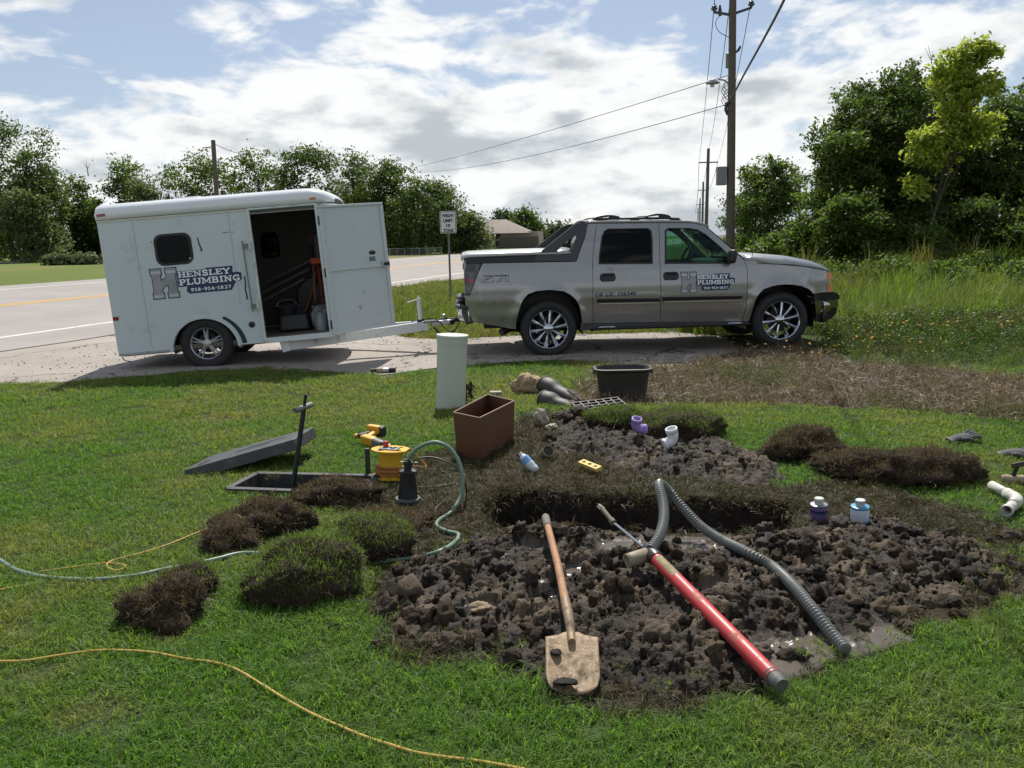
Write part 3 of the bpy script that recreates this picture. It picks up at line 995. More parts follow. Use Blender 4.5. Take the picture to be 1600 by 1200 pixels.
TR = {
'bed': [(-1.153, 0.892), (-1.157, 0.775), (-1.108, 0.638), (-1.041, 0.508), (-0.78, 0.462), (-0.554, 0.409), (-0.454, 0.397), (-0.453, 0.48), (-0.427, 0.595), (-0.386, 0.73), (-0.347, 0.815), (-0.274, 0.89), (-0.161, 0.928), (0.0, 0.94), (0.06, 0.938), (0.231, 0.914), (0.321, 0.866), (0.402, 0.791), (0.452, 0.695), (0.474, 0.567), (0.489, 0.451), (0.645, 0.45), (0.633, 0.768), (0.645, 1.303), (0.689, 1.612), (0.732, 1.838), (0.627, 1.84), (0.601, 1.793), (0.559, 1.642), (0.487, 1.484), (0.424, 1.317), (-0.897, 1.328), (-0.965, 1.188), (-1.091, 0.892)],
'rdoor': [(0.739, 1.838), (0.696, 1.612), (0.652, 1.303), (0.64, 0.768), (0.652, 0.45), (1.606, 0.435), (1.597, 1.25), (1.621, 1.825)],
'rwin': [(0.735, 1.278), (0.745, 1.389), (0.796, 1.654), (0.838, 1.733), (0.895, 1.764), (1.461, 1.757), (1.508, 1.722), (1.515, 1.591), (1.497, 1.262)],
'fdoor': [(1.628, 1.825), (2.089, 1.812), (2.27, 1.773), (2.321, 1.732), (2.8, 1.28), (2.838, 1.154), (2.84, 0.957), (2.835, 0.666), (2.801, 0.463), (2.781, 0.41), (1.613, 0.435), (1.604, 1.25)],
'fwin': [(1.673, 1.257), (1.705, 1.715), (1.754, 1.752), (2.047, 1.745), (2.173, 1.72), (2.29, 1.645), (2.495, 1.458), (2.615, 1.32), (2.61, 1.236)],
'fender': [(2.807, 1.28), (2.974, 1.267), (2.998, 1.217), (3.328, 1.197), (3.687, 1.154), (4.028, 1.086), (4.057, 0.941), (4.072, 0.795), (3.813, 0.775), (3.742, 0.841), (3.625, 0.892), (3.5, 0.915), (3.386, 0.923), (3.27, 0.918), (3.179, 0.902), (3.064, 0.862), (2.988, 0.785), (2.947, 0.675), (2.922, 0.525), (2.894, 0.414), (2.789, 0.41), (2.809, 0.463), (2.843, 0.666), (2.847, 0.957), (2.845, 1.154)],
'tail': [(-1.10, 1.330), (-0.915, 1.325), (-0.973, 1.197), (-1.098, 0.9), (-1.150, 0.9), (-1.162, 1.087), (-1.148, 1.263)],
'butt': [(-0.197, 1.335), (-0.139, 1.421), (0.029, 1.549), (0.207, 1.678), (0.326, 1.764), (0.417, 1.834), (0.51, 1.862), (0.574, 1.866), (0.618, 1.838), (0.592, 1.79), (0.550, 1.642), (0.478, 1.484), (0.416, 1.322), (.30, 1.33)],
'hole': [(0.152, 1.466), (0.309, 1.462), (0.362, 1.514), (0.441, 1.654), (0.434, 1.68), (0.398, 1.663), (0.246, 1.561)],
}
for sgn in (-1, 1):
    fl = flank(sgn)
    panel('bed_side', TR['bed'], [], fl, paint, truck, 0.045, 0.025)
    dr = panel('rear_door', TR['rdoor'], [TR['rwin']], fl, paint, truck, 0.05, 0.03)
    df = panel('front_door', TR['fdoor'], [TR['fwin']], fl, paint, truck, 0.05, 0.03)
    panel('front_fender', TR['fender'], [], fl, paint, truck, 0.045, 0.025)
    panel('tail_light', TR['tail'], [], lambda x, z, o, fl=fl: fl(x, z, o + .004), smoke_lens, truck, 0.05, 0.03)
    flat_shape([(-1.09 + .055 * math.cos(R(a)), 1.10 + .032 * math.sin(R(a))) for a in range(0, 360, 20)], fl, 'reflector', red_lens, truck, .007, .03)
    panel('sail_panel', TR['butt'], [TR['hole']], lambda x, z, o, fl=fl: fl(x, z, o * 1.0 + .006), clad, truck, 0.05, 0.07)
    g = panel('window', [(x + (.012 if x > 1.1 else -.012), z) for x, z in TR['rwin']], [], lambda x, z, o, fl=fl: fl(x, z, o - .016), glass_dark, dr, 0.1, 0.005)
    panel('window', [(x, z) for x, z in TR['fwin']], [], lambda x, z, o, fl=fl: fl(x, z, o - .016), glass_clear if sgn < 0 else glass_clear, df, 0.1, 0.005)
    for dd, poly in ((dr, TR['rwin']), (df, TR['fwin'])):
        cx = sum(p[0] for p in poly) / len(poly); cz = sum(p[1] for p in poly) / len(poly)
        inner = [(cx + (x - cx) * .955, cz + (z - cz) * .945) for x, z in poly]
        outer = [(cx + (x - cx) * 1.012, cz + (z - cz) * 1.015) for x, z in poly]
        panel('window_seal', outer, [inner], lambda x, z, o, fl=fl: fl(x, z, o + .002), trim_black, dd, 0.06, 0.012)
    # door handles in their recesses
    for dd, x0, x1, z0, z1 in ((dr, .743, .966, 1.032, 1.149), (df, 1.641, 1.862, 1.027, 1.143)):
        hdl = MB()
        base = round_rect(x0, z0, x1, z1, .045)
        n = len(base)
        vs = [fl(x, z, .004) for x, z in base] + [fl((x - (x0 + x1) / 2) * .9 + (x0 + x1) / 2, (z - (z0 + z1) / 2) * .86 + (z0 + z1) / 2, .02) for x, z in base]
        hdl.add(vs, [(i, (i + 1) % n, n + (i + 1) % n, n + i) for i in range(n)] + [tuple(range(n, 2 * n))])
        lv = [fl(x0 + .04, z0 + .075, .022), fl(x1 - .04, z0 + .075, .022), fl(x1 - .04, z0 + .095, .036), fl(x0 + .04, z0 + .095, .036)]
        hdl.add(lv, [(0, 1, 2, 3)])
        hdl.build('handle', trim_black, dd)
    # side mouldings: dark band over a bright strip
    for dd, a, b in ((dr, .69, 1.588), (df, 1.622, 2.775)):
        s0 = .02
        panel('side_moulding', [(a, .79), (b, .775), (b - (.02 if b > 2 else 0), .722), (a + s0, .728)], [], lambda x, z, o, fl=fl: fl(x, z, o + .016), trim_black, dd, 0.1, 0.014)
        panel('bright_strip', [(a + .03, .735), (b - .015, .726), (b - .018, .708), (a + .035, .716)], [], lambda x, z, o, fl=fl: fl(x, z, o + .024), M('bright_strip', (.5, .47, .4), .3, .6), dd, 0.1, 0.012)
    # rocker and step bar
    panel('rocker', [(.47, .455), (2.90, .42), (2.9, .345), (.47, .345)], [], lambda x, z, o, fl=fl: Vector((x, sgn * (.93 + o), z)), clad, truck, 0.2, 0.05)
    st = MB().tube([(.62, sgn * .93, .345), (.7, sgn * .99, .365), (.8, sgn * 1.0, .37), (2.75, sgn * 1.0, .372), (2.85, sgn * .99, .37), (2.93, sgn * .93, .36)], [.03, .035, .036, .036, .035, .03], 12, squash=.6)
    st.build('step_bar', trim_black, truck)
    for x0, x1 in ((.70, .98), (2.55, 2.8)):
        MB().tube([(x0, sgn * 1.005, .385), (x0 + .05, sgn * 1.01, .392), (x1 - .06, sgn * 1.01, .392), (x1, sgn * 1.0, .385)], [.004, .026, .026, .004], 10, squash=.5).build('step_trim', chrome, truck)
    # mirror
    mr = MB().box((2.60, sgn * 1.06, 1.335), (.10, .20, .19), (0, R(12), 0))
    o = mr.build('mirror', trim_black, truck, bev=.04, seg=3)
    MB().bar((2.60, sgn * .93, 1.27), (2.60, sgn * 1.02, 1.29), .05, .04).build('mirror_arm', trim_black, o)
    # lamps at the front corner
    for zz0, zz1 in ((.975, 1.085), (.80, .90)):
        panel('marker_lamp', [(4.03, zz0), (4.115, zz0 - .005), (4.10, zz1 - .02), (4.03, zz1)], [], lambda x, z, o, fl=fl: fl(x, z, o + .006), amber, truck, 0.06, 0.03)
    # bumper returns on the flank
    panel('bumper_return', [(3.83, .665), (4.19, .668), (4.225, .655), (4.225, .56), (4.11, .55), (4.07, .49), (3.87, .485)], [], lambda x, z, o, fl=fl: fl(min(x, 4.12), z, o + .012) + Vector((max(0, x - 4.12), 0, 0)), dark_chrome, truck, 0.08, 0.05)
    panel('bumper_pad_return', [(3.815, .772), (4.07, .783), (4.12, .79), (4.19, .77), (4.235, .725), (4.232, .672), (3.825, .668)], [], lambda x, z, o, fl=fl: fl(min(x, 4.12), z, o + .018) + Vector((max(0, x - 4.12), 0, 0)), trim_black, truck, 0.08, 0.06)
    panel('air_dam_return', [(3.87, .482), (4.07, .486), (4.115, .547), (4.22, .555), (4.215, .46), (4.15, .39), (4.02, .355), (3.88, .368)], [], lambda x, z, o, fl=fl: fl(min(x, 4.12), z, o + .004) + Vector((max(0, x - 4.12), 0, 0)), trim_black, truck, 0.08, 0.05)
    # wheel housing and door jamb
    for hx in (0.01, 3.35):
        wl = MB()
        n = 20
        vs = []
        for k in range(n + 1):
            a = R(-12 + 204 * k / n)
            for yy in (.93, .45):
                vs.append((hx + .50 * math.cos(a), sgn * yy, .40 + .53 * math.sin(a)))
        wl.add(vs, [(2 * k, 2 * k + 1, 2 * k + 3, 2 * k + 2) for k in range(n)])
        wl.add([(hx + .5, sgn * .45, .3), (hx - .5, sgn * .45, .3), (hx - .5, sgn * .45, .95), (hx + .5, sgn * .45, .95)], [(0, 1, 2, 3)])
        wl.build('wheel_well', trim_black, truck)
    make_wheel(truck, (0.01, sgn * .86, .385), sgn, .392, .27, .275, 10, chrome_dark, wheel_chrome, 'deep')
    make_wheel(truck, (3.35, sgn * .86, .41), sgn, .392, .27, .275, 10, chrome_dark, wheel_chrome, 'deep')
    # bed rail cladding
    panel('bed_rail', [(-1.16, 1.405), (-0.145, 1.417), (-0.205, 1.332), (-1.10, 1.334)], [], lambda x, z, o, fl=fl: fl(x, z, o + .008), trim_black, truck, 0.1, 0.05)
    # roof rails
    rl = MB()
    yy = sgn * .66
    rl.tube([(.64, yy, 1.862), (.74, yy, 1.895), (.9, yy, 1.905), (1.3, yy, 1.900), (1.75, yy, 1.893), (1.92, yy, 1.878), (2.0, yy, 1.838)], [.012, .017, .018, .018, .018, .017, .012], 10)
    for x in (.72, 1.30, 1.88):
        rl.box((x, yy, 1.868), (.13, .05, .05))
    rl.build('roof_rail', trim_black, truck)

def grid_sheet(name, rows, mat, parent, thick=0.0, smooth=True):
    n, k = len(rows), len(rows[0])
    vs = [p for r in rows for p in r]
    fs = [(i * k + j, i * k + j + 1, (i + 1) * k + j + 1, (i + 1) * k + j) for i in range(n - 1) for j in range(k - 1)]
    o = mesh_obj(name, vs, fs, mat, parent, smooth, 50)
    if thick:
        m = o.modifiers.new('thickness', 'SOLIDIFY'); m.thickness = thick; m.offset = -1
    return o
# roof
rows = []
for x, ze in ((.60, 1.842), (.66, 1.845), (.9, 1.842), (1.3, 1.836), (1.7, 1.828), (2.05, 1.815), (2.2, 1.792), (2.28, 1.768), (2.325, 1.735)):
    w = half_w(x, ze) - .004
    rows.append([(x + (.06 * (1 - (2 * k / 12 - 1) ** 2) if x > 2.15 else 0), w * (2 * k / 12 - 1), ze + .035 * (1 - abs(2 * k / 12 - 1) ** 2.6)) for k in range(13)])
grid_sheet('roof', rows, paint, truck, .03)
# windscreen
rows = []
for t in (0, .25, .5, .75, 1):
    x = 2.33 + .49 * t; z = 1.735 - .452 * t
    w = half_w(x, z) - .02
    rows.append([(x + (.06 + .10 * t) * (1 - (2 * k / 10 - 1) ** 2), w * (2 * k / 10 - 1), z + .02 * (1 - t) * (1 - (2 * k / 10 - 1) ** 2)) for k in range(11)])
grid_sheet('windscreen', rows, glass_clear, truck, .006)
# rear cab window between the sail panels
rows = []
for t in (0, .5, 1):
    x = .60 - .25 * t; z = 1.83 - .42 * t
    w = half_w(x, z) - .10
    rows.append([(x - .04 * (1 - (2 * k / 8 - 1) ** 2), w * (2 * k / 8 - 1), z) for k in range(9)])
grid_sheet('rear_window', rows, glass_dark, truck, .006)
# bonnet
rows = []
for (x, zt), zc in zip(((2.83, 1.285), (2.95, 1.335), (3.17, 1.319), (3.518, 1.281), (3.799, 1.218), (3.951, 1.168), (4.045, 1.11), (4.075, 1.06)),
                       (1.262, 1.262, 1.212, 1.185, 1.142, 1.11, 1.085, 1.045)):
    w = half_w(x, zc) - .004
    rows.append([(x + .10 * (1 - (2 * k / 14 - 1) ** 2) * (1 if x > 3.7 else (-.6 if x < 3 else 0)), w * (2 * k / 14 - 1), zc + (zt - zc) * min(1, (1 - abs(2 * k / 14 - 1) ** 7)) + .02 * (1 - (2 * k / 14 - 1) ** 2)) for k in range(15)])
grid_sheet('bonnet', rows, paint, truck, .02)
MB().box((2.90, 0, 1.275), (.16, 1.62, .05)).build('cowl', trim_black, truck, bev=.015)
wp = MB()
for y0 in (-.72, .02):
    wp.tube([(2.93, y0, 1.30), (2.88, y0 + .1, 1.335), (2.84, y0 + .55, 1.345)], .009, 6)
wp.build('wiper', trim_black, truck)
# tonneau cover, tailgate, bumpers
rows = []
for x, z in ((-1.175, 1.40), (-1.165, 1.43), (-1.10, 1.442), (-.6, 1.45), (-.15, 1.455), (.2, 1.455), (.35, 1.46)):
    w = half_w(x, 1.41) + .004
    rows.append([(x, w * (2 * k / 12 - 1), z + .03 * (1 - abs(2 * k / 12 - 1) ** 3) - (.03 if k in (0, 12) else 0)) for k in range(13)])
grid_sheet('bed_cover', rows, M('silver_bed_cover', (.42, .42, .41), .3, .3, coat=.4), truck, .025)
tg = MB().box((-1.135, 0, 1.12), (.06, 1.66, .56)).build('tailgate', paint, truck, bev=.02)
MB().box((-1.17, 0, 1.27), (.03, .26, .09)).build('tailgate_handle', trim_black, tg, bev=.008)
def wrap_bumper(name, x_mid, x_end, z0, z1, mat, sgnx, hw=.98, depth=.11):
    rows = []
    prof = [(0, z1), (depth * .8, z1 - .004), (depth, z1 - .03), (depth, z0 + .03), (depth * .8, z0 + .004), (0, z0)]
    for dz in prof:
        row = []
        for k in range(25):
            u = 2 * k / 24 - 1
            y = hw * u
            bow = (1 - abs(u) ** 6)
            x = x_end + (x_mid - x_end) * (bow ** .35 if bow > 0 else 0)
            row.append((x + sgnx * dz[0] * (0.3 + .7 * bow), y + math.copysign(dz[0] * .25 * (1 - bow), u) , dz[1]))
        rows.append(row)
    return grid_sheet(name, rows, mat, truck, .015)
wrap_bumper('front_bumper', 4.12, 3.95, .51, .655, dark_chrome, 1, .90)
wrap_bumper('bumper_pad', 4.12, 3.95, .66, .775, trim_black, 1, .90, .115)
wrap_bumper('air_dam', 4.06, 3.95, .36, .512, trim_black, 1, .87)
wrap_bumper('rear_bumper', -1.18, -1.08, .52, .70, chrome, -1, .93)
wrap_bumper('rear_bumper_pad', -1.19, -1.09, .695, .745, clad, -1, .95, .12)
wrap_bumper('rear_step', -1.19, -1.12, .80, .845, clad, -1, .5, .10)
for sgn in (-1, 1):
    MB().box((-1.11, sgn * .87, .60), (.17, .16, .22), (0, R(-18), 0)).build('bumper_end', clad, truck, bev=.03)
hl = MB().box((4.06, 0, .93), (.07, 1.1, .24)).build('grille', trim_black, truck, bev=.01)
MB().box((4.10, 0, .93), (.03, 1.15, .05)).build('grille_bar', chrome, hl, bev=.008)
for sgn in (-1, 1):
    MB().box((4.07, sgn * .68, .97), (.07, .24, .16)).build('headlight', M('clear_lens', (.55, .56, .58), .1, coat=.6), truck, bev=.015)
# underside, cabin floor, bed inside
MB().box((1.4, 0, .46), (4.6, 1.0, .18)).build('chassis', trim_black, truck)
MB().box((1.72, 0, .56), (2.25, 1.84, .24)).build('cabin_floor', interior, truck)
for sgn in (-1, 1):
    MB().box((1.72, sgn * .905, .86), (2.18, .03, .72)).build('door_lining', interior, truck)
MB().box((-.32, 0, 1.16), (1.5, 1.66, .33)).build('bed_box', trim_black, truck)
MB().box((3.4, 0, .98), (1.0, .88, .30)).build('engine_block', trim_black, truck)
MB().box((2.78, 0, .93), (.10, 1.78, .60)).build('firewall', interior, truck)
MB().tube([(-.3, -.55, .42), (-.5, -.75, .40), (-.66, -.88, .35)], [.05, .05, .055], 12).build('exhaust_pipe', trim_black, truck)
# cabin
for sx, nm in ((1.72, 'front'), (.78, 'rear')):
    for sy in (-.4, .4):
        s = MB().box((sx + .05, sy, 1.12), (.15, .50, .68), (0, R(-14), 0), taper=.86)
        s.build('seat_back', interior_grey if nm == 'front' else interior, truck, bev=.05, seg=3)
        MB().box((sx - .05, sy, 1.52), (.10, .27, .20), (0, R(-14), 0)).build('head_rest', interior_grey if nm == 'front' else interior, truck, bev=.04, seg=3)
        MB().box((sx + .32, sy, .82), (.52, .52, .16)).build('seat_cushion', interior_grey if nm == 'front' else interior, truck, bev=.05, seg=3)
MB().box((2.62, 0, 1.15), (.36, 1.64, .26)).build('dashboard', interior, truck, bev=.06, seg=3)
swm = MB()
ring = [(2.30 + .19 * math.sin(R(25)) * math.cos(R(a)) * 1.0, .42 + .19 * math.sin(R(a)), 1.29 + .19 * math.cos(R(25)) * math.cos(R(a))) for a in range(0, 361, 15)]
swm.tube(ring, .018, 8, cap=False)
swm.bar((2.29, .24, 1.28), (2.29, .60, 1.28), .03, .02)
swm.tube([(2.31, .42, 1.27), (2.55, .42, 1.16)], .03, 8)
swm.build('steering_wheel', interior, truck)
MB().box((2.36, 0, 1.62), (.03, .22, .07)).build('rear_view_mirror', interior, truck, bev=.01)
# roof cross loops and aerial
for x0 in (.80, 1.52):
    cr = MB()
    for yy in (-.66, .66):
        cr.tube(catmull([(x0 - .10, yy, 1.90), (x0 - .02, yy * .99, 1.935), (x0 + .10, yy * .97, 1.952), (x0 + .22, yy * .99, 1.94), (x0 + .30, yy, 1.905)], 4), .012, 8)
        cr.box((x0 + .2, yy, 1.915), (.14, .05, .05))
    cr.bar((x0 + .12, -.64, 1.945), (x0 + .12, .64, 1.945), .05, .02)
    cr.build('cross_bar', trim_black, truck)
MB().tube([(2.98, -.80, 1.24), (2.96, -.80, 1.60), (2.955, -.8, 2.02)], [.004, .003, .002], 6).build('aerial', trim_black, truck)
MB().tube([(2.02, .1, 1.84), (2.0, .1, 1.89), (1.99, .1, 1.93)], [.02, .006, .002], 6).build('roof_aerial', trim_black, truck)
# lettering on the near side
fl = flank(-1)
company_decal(fl, truck, 1.895, .845, .765, .285)
plain_text('OK LIC 126340', fl, .667, .822, .062, .585, 'licence_lettering', blue_letter, truck, .004, .028, 1.05)['kind'] = 'stuff'
z71 = M('faded_decal', (.05, .06, .08), .5)
def decal_line(pts, w, nm='decal_stroke'):
    L, Rr = ribbon(pts, w)
    vs = []
    for a, b in zip(L, Rr):
        vs += [fl(a.x, a.y, .004), fl(b.x, b.y, .004)]
    mesh_obj(nm, vs, [(2 * i, 2 * i + 1, 2 * i + 3, 2 * i + 2) for i in range(len(L) - 1)], z71, badge)
badge = bpy.data.objects.new('bed_decal', None); COL.objects.link(badge); badge.parent = truck
x0, x1, zb, zt = -.912, -.539, 1.072, 1.155
decal_line([(x0 + .02, zt), (x0 + .155, zt)], .016)
decal_line([(x0 + .15, zt - .014), (x0 + .03, zb + .02)], .008)
decal_line([(x0, zb), (x0 + .16, zb), (x0 + .165, zb + .03)], .007)
decal_line([(x0, zb), (x0 + .005, zb + .025), (x0 + .10, zt - .022)], .006)
decal_line([(x0 + .17, zt), (x1, zt)], .016)
decal_line([(x0 + .28, zt - .014), (x0 + .22, zb)], .007)
decal_line([(x0 + .19, zb), (x0 + .26, zb), (x0 + .30, zt - .02)], .006)
decal_line([(x0 + .33, zt - .012), (x0 + .33, zb)], .007)
decal_line([(x1 - .002, zt - .012), (x1 - .002, zb), (x0 + .335, zb)], .007)
# ================================================================== cargo trailer
LY, LP = R(5), R(3.6)
LW = 1.84
trailer = thing('cargo_trailer', 'white enclosed cargo trailer with its side door swung open', 'trailer',
                (-4.17 - math.sin(LY) * LW / 2, 11.59 + math.cos(LY) * LW / 2, 0.0), (0, -LP, LY))
skin = M('trailer_white_skin', (0.55, 0.61, 0.64), 0.38, var=0.04, vscale=1.5, coat=.15, dirt=(0.40, 0.41, 0.38), damt=0.12, dscale=2.2)
roof_white = M('roof_white', (0.74, 0.76, 0.78), 0.25, var=0.04, coat=.3)
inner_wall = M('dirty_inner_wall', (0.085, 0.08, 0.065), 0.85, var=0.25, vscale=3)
torn = M('bare_dark_patch', (0.02, 0.03, 0.045), 0.7)
def side(sgn):
    return lambda x, z, o=0.0: Vector((x, sgn * (LW / 2 + o), z))
X0, X1, Z0, ZT, ZR = -1.152, 1.742, .272, 2.095, 2.29
near = side(-1)
hubx = .012
arch = [(hubx + .435 * math.cos(R(a)), .262 + .415 * math.sin(R(a))) for a in range(2, 179, 8)]
opening = [(.828, .335), (1.70, .335), (1.70, 2.065), (.828, 2.065)]
win_near = round_rect(-.455, 1.44, .015, 1.835, .10)
outer = [(X0, Z0)] + [(p[0], max(p[1], Z0)) for p in reversed(arch)] + [(X1, Z0), (X1, ZT), (X0, ZT)]
panel('side_wall', outer, [opening, win_near], near, skin, trailer, 0.12, 0.04)
far_win = round_rect(.56, 1.40, .86, 1.80, .09)
panel('far_side_wall', outer, [far_win], lambda x, z, o: Vector((x, LW / 2 + o, z)), skin, trailer, 0.12, 0.03)
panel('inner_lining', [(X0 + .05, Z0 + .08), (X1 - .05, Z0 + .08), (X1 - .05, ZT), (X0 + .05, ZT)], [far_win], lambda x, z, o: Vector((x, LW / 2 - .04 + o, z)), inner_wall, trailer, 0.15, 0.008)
nose = [(X1 - .03, -LW / 2 + .045), (X1 + .04, -LW / 2 + .05), (X1 + .15, -.55), (X1 + .19, 0), (X1 + .15, .55), (X1 + .04, LW / 2 - .05), (X1 - .03, LW / 2 - .045)]
MB().add([(x, y, z) for z in (Z0 + .005, ZT - .005) for x, y in nose], [tuple(range(7))[::-1], tuple(range(7, 14))] + [(i, (i + 1) % 7, 7 + (i + 1) % 7, 7 + i) for i in range(7)]).build('front_wall', skin, trailer, angle=60)
MB().box((X0 + .02, 0, (Z0 + ZT) / 2), (.04, LW - .09, ZT - Z0 - .01)).build('rear_wall', skin, trailer)
MB().box(((X0 + X1) / 2, 0, Z0 + .04), (X1 - X0 - .1, LW - .1, .06)).build('floor', M('plywood_floor', (.14, .11, .08), .9, var=.3), trailer)
for pane_fn, poly, gm in ((lambda x, z, o: near(x, z, o - .012), win_near, M_glass('window_tint', (.004, .005, .005))), (lambda x, z, o: Vector((x, LW / 2 - .02 + o, z)), far_win, M_glass('rear_window_tint', (.10, .12, .13)))):
    w = panel('window', poly, [], pane_fn, gm, trailer, 0.2, 0.006)
    cx = sum(p[0] for p in poly) / len(poly); cz = sum(p[1] for p in poly) / len(poly)
    panel('window_frame', [(cx + (x - cx) * 1.05, cz + (z - cz) * 1.06) for x, z in poly], [[(cx + (x - cx) * .9, cz + (z - cz) * .9) for x, z in poly]], lambda x, z, o, f=pane_fn: f(x, z, o + .016), trim_black, w, 0.06, 0.012)
MB().tube([(-.02, -LW / 2 - .012, 1.50), (-.02, -LW / 2 + .01, 1.50)], .012, 10).build('window_catch', steel, trailer)
# rounded roof cap
rows = []
xs = [X0 - .005, X0 + .01, X0 + .04, -.6, 0, .6, 1.2, 1.55] + [1.55 + .385 * math.sin(R(a)) for a in (15, 30, 45, 60, 72, 82, 90)]
for x in xs:
    if x <= X0 + .03:
        k = {0: .55, 1: .92}.get(xs.index(x), 1)
    elif x > 1.55:
        k = .12 + .88 * math.sqrt(max(0, 1 - ((x - 1.55) / .39) ** 2))
    else:
        k = 1
    h = (ZR - ZT) * k
    row = []
    hw = (LW / 2 + .006) * (1 - .30 * max(0, (x - X1) / .2) ** 2)
    sec = []
    for a in range(0, 91, 10):
        sec.append((hw - .20 + .20 * math.cos(R(a)) ** .75, h * (.35 + .65 * math.sin(R(a)))))
    prof = [(hw, 0)] + sec
    for y, z in prof:
        row.append((x, -y, ZT + z))
    for f in (.5, 0, -.5):
        row.append((x, -(hw - .2) * f, ZT + h + .012 * (1 - f * f)))
    for y, z in reversed(prof):
        row.append((x, y, ZT + z))
    rows.append(row)
cap = grid_sheet('roof', rows, roof_white, trailer, .012)
MB().box((-.1, -.2, ZR + .03), (.34, .34, .05)).build('roof_vent', roof_white, cap, bev=.015)
MB().box((1.05, -.55, ZR + .0), (.16, .12, .03)).build('vent_cap', roof_white, cap, bev=.01)
# black seam under the roof, pale trim above the wall
MB().box(((X0 + X1) / 2, -LW / 2 - .004, ZT + .004), (X1 - X0, .014, .016)).build('roof_seam', trim_black, trailer)
MB().box(((X0 + X1) / 2, -LW / 2 - .006, ZT - .022), (X1 - X0, .012, .022)).build('roof_trim', M('cream_trim', (.6, .58, .48), .5), trailer)
# door frame around the opening
fr = M('door_frame_paint', (0.62, 0.66, 0.66), 0.45, var=.08, dirt=(.33, .31, .27), damt=.3, dscale=6)
for (a, b, c, d) in ((.800, .33, .832, 2.07), (1.697, .33, 1.735, 2.07)):
    MB().box(((a + c) / 2, -LW / 2 + .0, (b + d) / 2), (c - a, .055, d - b)).build('door_post', fr, trailer, bev=.004)
MB().box((1.265, -LW / 2 + .0, 2.076), (.9, .055, .024)).build('door_header', fr, trailer, bev=.004)
MB().box((1.29, -LW / 2 + .004, .30), (.95, .075, .072)).build('door_sill', fr, trailer, bev=.006)
# the open door
hinge_x, DOORW = 1.735, 1.0
door = bpy.data.objects.new('side_door', None)
COL.objects.link(door)
door.parent = trailer
door.location = (hinge_x, -LW / 2 - .035, 0)
door.rotation_euler = (0, 0, R(33))
d_in = M('door_inner_paint', (0.52, 0.57, 0.58), 0.45, var=.05, vscale=2, dirt=(.42, .42, .40), damt=.12, dscale=5)
MB().box((DOORW / 2, .012, 1.175), (DOORW, .016, 1.745)).build('door_skin', d_in, door)
for c, s in (((DOORW / 2, -.008, 2.035), (DOORW, .026, .03)), ((DOORW / 2, -.008, .325), (DOORW, .026, .05)), ((.03, -.008, 1.18), (.06, .026, 1.66)), ((DOORW - .025, -.008, 1.18), (.05, .026, 1.66)), ((DOORW / 2, -.0075, 1.175), (DOORW - .11, .022, .035))):
    MB().box(c, s).build('door_rail', d_in, door, bev=.004)
MB().box((DOORW - .055, -.024, 1.19), (.12, .02, .10)).build('latch', steel, door, bev=.004)
MB().box((DOORW - .045, -.037, 1.19), (.09, .012, .045)).build('latch_handle', dark_metal, door, bev=.004)
MB().lathe([(.055, 0), (.055, .004), (.05, .006), (0, .006)], 24, Matrix.Translation((.76, .003, 1.365)) @ Matrix.Scale(.55, 4, (0, 0, 1)) @ Matrix.Rotation(R(90), 4, 'X')).build('maker_badge', M('dark_red_badge', (.03, .012, .012), .4), door)
flat_shape([(.70, 1.245), (.80, 1.245), (.80, 1.31), (.70, 1.31)], lambda x, z, o: Vector((x, .004 - o, z)), 'label_sticker', M('grey_sticker', (.12, .16, .18), .5), door, .002, .1)
for a, b, c in ((.60, 1.235, .08), (.815, 1.27, .07), (.62, 1.29, .05)):
    flat_shape([(a, b), (a + c, b), (a + c, b + .022), (a, b + .022)], lambda x, z, o: Vector((x, .004 - o, z)), 'sticker_line', M('pinkish_sticker', (.52, .50, .50), .6), door, .002, .1)
for a, b, r_ in ((.56, .82, .02), (.48, .62, .03), (.80, .50, .012), (.88, 1.10, .008), (.88, 1.03, .01)):
    flat_shape([(a + r_ * (1 + .4 * math.sin(3 * q)) * math.cos(q), b + r_ * 1.3 * math.sin(q)) for q in [k * .7 for k in range(9)]], lambda x, z, o: Vector((x, .004 - o, z)), 'scuff', M('scuff_mark', (.36, .39, .40), .6), door, .002, .05)
for z in (.44, 1.15, 1.85):
    MB().tube([(0, -.01, z - .06), (0, -.01, z + .06)], .013, 8).build('hinge', dark_metal, door)
# lamps, reflectors, scratches and the lock rod
MB().box((X0 + .075, -LW / 2 - .018, 2.155), (.11, .025, .035), (0, R(-2), 0)).build('clearance_light', red_lens, trailer, bev=.006)
MB().box((1.69, -LW / 2 - .018, 2.150), (.075, .025, .03)).build('clearance_light', amber, trailer, bev=.006)
MB().box((X0 + .04, -LW / 2 - .004, .785), (.075, .012, .05)).build('reflector', red_lens, trailer, bev=.003)
flat_shape([(.105, 1.765), (.12, 1.765), (.125, 1.70), (.135, 1.66), (.15, 1.61), (.15, 1.58), (.13, 1.575), (.125, 1.63), (.11, 1.68)], near, 'tear', torn, trailer, .003, .02)
flat_shape([(-.50, 1.755), (-.485, 1.765), (-.483, 1.75), (-.495, 1.745)], near, 'tear', torn, trailer, .003, .01)
flat_shape([(.44, 1.80), (.50, 1.805), (.55, 1.797), (.60, 1.800), (.60, 1.793), (.5, 1.797), (.45, 1.793)], near, 'scratch', torn, trailer, .003, .02)
flat_shape([(.645, 1.20), (.665, 1.20), (.665, 1.10), (.65, 1.02), (.662, .93), (.66, .885), (.638, .885), (.64, .96), (.632, 1.03), (.648, 1.1)], near, 'tear', torn, trailer, .003, .02)
lk = MB()
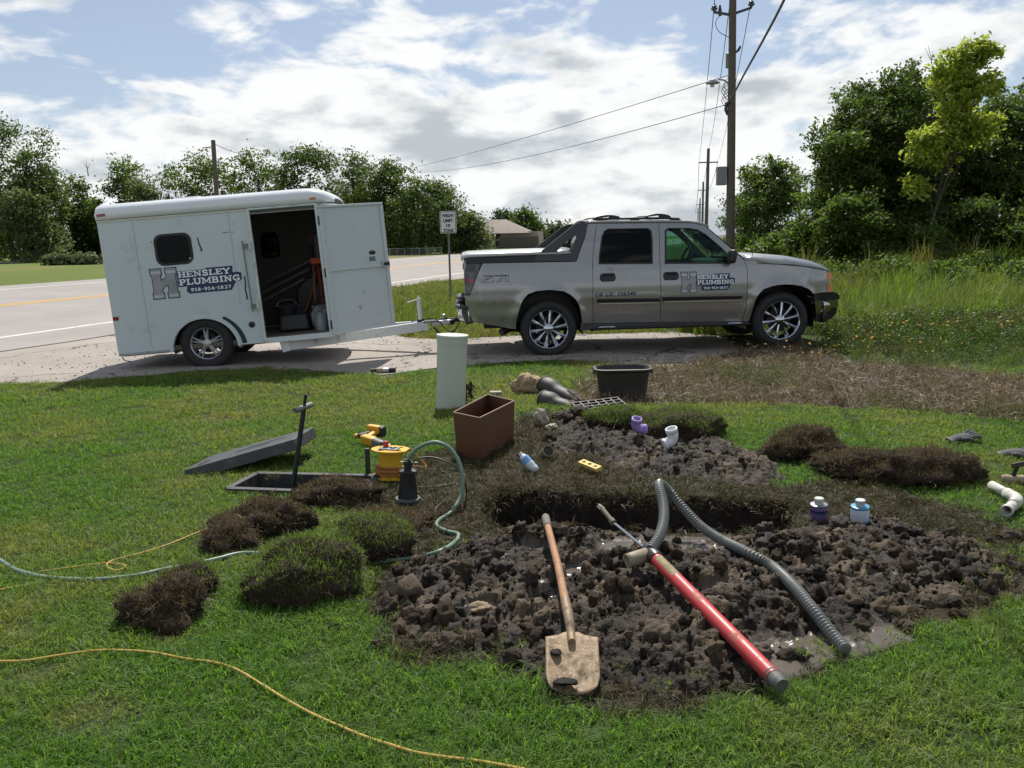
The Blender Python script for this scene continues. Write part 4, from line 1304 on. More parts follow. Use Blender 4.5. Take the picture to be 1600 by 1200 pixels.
lk.tube([(.695, -LW / 2 - .04, 1.67), (.70, -LW / 2 - .04, 1.4), (.71, -LW / 2 - .04, .72)], .010, 8)
lk.box((.745, -LW / 2 - .025, 1.60), (.11, .03, .05)); lk.box((.75, -LW / 2 - .025, .79), (.11, .03, .05))
lk.build('lock_rod', M('dull_zinc', (.20, .21, .20), .5, .6, var=.25), trailer)
for z in (1.60, .80):
    MB().box((.79, -LW / 2 - .05, z), (.035, .03, .12)).build('lock_keeper', M('pale_keeper', (.55, .56, .5), .5), trailer, bev=.005)
MB().lathe([(.042, 0), (.042, .012), (.03, .018), (0, .018)], 20, Matrix.Translation((.665, -LW / 2, .54)) @ Matrix.Rotation(R(90), 4, 'X')).build('power_inlet', trim_black, trailer)
# sheet joints and grime
seam_m = M('sheet_joint', (.40, .43, .44), .5, var=.1)
for x in (-.70, .55):
    MB().box((x, -LW / 2 - .001, (Z0 + .05 + ZT - .04) / 2 + (.25 if x > 0 else .0)), (.006, .004, ZT - Z0 - .12 - (.5 if x > 0 else 0))).build('sheet_joint', seam_m, trailer)
MB().box((-.30, -LW / 2 - .001, Z0 + .018), (1.66, .006, .03)).build('bottom_rail', M('dirty_bottom_rail', (.36, .37, .35), .6, var=.2, dirt=(.2, .18, .14), damt=.5, dscale=9), trailer) if False else MB().box((-.775, -LW / 2 - .001, Z0 + .018), (.74, .006, .03)).build('bottom_rail', M('dirty_bottom_rail', (.36, .37, .35), .6, var=.2, dirt=(.2, .18, .14), damt=.5, dscale=9), trailer)
# arch trim and the dark strip beside it
panel('arch_trim', [(hubx + .475 * math.cos(R(a)), .262 + .452 * math.sin(R(a))) for a in range(0, 181, 6)] + [(hubx + .437 * math.cos(R(a)), .262 + .417 * math.sin(R(a))) for a in range(180, -1, -6)], [], lambda x, z, o: near(x, z, o + .02), skin, trailer, 0.08, 0.024)
strip_poly = [(hubx + .56 * math.cos(R(a)), .262 + .50 * math.sin(R(a))) for a in range(4, 62, 6)] + [(hubx + .495 * math.cos(R(a)), .262 + .47 * math.sin(R(a))) for a in range(58, 0, -6)]
flat_shape(strip_poly, near, 'bare_strip', torn, trailer, .003, .04)
company_decal(near, trailer, -.572, 1.0, 1.19, .395)
# wheels and housings
for sgn in (-1, 1):
    make_wheel(trailer, (hubx + .01, sgn * (LW / 2 - .13), .335), sgn, .355, .22, .218, 10, M('cast_alloy', (.55, .56, .57), .35, .9), M('cast_alloy_spoke', (.5, .51, .52), .4, .8), 'pair')
    wl = MB(); n = 16; vs = []
    for k in range(n + 1):
        a = R(-5 + 190 * k / n)
        for yy in (LW / 2 - .042, LW / 2 - .34):
            vs.append((hubx + .44 * math.cos(a), sgn * yy, .262 + .42 * math.sin(a)))
    wl.add(vs, [(2 * k, 2 * k + 1, 2 * k + 3, 2 * k + 2) for k in range(n)])
    wl.add([(hubx + .44, sgn * (LW / 2 - .34), .25), (hubx - .44, sgn * (LW / 2 - .34), .25), (hubx - .44, sgn * (LW / 2 - .34), .69), (hubx + .44, sgn * (LW / 2 - .34), .69)], [(0, 1, 2, 3)])
    wl.build('wheel_well', trim_black, trailer)
MB().bar((hubx, -LW / 2 + .2, .31), (hubx, LW / 2 - .2, .31), .07, .07).build('axle', dark_metal, trailer)
MB().box(((X0 + X1) / 2, 0, Z0 - .0), (X1 - X0 - .1, LW - .12, .03)).build('underbody', trim_black, trailer)
# drawbar: two beams that meet at the coupler
beam_m = M('drawbar_white', (.64, .66, .67), .45, var=.06, dirt=(.3, .27, .22), damt=.2, dscale=6)
CX = 3.10
for sgn in (-1, 1):
    a = Vector((1.05, sgn * (LW / 2 - .06), .20)); b = Vector((CX - .06, sgn * .05, .215))
    MB().bar(a, b, .06, .135, up=(0, 1, 0)) if False else MB().add([], []) 
    m = MB()
    d = (b - a).normalized(); sd = Vector((-d.y, d.x, 0)) * .03
    vs = []
    for q, hh in ((a, .070), (b, .068)):
        for s1, s2 in ((-1, -1), (1, -1), (1, 1), (-1, 1)):
            vs.append(q + sd * s1 + Vector((0, 0, hh * s2)))
    m.add(vs, [(0, 1, 2, 3), (7, 6, 5, 4), (0, 4, 5, 1), (1, 5, 6, 2), (2, 6, 7, 3), (3, 7, 4, 0)])
    m.build('drawbar_beam', beam_m, trailer, bev=.006)
MB().box((1.07, -LW / 2 + .06, .195), (.12, .07, .15), (0, R(-12), 0)).build('beam_cap', beam_m, trailer, bev=.004)
MB().box((CX - .05, 0, .275), (.30, .22, .016)).build('jack_plate', dark_metal, trailer, bev=.004)
cp = MB().box((CX + .14, 0, .235), (.30, .09, .075)).build('coupler', steel, trailer, bev=.015)
MB().lathe([(.045, -.03), (.055, 0), (.045, .04), (0, .045)], 16, Matrix.Translation((CX + .29, 0, .225))).build('coupler_socket', dark_metal, cp)
MB().bar((CX + .12, 0, .285), (CX + .24, .0, .30), .03, .014).build('coupler_latch', dark_metal, cp)
jack = bpy.data.objects.new('tongue_jack', None); COL.objects.link(jack); jack.parent = trailer; jack.location = (CX - .16, -.02, 0)
MB().tube([(0, 0, .13), (0, 0, .27)], .028, 12).build('jack_leg', dark_metal, jack)
MB().lathe([(.036, .285), (.033, .62), (.03, .635), (.012, .64), (.012, .665), (0, .668)], 16).build('jack_tube', beam_m, jack)
MB().lathe([(.075, .27), (.075, .285), (.05, .295), (.05, .31), (0, .31)], 20).build('jack_collar', dark_metal, jack)
MB().tube([(.03, -.01, .625), (-.17, -.05, .585), (-.175, -.05, .59), (-.19, -.055, .655)], [.008, .008, .009, .014], 8).build('jack_crank', steel, jack)
for s0 in (-.05, .05):
    ch = MB()
    pts = catmull([(CX + .02, s0, .17), (CX + .12, s0 * 1.5, .06), (CX + .22, s0 * 1.6, .03), (CX + .34, s0 * 1.2, .11)], 6)
    for i in range(len(pts) - 1):
        ch.tube([pts[i], pts[i].lerp(pts[i + 1], 1.25)], .007 if i % 2 else .010, 6)
    ch.build('safety_chain', dark_metal, trailer)
MB().tube(catmull([(CX - .3, -.03, .30), (CX + .05, -.06, .305), (CX + .2, -.07, .14), (CX + .32, -.06, .10), (CX + .44, -.03, .26)], 8), .008, 6).build('wiring_lead', trim_black, trailer)
MB().tube(catmull([(X0 + .03, -LW / 2 + .03, Z0), (X0 + .06, -LW / 2 + .02, Z0 - .06), (X0 + .13, -LW / 2 + .02, Z0 - .08)], 5), .007, 6).build('hanging_wire', trim_black, trailer)
# receiver on the truck
MB().box((-1.36, -.02, .47), (.36, .06, .06)).build('hitch_bar', dark_metal, truck, bev=.006)
MB().lathe([(.018, 0), (.018, .035), (.027, .05), (.024, .075), (0, .085)], 16, Matrix.Translation((-1.50, -.02, .48))).build('hitch_ball', steel, truck)

# ------------------------------------------------------------------ things inside the trailer
TM = Matrix.Translation(trailer.location) @ Matrix.Rotation(LY, 4, 'Z') @ Matrix.Rotation(-LP, 4, 'Y')
def in_trailer(name, label, cat, x, y, z=None):
    o = thing(name, label, cat)
    o.matrix_world = TM @ Matrix.Translation((x, y, Z0 + .072 if z is None else z))
    return o
dull_red = M('dull_red_paint', (.30, .03, .02), .5, var=.2)
ht = in_trailer('hand_truck', 'red hand truck standing upright inside the open trailer', 'hand truck', 1.52, .25)
for y in (-.18, .18):
    MB().tube([(0, y, .08), (0, y, 1.15), (-.06, y * .8, 1.3), (-.10, 0, 1.34)], .018, 8).build('frame_rail', dull_red, ht)
for z in (.3, .6, .9):
    MB().bar((0, -.18, z), (0, .18, z), .03, .02).build('cross_piece', dull_red, ht)
MB().box((-.1, 0, .01), (.22, .4, .012)).build('toe_plate', dull_red, ht)
for y in (-.24, .24):
    MB().lathe([(.11, -.025), (.12, -.015), (.12, .015), (.11, .025)], 20, Matrix.Translation((.06, y, .12)) @ Matrix.Rotation(R(90), 4, 'X')).build('wheel', rubber, ht)
bp = in_trailer('tool_backpack', 'black tool backpack with an orange band hung high inside the trailer', 'backpack', 1.62, .02, 1.28)
MB().box((0, 0, .22), (.26, .40, .46), taper=.9).build('bag', black_plastic, bp, bev=.06, seg=3)
MB().box((-.06, 0, .03), (.24, .42, .10)).build('band', M('orange_band', (.42, .07, .02), .7), bp, bev=.03)
MB().box((-.15, 0, .16), (.06, .3, .2)).build('pocket', black_plastic, bp, bev=.03)
dm = in_trailer('drain_machine', 'drain cleaning machine with a large black cable drum inside the trailer', 'machine', 1.42, .45)
MB().lathe([(.10, -.12), (.30, -.11), (.32, -.06), (.32, .06), (.30, .11), (.10, .12)], 28, Matrix.Translation((0, 0, .42)) @ Matrix.Rotation(R(90), 4, 'X')).build('drum', black_plastic, dm)
MB().tube([(-.3, -.2, .02), (-.1, -.2, .42), (.1, -.2, .95), (.05, .0, 1.0), (.1, .2, .95), (-.1, .2, .42), (-.3, .2, .02)], .016, 8).build('frame', M('rusty_tube', (.22, .09, .05), .7, var=.3), dm)
MB().box((.16, 0, .18), (.2, .18, .16)).build('motor', dull_red, dm, bev=.03)
for k, (y, z0, z1) in enumerate(((.50, .10, .80), (.58, .28, .95), (.66, .46, 1.10))):
    o = MB().tube([(-.3 + .1 * k, y, z0 + .3), (1.25 + .1 * k, y - .12, z1 + .25)], .028, 10).build('conduit_pipe', M('dull_pipe', (.13, .13, .12), .5, .3), None)
    o.matrix_world = TM
    tag(o, ['grey pipe leaning across the trailer inside, lowest of three', 'grey pipe leaning across the trailer inside, middle of three', 'grey pipe leaning across the trailer inside, uppermost of three'][k], 'pipe', 'pipes leaning inside the trailer')
wb = in_trailer('storage_box', 'grey plastic storage box on the floor inside the trailer', 'box', 1.02, .62)
MB().box((0, 0, .17), (.42, .34, .34), taper=1.08).build('tub', M('grey_tub', (.11, .115, .13), .6), wb, bev=.02)
MB().box((0, 0, .355), (.48, .40, .03)).build('lid', black_plastic, wb, bev=.01)
jg = in_trailer('water_jug', 'clear plastic jug standing just inside the trailer door', 'jug', 1.56, -.62)
MB().lathe([(.07, 0), (.075, .02), (.075, .17), (.05, .22), (.02, .245), (.02, .27), (0, .27)], 18).build('jug_body', M('cloudy_plastic', (.22, .25, .28), .35), jg)
MB().lathe([(.023, .262), (.023, .29), (0, .29)], 14).build('cap', M('blue_cap', (.03, .10, .35), .4), jg)
bt = in_trailer('work_bag', 'pale crumpled work bag beside the jug in the trailer', 'bag', 1.54, -.36)
bm_ = MB().lathe([(.12, 0), (.16, .05), (.17, .14), (.15, .24), (.11, .30), (.12, .33), (.10, .34), (.08, .28), (0, .25)], 16)
for i, v in enumerate(bm_.v):
    v.x += .03 * math.sin(v.z * 37 + i); v.y += .025 * math.sin(v.z * 29 + i * 1.7)
bm_.build('bag', M('pale_canvas', (.20, .19, .175), .9, var=.25), bt)
MB().tube(catmull([(-.08, 0, .33), (-.05, 0, .44), (.05, .02, .45), (.08, .01, .33)], 5), .01, 6).build('handle', black_plastic, bt)

tb = in_trailer('tool_bag', 'black open tool bag on the trailer floor near the sill', 'bag', 1.15, -.35)
MB().box((0, 0, .13), (.46, .24, .24), taper=.85).build('bag', black_plastic, tb, bev=.04, seg=3)
MB().tube(catmull([(-.15, 0, .24), (-.1, 0, .36), (.1, 0, .36), (.15, 0, .24)], 5), .012, 6).build('handle', black_plastic, tb)
bkt = in_trailer('bucket', 'dark bucket standing inside the trailer behind the tool bag', 'bucket', .98, .12)
MB().lathe([(.12, 0), (.15, .33), (.155, .34), (.145, .34), (.112, .01), (0, .01)], 24).build('pail', M('dark_pail', (.05, .05, .055), .5), bkt)
MB().tube(catmull([(-.15, 0, .33), (-.10, .02, .42), (.1, .02, .42), (.15, 0, .33)], 5), .006, 6).build('handle', steel, bkt)
chs = in_trailer('coiled_hose', 'coil of dark hose lying on the trailer floor', 'hose', 1.38, -.12)
pts = [(.17 * math.cos(a * .45) * (1 - .004 * a), .17 * math.sin(a * .45) * (1 - .004 * a), .02 + .0035 * a) for a in range(56)]
MB().tube(pts, .016, 7).build('coil', M('dark_hose', (.04, .045, .05), .5), chs)
sgp = in_trailer('digging_spade', 'spade with a long wooden handle leaning in the trailer doorway', 'tool', 1.40, -.05)
MB().tube([(0, 0, 0), (.06, .25, 1.25)], .02, 8).build('shaft', M('tool_handle_wood', (.22, .10, .045), .7, var=.2), sgp)
MB().box((0, -.01, .05), (.20, .03, .14), (R(-12), 0, 0)).build('tool_head', dark_metal, sgp, bev=.008)
# ================================================================== dug-up mud
def M_mud():
    m = bpy.data.materials.new('wet_mud')
    m.use_nodes = True
    nt = m.node_tree
    b = nt.nodes['Principled BSDF']
    t = nt.nodes.new('ShaderNodeTexCoord')
    def noise(s, d=8, r=.65):
        n = nt.nodes.new('ShaderNodeTexNoise'); n.inputs['Scale'].default_value = s; n.inputs['Detail'].default_value = d; n.inputs['Roughness'].default_value = r
        nt.links.new(t.outputs['Object'], n.inputs['Vector']); return n.outputs[0]
    at = nt.nodes.new('ShaderNodeAttribute'); at.attribute_name = 'wet'
    a = nt.nodes.new('ShaderNodeMix'); a.data_type = 'RGBA'
    a.inputs['A'].default_value = (0.009, 0.0066, 0.0046, 1); a.inputs['B'].default_value = (0.098, 0.071, 0.046, 1)
    rp = nt.nodes.new('ShaderNodeMapRange'); rp.inputs['From Min'].default_value = .38; rp.inputs['From Max'].default_value = .68
    nt.links.new(noise(3.4, 10, .72), rp.inputs['Value'])
    an = nt.nodes.new('ShaderNodeAttribute'); an.attribute_name = 'tone'
    pw = nt.nodes.new('ShaderNodeMath'); pw.operation = 'MULTIPLY_ADD'; pw.use_clamp = True
    nt.links.new(an.outputs['Fac'], pw.inputs[0]); nt.links.new(rp.outputs[0], pw.inputs[1])
    f2_ = nt.nodes.new('ShaderNodeMapRange'); f2_.inputs['From Min'].default_value = .58; f2_.inputs['From Max'].default_value = .95; f2_.inputs['To Max'].default_value = .75
    nt.links.new(an.outputs['Fac'], f2_.inputs['Value']); nt.links.new(f2_.outputs[0], pw.inputs[2])
    nt.links.new(pw.outputs[0], a.inputs['Factor'])
    w = nt.nodes.new('ShaderNodeMix'); w.data_type = 'RGBA'; w.inputs['B'].default_value = (0.11, 0.092, 0.075, 1)
    nt.links.new(at.outputs['Fac'], w.inputs['Factor']); nt.links.new(a.outputs['Result'], w.inputs['A'])
    nt.links.new(w.outputs['Result'], b.inputs['Base Color'])
    rr = nt.nodes.new('ShaderNodeMapRange'); rr.inputs['To Min'].default_value = .74; rr.inputs['To Max'].default_value = .12
    nt.links.new(at.outputs['Fac'], rr.inputs['Value']); nt.links.new(rr.outputs[0], b.inputs['Roughness'])
    b.inputs['Specular IOR Level'].default_value = .28
    bp = nt.nodes.new('ShaderNodeBump'); bp.inputs['Distance'].default_value = .014
    bs = nt.nodes.new('ShaderNodeMapRange'); bs.inputs['To Min'].default_value = .45; bs.inputs['To Max'].default_value = .03
    nt.links.new(at.outputs['Fac'], bs.inputs['Value']); nt.links.new(bs.outputs[0], bp.inputs['Strength'])
    vo = nt.nodes.new('ShaderNodeTexVoronoi'); vo.inputs['Scale'].default_value = 55; vo.inputs['Randomness'].default_value = 1.0
    vo2 = nt.nodes.new('ShaderNodeTexVoronoi'); vo2.inputs['Scale'].default_value = 120
    nt.links.new(t.outputs['Object'], vo.inputs['Vector']); nt.links.new(t.outputs['Object'], vo2.inputs['Vector'])
    sm = nt.nodes.new('ShaderNodeMath'); sm.operation = 'MULTIPLY_ADD'; sm.inputs[1].default_value = -.9
    nt.links.new(vo.outputs['Distance'], sm.inputs[0]); nt.links.new(noise(70, 8, .7), sm.inputs[2])
    sm2 = nt.nodes.new('ShaderNodeMath'); sm2.operation = 'MULTIPLY_ADD'; sm2.inputs[1].default_value = -.5
    nt.links.new(vo2.outputs['Distance'], sm2.inputs[0]); nt.links.new(sm.outputs[0], sm2.inputs[2])
    nt.links.new(sm2.outputs[0], bp.inputs['Height']); nt.links.new(bp.outputs[0], b.inputs['Normal'])
    MATS['mud'] = m
    return m
mud_mat = M_mud()
WET = [G(*q)[:2] + (r,) for q, r in (((770, 895), .06), ((845, 870), .10), ((975, 865), .14), ((1060, 850), .16), ((1105, 868), .12), ((900, 905), .08), ((760, 970), .07), ((1095, 940), .08), ((1245, 1040), .15), ((1300, 1022), .12), ((1405, 1000), .10), ((1265, 955), .07), ((850, 950), .08), ((1370, 915), .05))]
WET = [(float(a), float(b), r * 1.45) for a, b, r in WET]
def mud_sheet(name, poly, height, nclod, seed, step, label):
    r = np.random.default_rng(seed)
    xs = [p[0] for p in poly]; ys = [p[1] for p in poly]
    X, Y = np.meshgrid(np.arange(min(xs) - .1, max(xs) + .1, step), np.arange(min(ys) - .1, max(ys) + .1, step))
    wx = X + .16 * (fbm(X * 4, Y * 4, 61, 3) - .5); wy = Y + .16 * (fbm(X * 4, Y * 4, 62, 3) - .5)
    ins = inside(poly, wx, wy); ed = edge_dist(poly, wx, wy)
    sd = np.where(ins, ed, -ed)
    prof = sstep(-.05, .10, sd)
    pd = edge_dist(PIT, X, Y)
    nearpit = sstep(0.02, .35, np.where(inside(PIT, X, Y), 0, pd))
    Z = height * prof * sstep(-.05, .35, sd) * (.25 + .75 * nearpit) * (.45 + 1.0 * fbm(X * 1.6, Y * 1.6, seed, 3))
    Z += prof * (.030 * (fbm(X * 7, Y * 7, seed + 1, 4) - .40) + .016 * np.abs(fbm(X * 17, Y * 17, seed + 2, 3) - .5) * 2)
    wet = np.zeros_like(X)
    for a, b, rad in WET:
        dd = np.hypot(X - a, (Y - b) * 1.2) + rad * 1.1 * (fbm(X * 9, Y * 9, 91, 3) - .5)
        wet = np.maximum(wet, sstep(rad, rad * .6, dd))
    Z = Z * (1 - .95 * wet) + wet * height * .22
    rid = 1 - np.abs(2 * fbm(X * 11, Y * 11, seed + 5, 4) - 1) * 1.6
    Z += prof * (1 - wet) * .022 * np.clip(rid, 0, 1) * fbm(X * 3.1, Y * 3.1, seed + 8, 2) * 1.6
    tone = np.zeros_like(X)
    # broken chunks: uneven cells with dark gaps between them
    for cs, amp, crev, sd2 in ((.17, .034, .030, 3), (.08, .020, .018, 4)):
        ux = X / cs + 1.9 * (fbm(X * 10, Y * 10, seed + 31, 4) - .5); uy = Y / cs + 1.9 * (fbm(X * 10, Y * 10, seed + 32, 4) - .5)
        ix = np.floor(ux); iy = np.floor(uy)
        f1 = np.full(X.shape, 9.0); f2 = np.full(X.shape, 9.0); hv = np.zeros(X.shape)
        for di in (-1, 0, 1):
            for dj in (-1, 0, 1):
                jx_ = ix + di; jy_ = iy + dj
                dd = np.hypot(jx_ + _hash(jx_, jy_, sd2) - ux, jy_ + _hash(jx_, jy_, sd2 + 9) - uy)
                hh_ = _hash(jx_, jy_, sd2 + 21)
                nearer = dd < f1
                f2 = np.where(nearer, f1, np.minimum(f2, dd)); hv = np.where(nearer, hh_, hv); f1 = np.where(nearer, dd, f1)
        tone = tone + (.6 if cs > .1 else .4) * hv
        Z += prof * (1 - .9 * wet) * (amp * (hv ** 1.5 - .35) * sstep(.0, .2, f2 - f1) - crev * (1 - sstep(.02, .30, f2 - f1)) * (.35 + hv))
    # clods heaped on top
    Zb = Z.copy()
    crumb = fbm(X * 55, Y * 55, seed + 11, 4)
    k = 0
    tries = 0
    while k < nclod and tries < nclod * 30:
        tries += 1
        cx = r.uniform(min(xs), max(xs)); cy = r.uniform(min(ys), max(ys))
        i = int((cy - Y[0, 0]) / step); j = int((cx - X[0, 0]) / step)
        if i < 1 or j < 1 or i >= Y.shape[0] - 1 or j >= X.shape[1] - 1 or sd[i, j] < -.02 or wet[i, j] > .35 * r.random() + .2:
            continue
        fr_ = k / nclod
        rad = r.uniform(.035, .075) if fr_ < .03 else (r.uniform(.018, .036) if fr_ < .25 else r.uniform(.007, .018))
        if k in (int(nclod * .05), int(nclod * .28)):
            Zb = Z.copy()
        ex = r.uniform(.75, 1.4); th = r.uniform(0, 3.14)
        n = int(rad * 1.6 / step) + 2
        i0, i1, j0, j1 = max(i - n, 0), min(i + n, Y.shape[0]), max(j - n, 0), min(j + n, X.shape[1])
        lx = X[i0:i1, j0:j1] - cx; ly = Y[i0:i1, j0:j1] - cy
        ux = (lx * math.cos(th) + ly * math.sin(th)) / ex; uy = (-lx * math.sin(th) + ly * math.cos(th)) * ex
        q = np.hypot(ux, uy) / rad + 1.15 * (fbm(lx / rad * 1.5 + k * 3.1, ly / rad * 1.5 - k, 5, 4) - .5)
        bump_ = rad * (r.uniform(.35, .65) if rad > .035 else r.uniform(.45, .8)) * np.clip(1 - q ** 2, 0, 1) ** .5 * (.75 + .7 * (crumb[i0:i1, j0:j1] - .3))
        base = Zb[i, j] - rad * .10
        Z[i0:i1, j0:j1] = np.maximum(Z[i0:i1, j0:j1], np.where((q < 1), base + bump_, -9))
        k += 1
    Z += prof * (1 - .97 * wet) * (.012 * (crumb - .5) + .006 * (vnoise(X * 95, Y * 95, 4) - .5))
    keep = (sd > -.05)
    # the mud stops at the lip of the pit
    Zg = terrain(X, Y, pit=False)
    pit_in = inside(PIT, X + .05 * (vnoise(X * 7, Y * 7, 31) - .5), Y + .05 * (vnoise(X * 7, Y * 7, 32) - .5))
    pe = np.where(pit_in, edge_dist(PIT, X, Y), 0)
    Z = Zg + np.maximum((Z + .016 * prof) * (.35 + .65 * nearpit), .002) - .05 * sstep(-.015, -.05, sd) - pe * 2.5
    keep &= pe < .12
    idx = -np.ones(X.shape, int)
    fm = keep[:-1, :-1] & keep[1:, :-1] & keep[:-1, 1:] & keep[1:, 1:]
    use = np.zeros_like(keep)
    use[:-1, :-1] |= fm; use[1:, :-1] |= fm; use[:-1, 1:] |= fm; use[1:, 1:] |= fm
    idx[use] = np.arange(use.sum())
    # a little sideways push makes overhangs
    jx = .012 * (fbm(X * 23, Y * 23, 71, 2) - .5); jy = .012 * (fbm(X * 23, Y * 23, 72, 2) - .5)
    V = np.stack([(X + jx)[use], (Y + jy)[use], Z[use]], 1)
    F_ = np.stack([idx[:-1, :-1][fm], idx[:-1, 1:][fm], idx[1:, 1:][fm], idx[1:, :-1][fm]], 1)
    o = np_mesh(name, V, F_, mud_mat, smooth=True)
    at = o.data.attributes.new('wet', 'FLOAT', 'POINT')
    at.data.foreach_set('value', wet[use].astype(np.float32))
    at = o.data.attributes.new('tone', 'FLOAT', 'POINT')
    at.data.foreach_set('value', tone[use].astype(np.float32))
    tag(o, label, 'mud', kind='stuff')
    return X, Y, Z, keep
mudA = mud_sheet('mud', MUD, .045, 3000, 21, .0095, 'dark wet clumpy mud heaped in front of the dug hole')
mudB = mud_sheet('mud', MUD2, .03, 1000, 22, .012, 'dark crumbled soil behind the hole below the black tub')
def surf(x, y):
    """top of the mud or the lawn"""
    for X, Y, Z, keep in (mudA, mudB):
        st = X[0, 1] - X[0, 0]
        i = int((y - Y[0, 0]) / st); j = int((x - X[0, 0]) / st)
        if 0 <= i < X.shape[0] and 0 <= j < X.shape[1] and keep[i, j]:
            return max(float(Z[i, j]), gz(x, y))
    return gz(x, y)
def GS(px, py):
    p = G(px, py)
    for _ in range(4):
        p = G(px, py, surf(p.x, p.y))
    return p

# ------------------------------------------------------------------ lumps: stones, clods, turf
def lump(name, size, seed, mat, parent=None, rough=.25, sub=3, flat=.0):
    bm = bmesh.new()
    bmesh.ops.create_icosphere(bm, subdivisions=sub, radius=1)
    off = seed * 7.31
    from mathutils import noise as mn
    for v in bm.verts:
        p = v.co.copy()
        d = mn.fractal(p * 1.3 + Vector((off, 0, 0)), 0.8, 2.2, 5) * rough + mn.noise(p * 4.0 + Vector((0, off, 0))) * rough * .25
        v.co = p * (1 + d)
        if flat and v.co.z < -flat:
            v.co.z = -flat
        v.co = Vector((v.co.x * size[0], v.co.y * size[1], v.co.z * size[2]))
    me = bpy.data.meshes.new(name)
    bm.to_mesh(me); bm.free()
    return link_mesh(name, me, mat, parent, True, 180)
soil_mat = M('clinging_soil', (0.045, 0.033, 0.025), .95, var=.45, vscale=14, bump=.9, bscale=60, spec=.15)
tan_stone = M('tan_stone', (.34, .25, .15), .85, var=.35, vscale=6, bump=.6, bscale=25, dirt=(.16, .10, .055), damt=.45, dscale=7)
grey_stone = M('muddy_stone', (.17, .135, .10), .85, var=.35, vscale=9, bump=.7, bscale=30)
pale_stone = M('pale_stone', (.42, .38, .31), .85, var=.25, vscale=12, bump=.6, bscale=30, dirt=(.10, .08, .06), damt=.5, dscale=14)

def blades(base, up, h, w, lean, seed, name, mat, parent=None, make=True):
    """many bent grass blades as one mesh: base (N,3), up (N,3), heights, widths, lean amounts"""
    r = np.random.default_rng(seed)
    N = len(base)
    az = r.uniform(0, 2 * np.pi, N)
    side = np.stack([np.cos(az), np.sin(az), np.zeros(N)], 1)
    az2 = r.uniform(0, 2 * np.pi, N)
    ld = np.stack([np.cos(az2), np.sin(az2), np.zeros(N)], 1)
    h = h[:, None]; w = w[:, None]; lean = lean[:, None]
    mid = base + up * h * .55 + ld * lean * h * .28
    tip = base + up * h * (1 - .35 * np.minimum(lean, 1.5)) + ld * lean * h * .95
    V = np.stack([base - side * w / 2, base + side * w / 2, mid + side * w * .42, mid - side * w * .42, tip], 1).reshape(-1, 3)
    i = np.arange(N) * 5
    quads = np.stack([i, i + 1, i + 2, i + 3], 1); tris = np.stack([i + 3, i + 2, i + 4], 1)
    loops = np.concatenate([quads, tris], 1).ravel()
    me = bpy.data.meshes.new(name)
    me.vertices.add(len(V)); me.vertices.foreach_set('co', V.astype(np.float32).ravel())
    me.loops.add(len(loops)); me.loops.foreach_set('vertex_index', loops.astype(np.int32))
    me.polygons.add(2 * N)
    st = np.stack([np.arange(N) * 7, np.arange(N) * 7 + 4], 1).ravel()
    me.polygons.foreach_set('loop_start', st.astype(np.int32))
    me.update(calc_edges=True)
    me.materials.append(mat)
    if not make:
        return me
    return link_mesh(name, me, None, parent)
turf_green = M_leaf('turf_green_blades', (.055, .10, .016), (.16, .21, .05), .5)
turf_brown = M_leaf('turf_brown_blades', (.04, .027, .014), (.16, .115, .06), .35)
def sod(px, py, w, h, green, seed, label, dep=None, soil_share=.4, zoff=0.0):
    """a lump of dug turf: soil underneath, grass on top"""
    p = GS(px, py)
    y0 = p.y
    sc = math.hypot(p.y, EYE) / 1330 * 1.0
    W, Hh = w * sc / 2, h * sc / 2 * .86
    D = (dep * sc / 2) if dep else W * .8
    root = thing('turf_clump', label, 'turf', (p.x, p.y + D * .8, p.z + zoff), (0, 0, 0), 'dug turf clumps lying around the hole')
    s = lump('soil', (W, D, Hh), seed, soil_mat, root, .28 if green else .48, 4, .5)
    s.location = (0, 0, Hh * .42)
    r = np.random.default_rng(seed)
    # grass grows from the upper faces of the lump
    me = s.data
    n = len(me.polygons)
    C = np.empty(n * 3); me.polygons.foreach_get('center', C); C = C.reshape(-1, 3)
    Nn = np.empty(n * 3); me.polygons.foreach_get('normal', Nn); Nn = Nn.reshape(-1, 3)
    top = Nn[:, 2] > (.12 + soil_share * .7)
    area = W * D * 4
    cnt = int(min(4200, max(700, area * 15000)))
    pick = r.choice(np.where(top)[0], cnt)
    base = C[pick] + r.normal(0, .010, (cnt, 3)) + np.array((0, 0, Hh * .42))
    up = Nn[pick] * .55 + np.array((0, 0, .6)) + r.normal(0, .25, (cnt, 3))
    up /= np.linalg.norm(up, axis=1)[:, None]
    hh = r.uniform(.014, .048, cnt); ww = r.uniform(.0025, .005, cnt); ln = r.uniform(.1, 1.2, cnt)
    blades(base, up, hh, ww, ln, seed, 'grass', turf_green if green else turf_brown, root)['kind'] = 'stuff'
    # roots and dead stems on the flanks
    fl_ = np.where((Nn[:, 2] < .35) & (Nn[:, 2] > -.6))[0]
    cnt = 620
    pick = r.choice(fl_, cnt)
    base = C[pick] + np.array((0, 0, Hh * .42))
    up = Nn[pick] + r.normal(0, .5, (cnt, 3)) + np.array((0, 0, -.3))
    up /= np.linalg.norm(up, axis=1)[:, None]
    blades(base, up, r.uniform(.02, .075, cnt), r.uniform(.0015, .003, cnt), r.uniform(.2, 1.4, cnt), seed + 1, 'roots', M_ROOT, root)['kind'] = 'stuff'
    return root
M_ROOT = M_leaf('straw_roots', (.05, .036, .022), (.20, .155, .095), .15)
sod(240, 985, 125, 95, False, 3, 'matted brown root clump at the far left, grass side down', 105, .5)
sod(290, 935, 90, 72, True, 4, 'small dark turf clump leaning on the leftmost root clump', 70, .1)
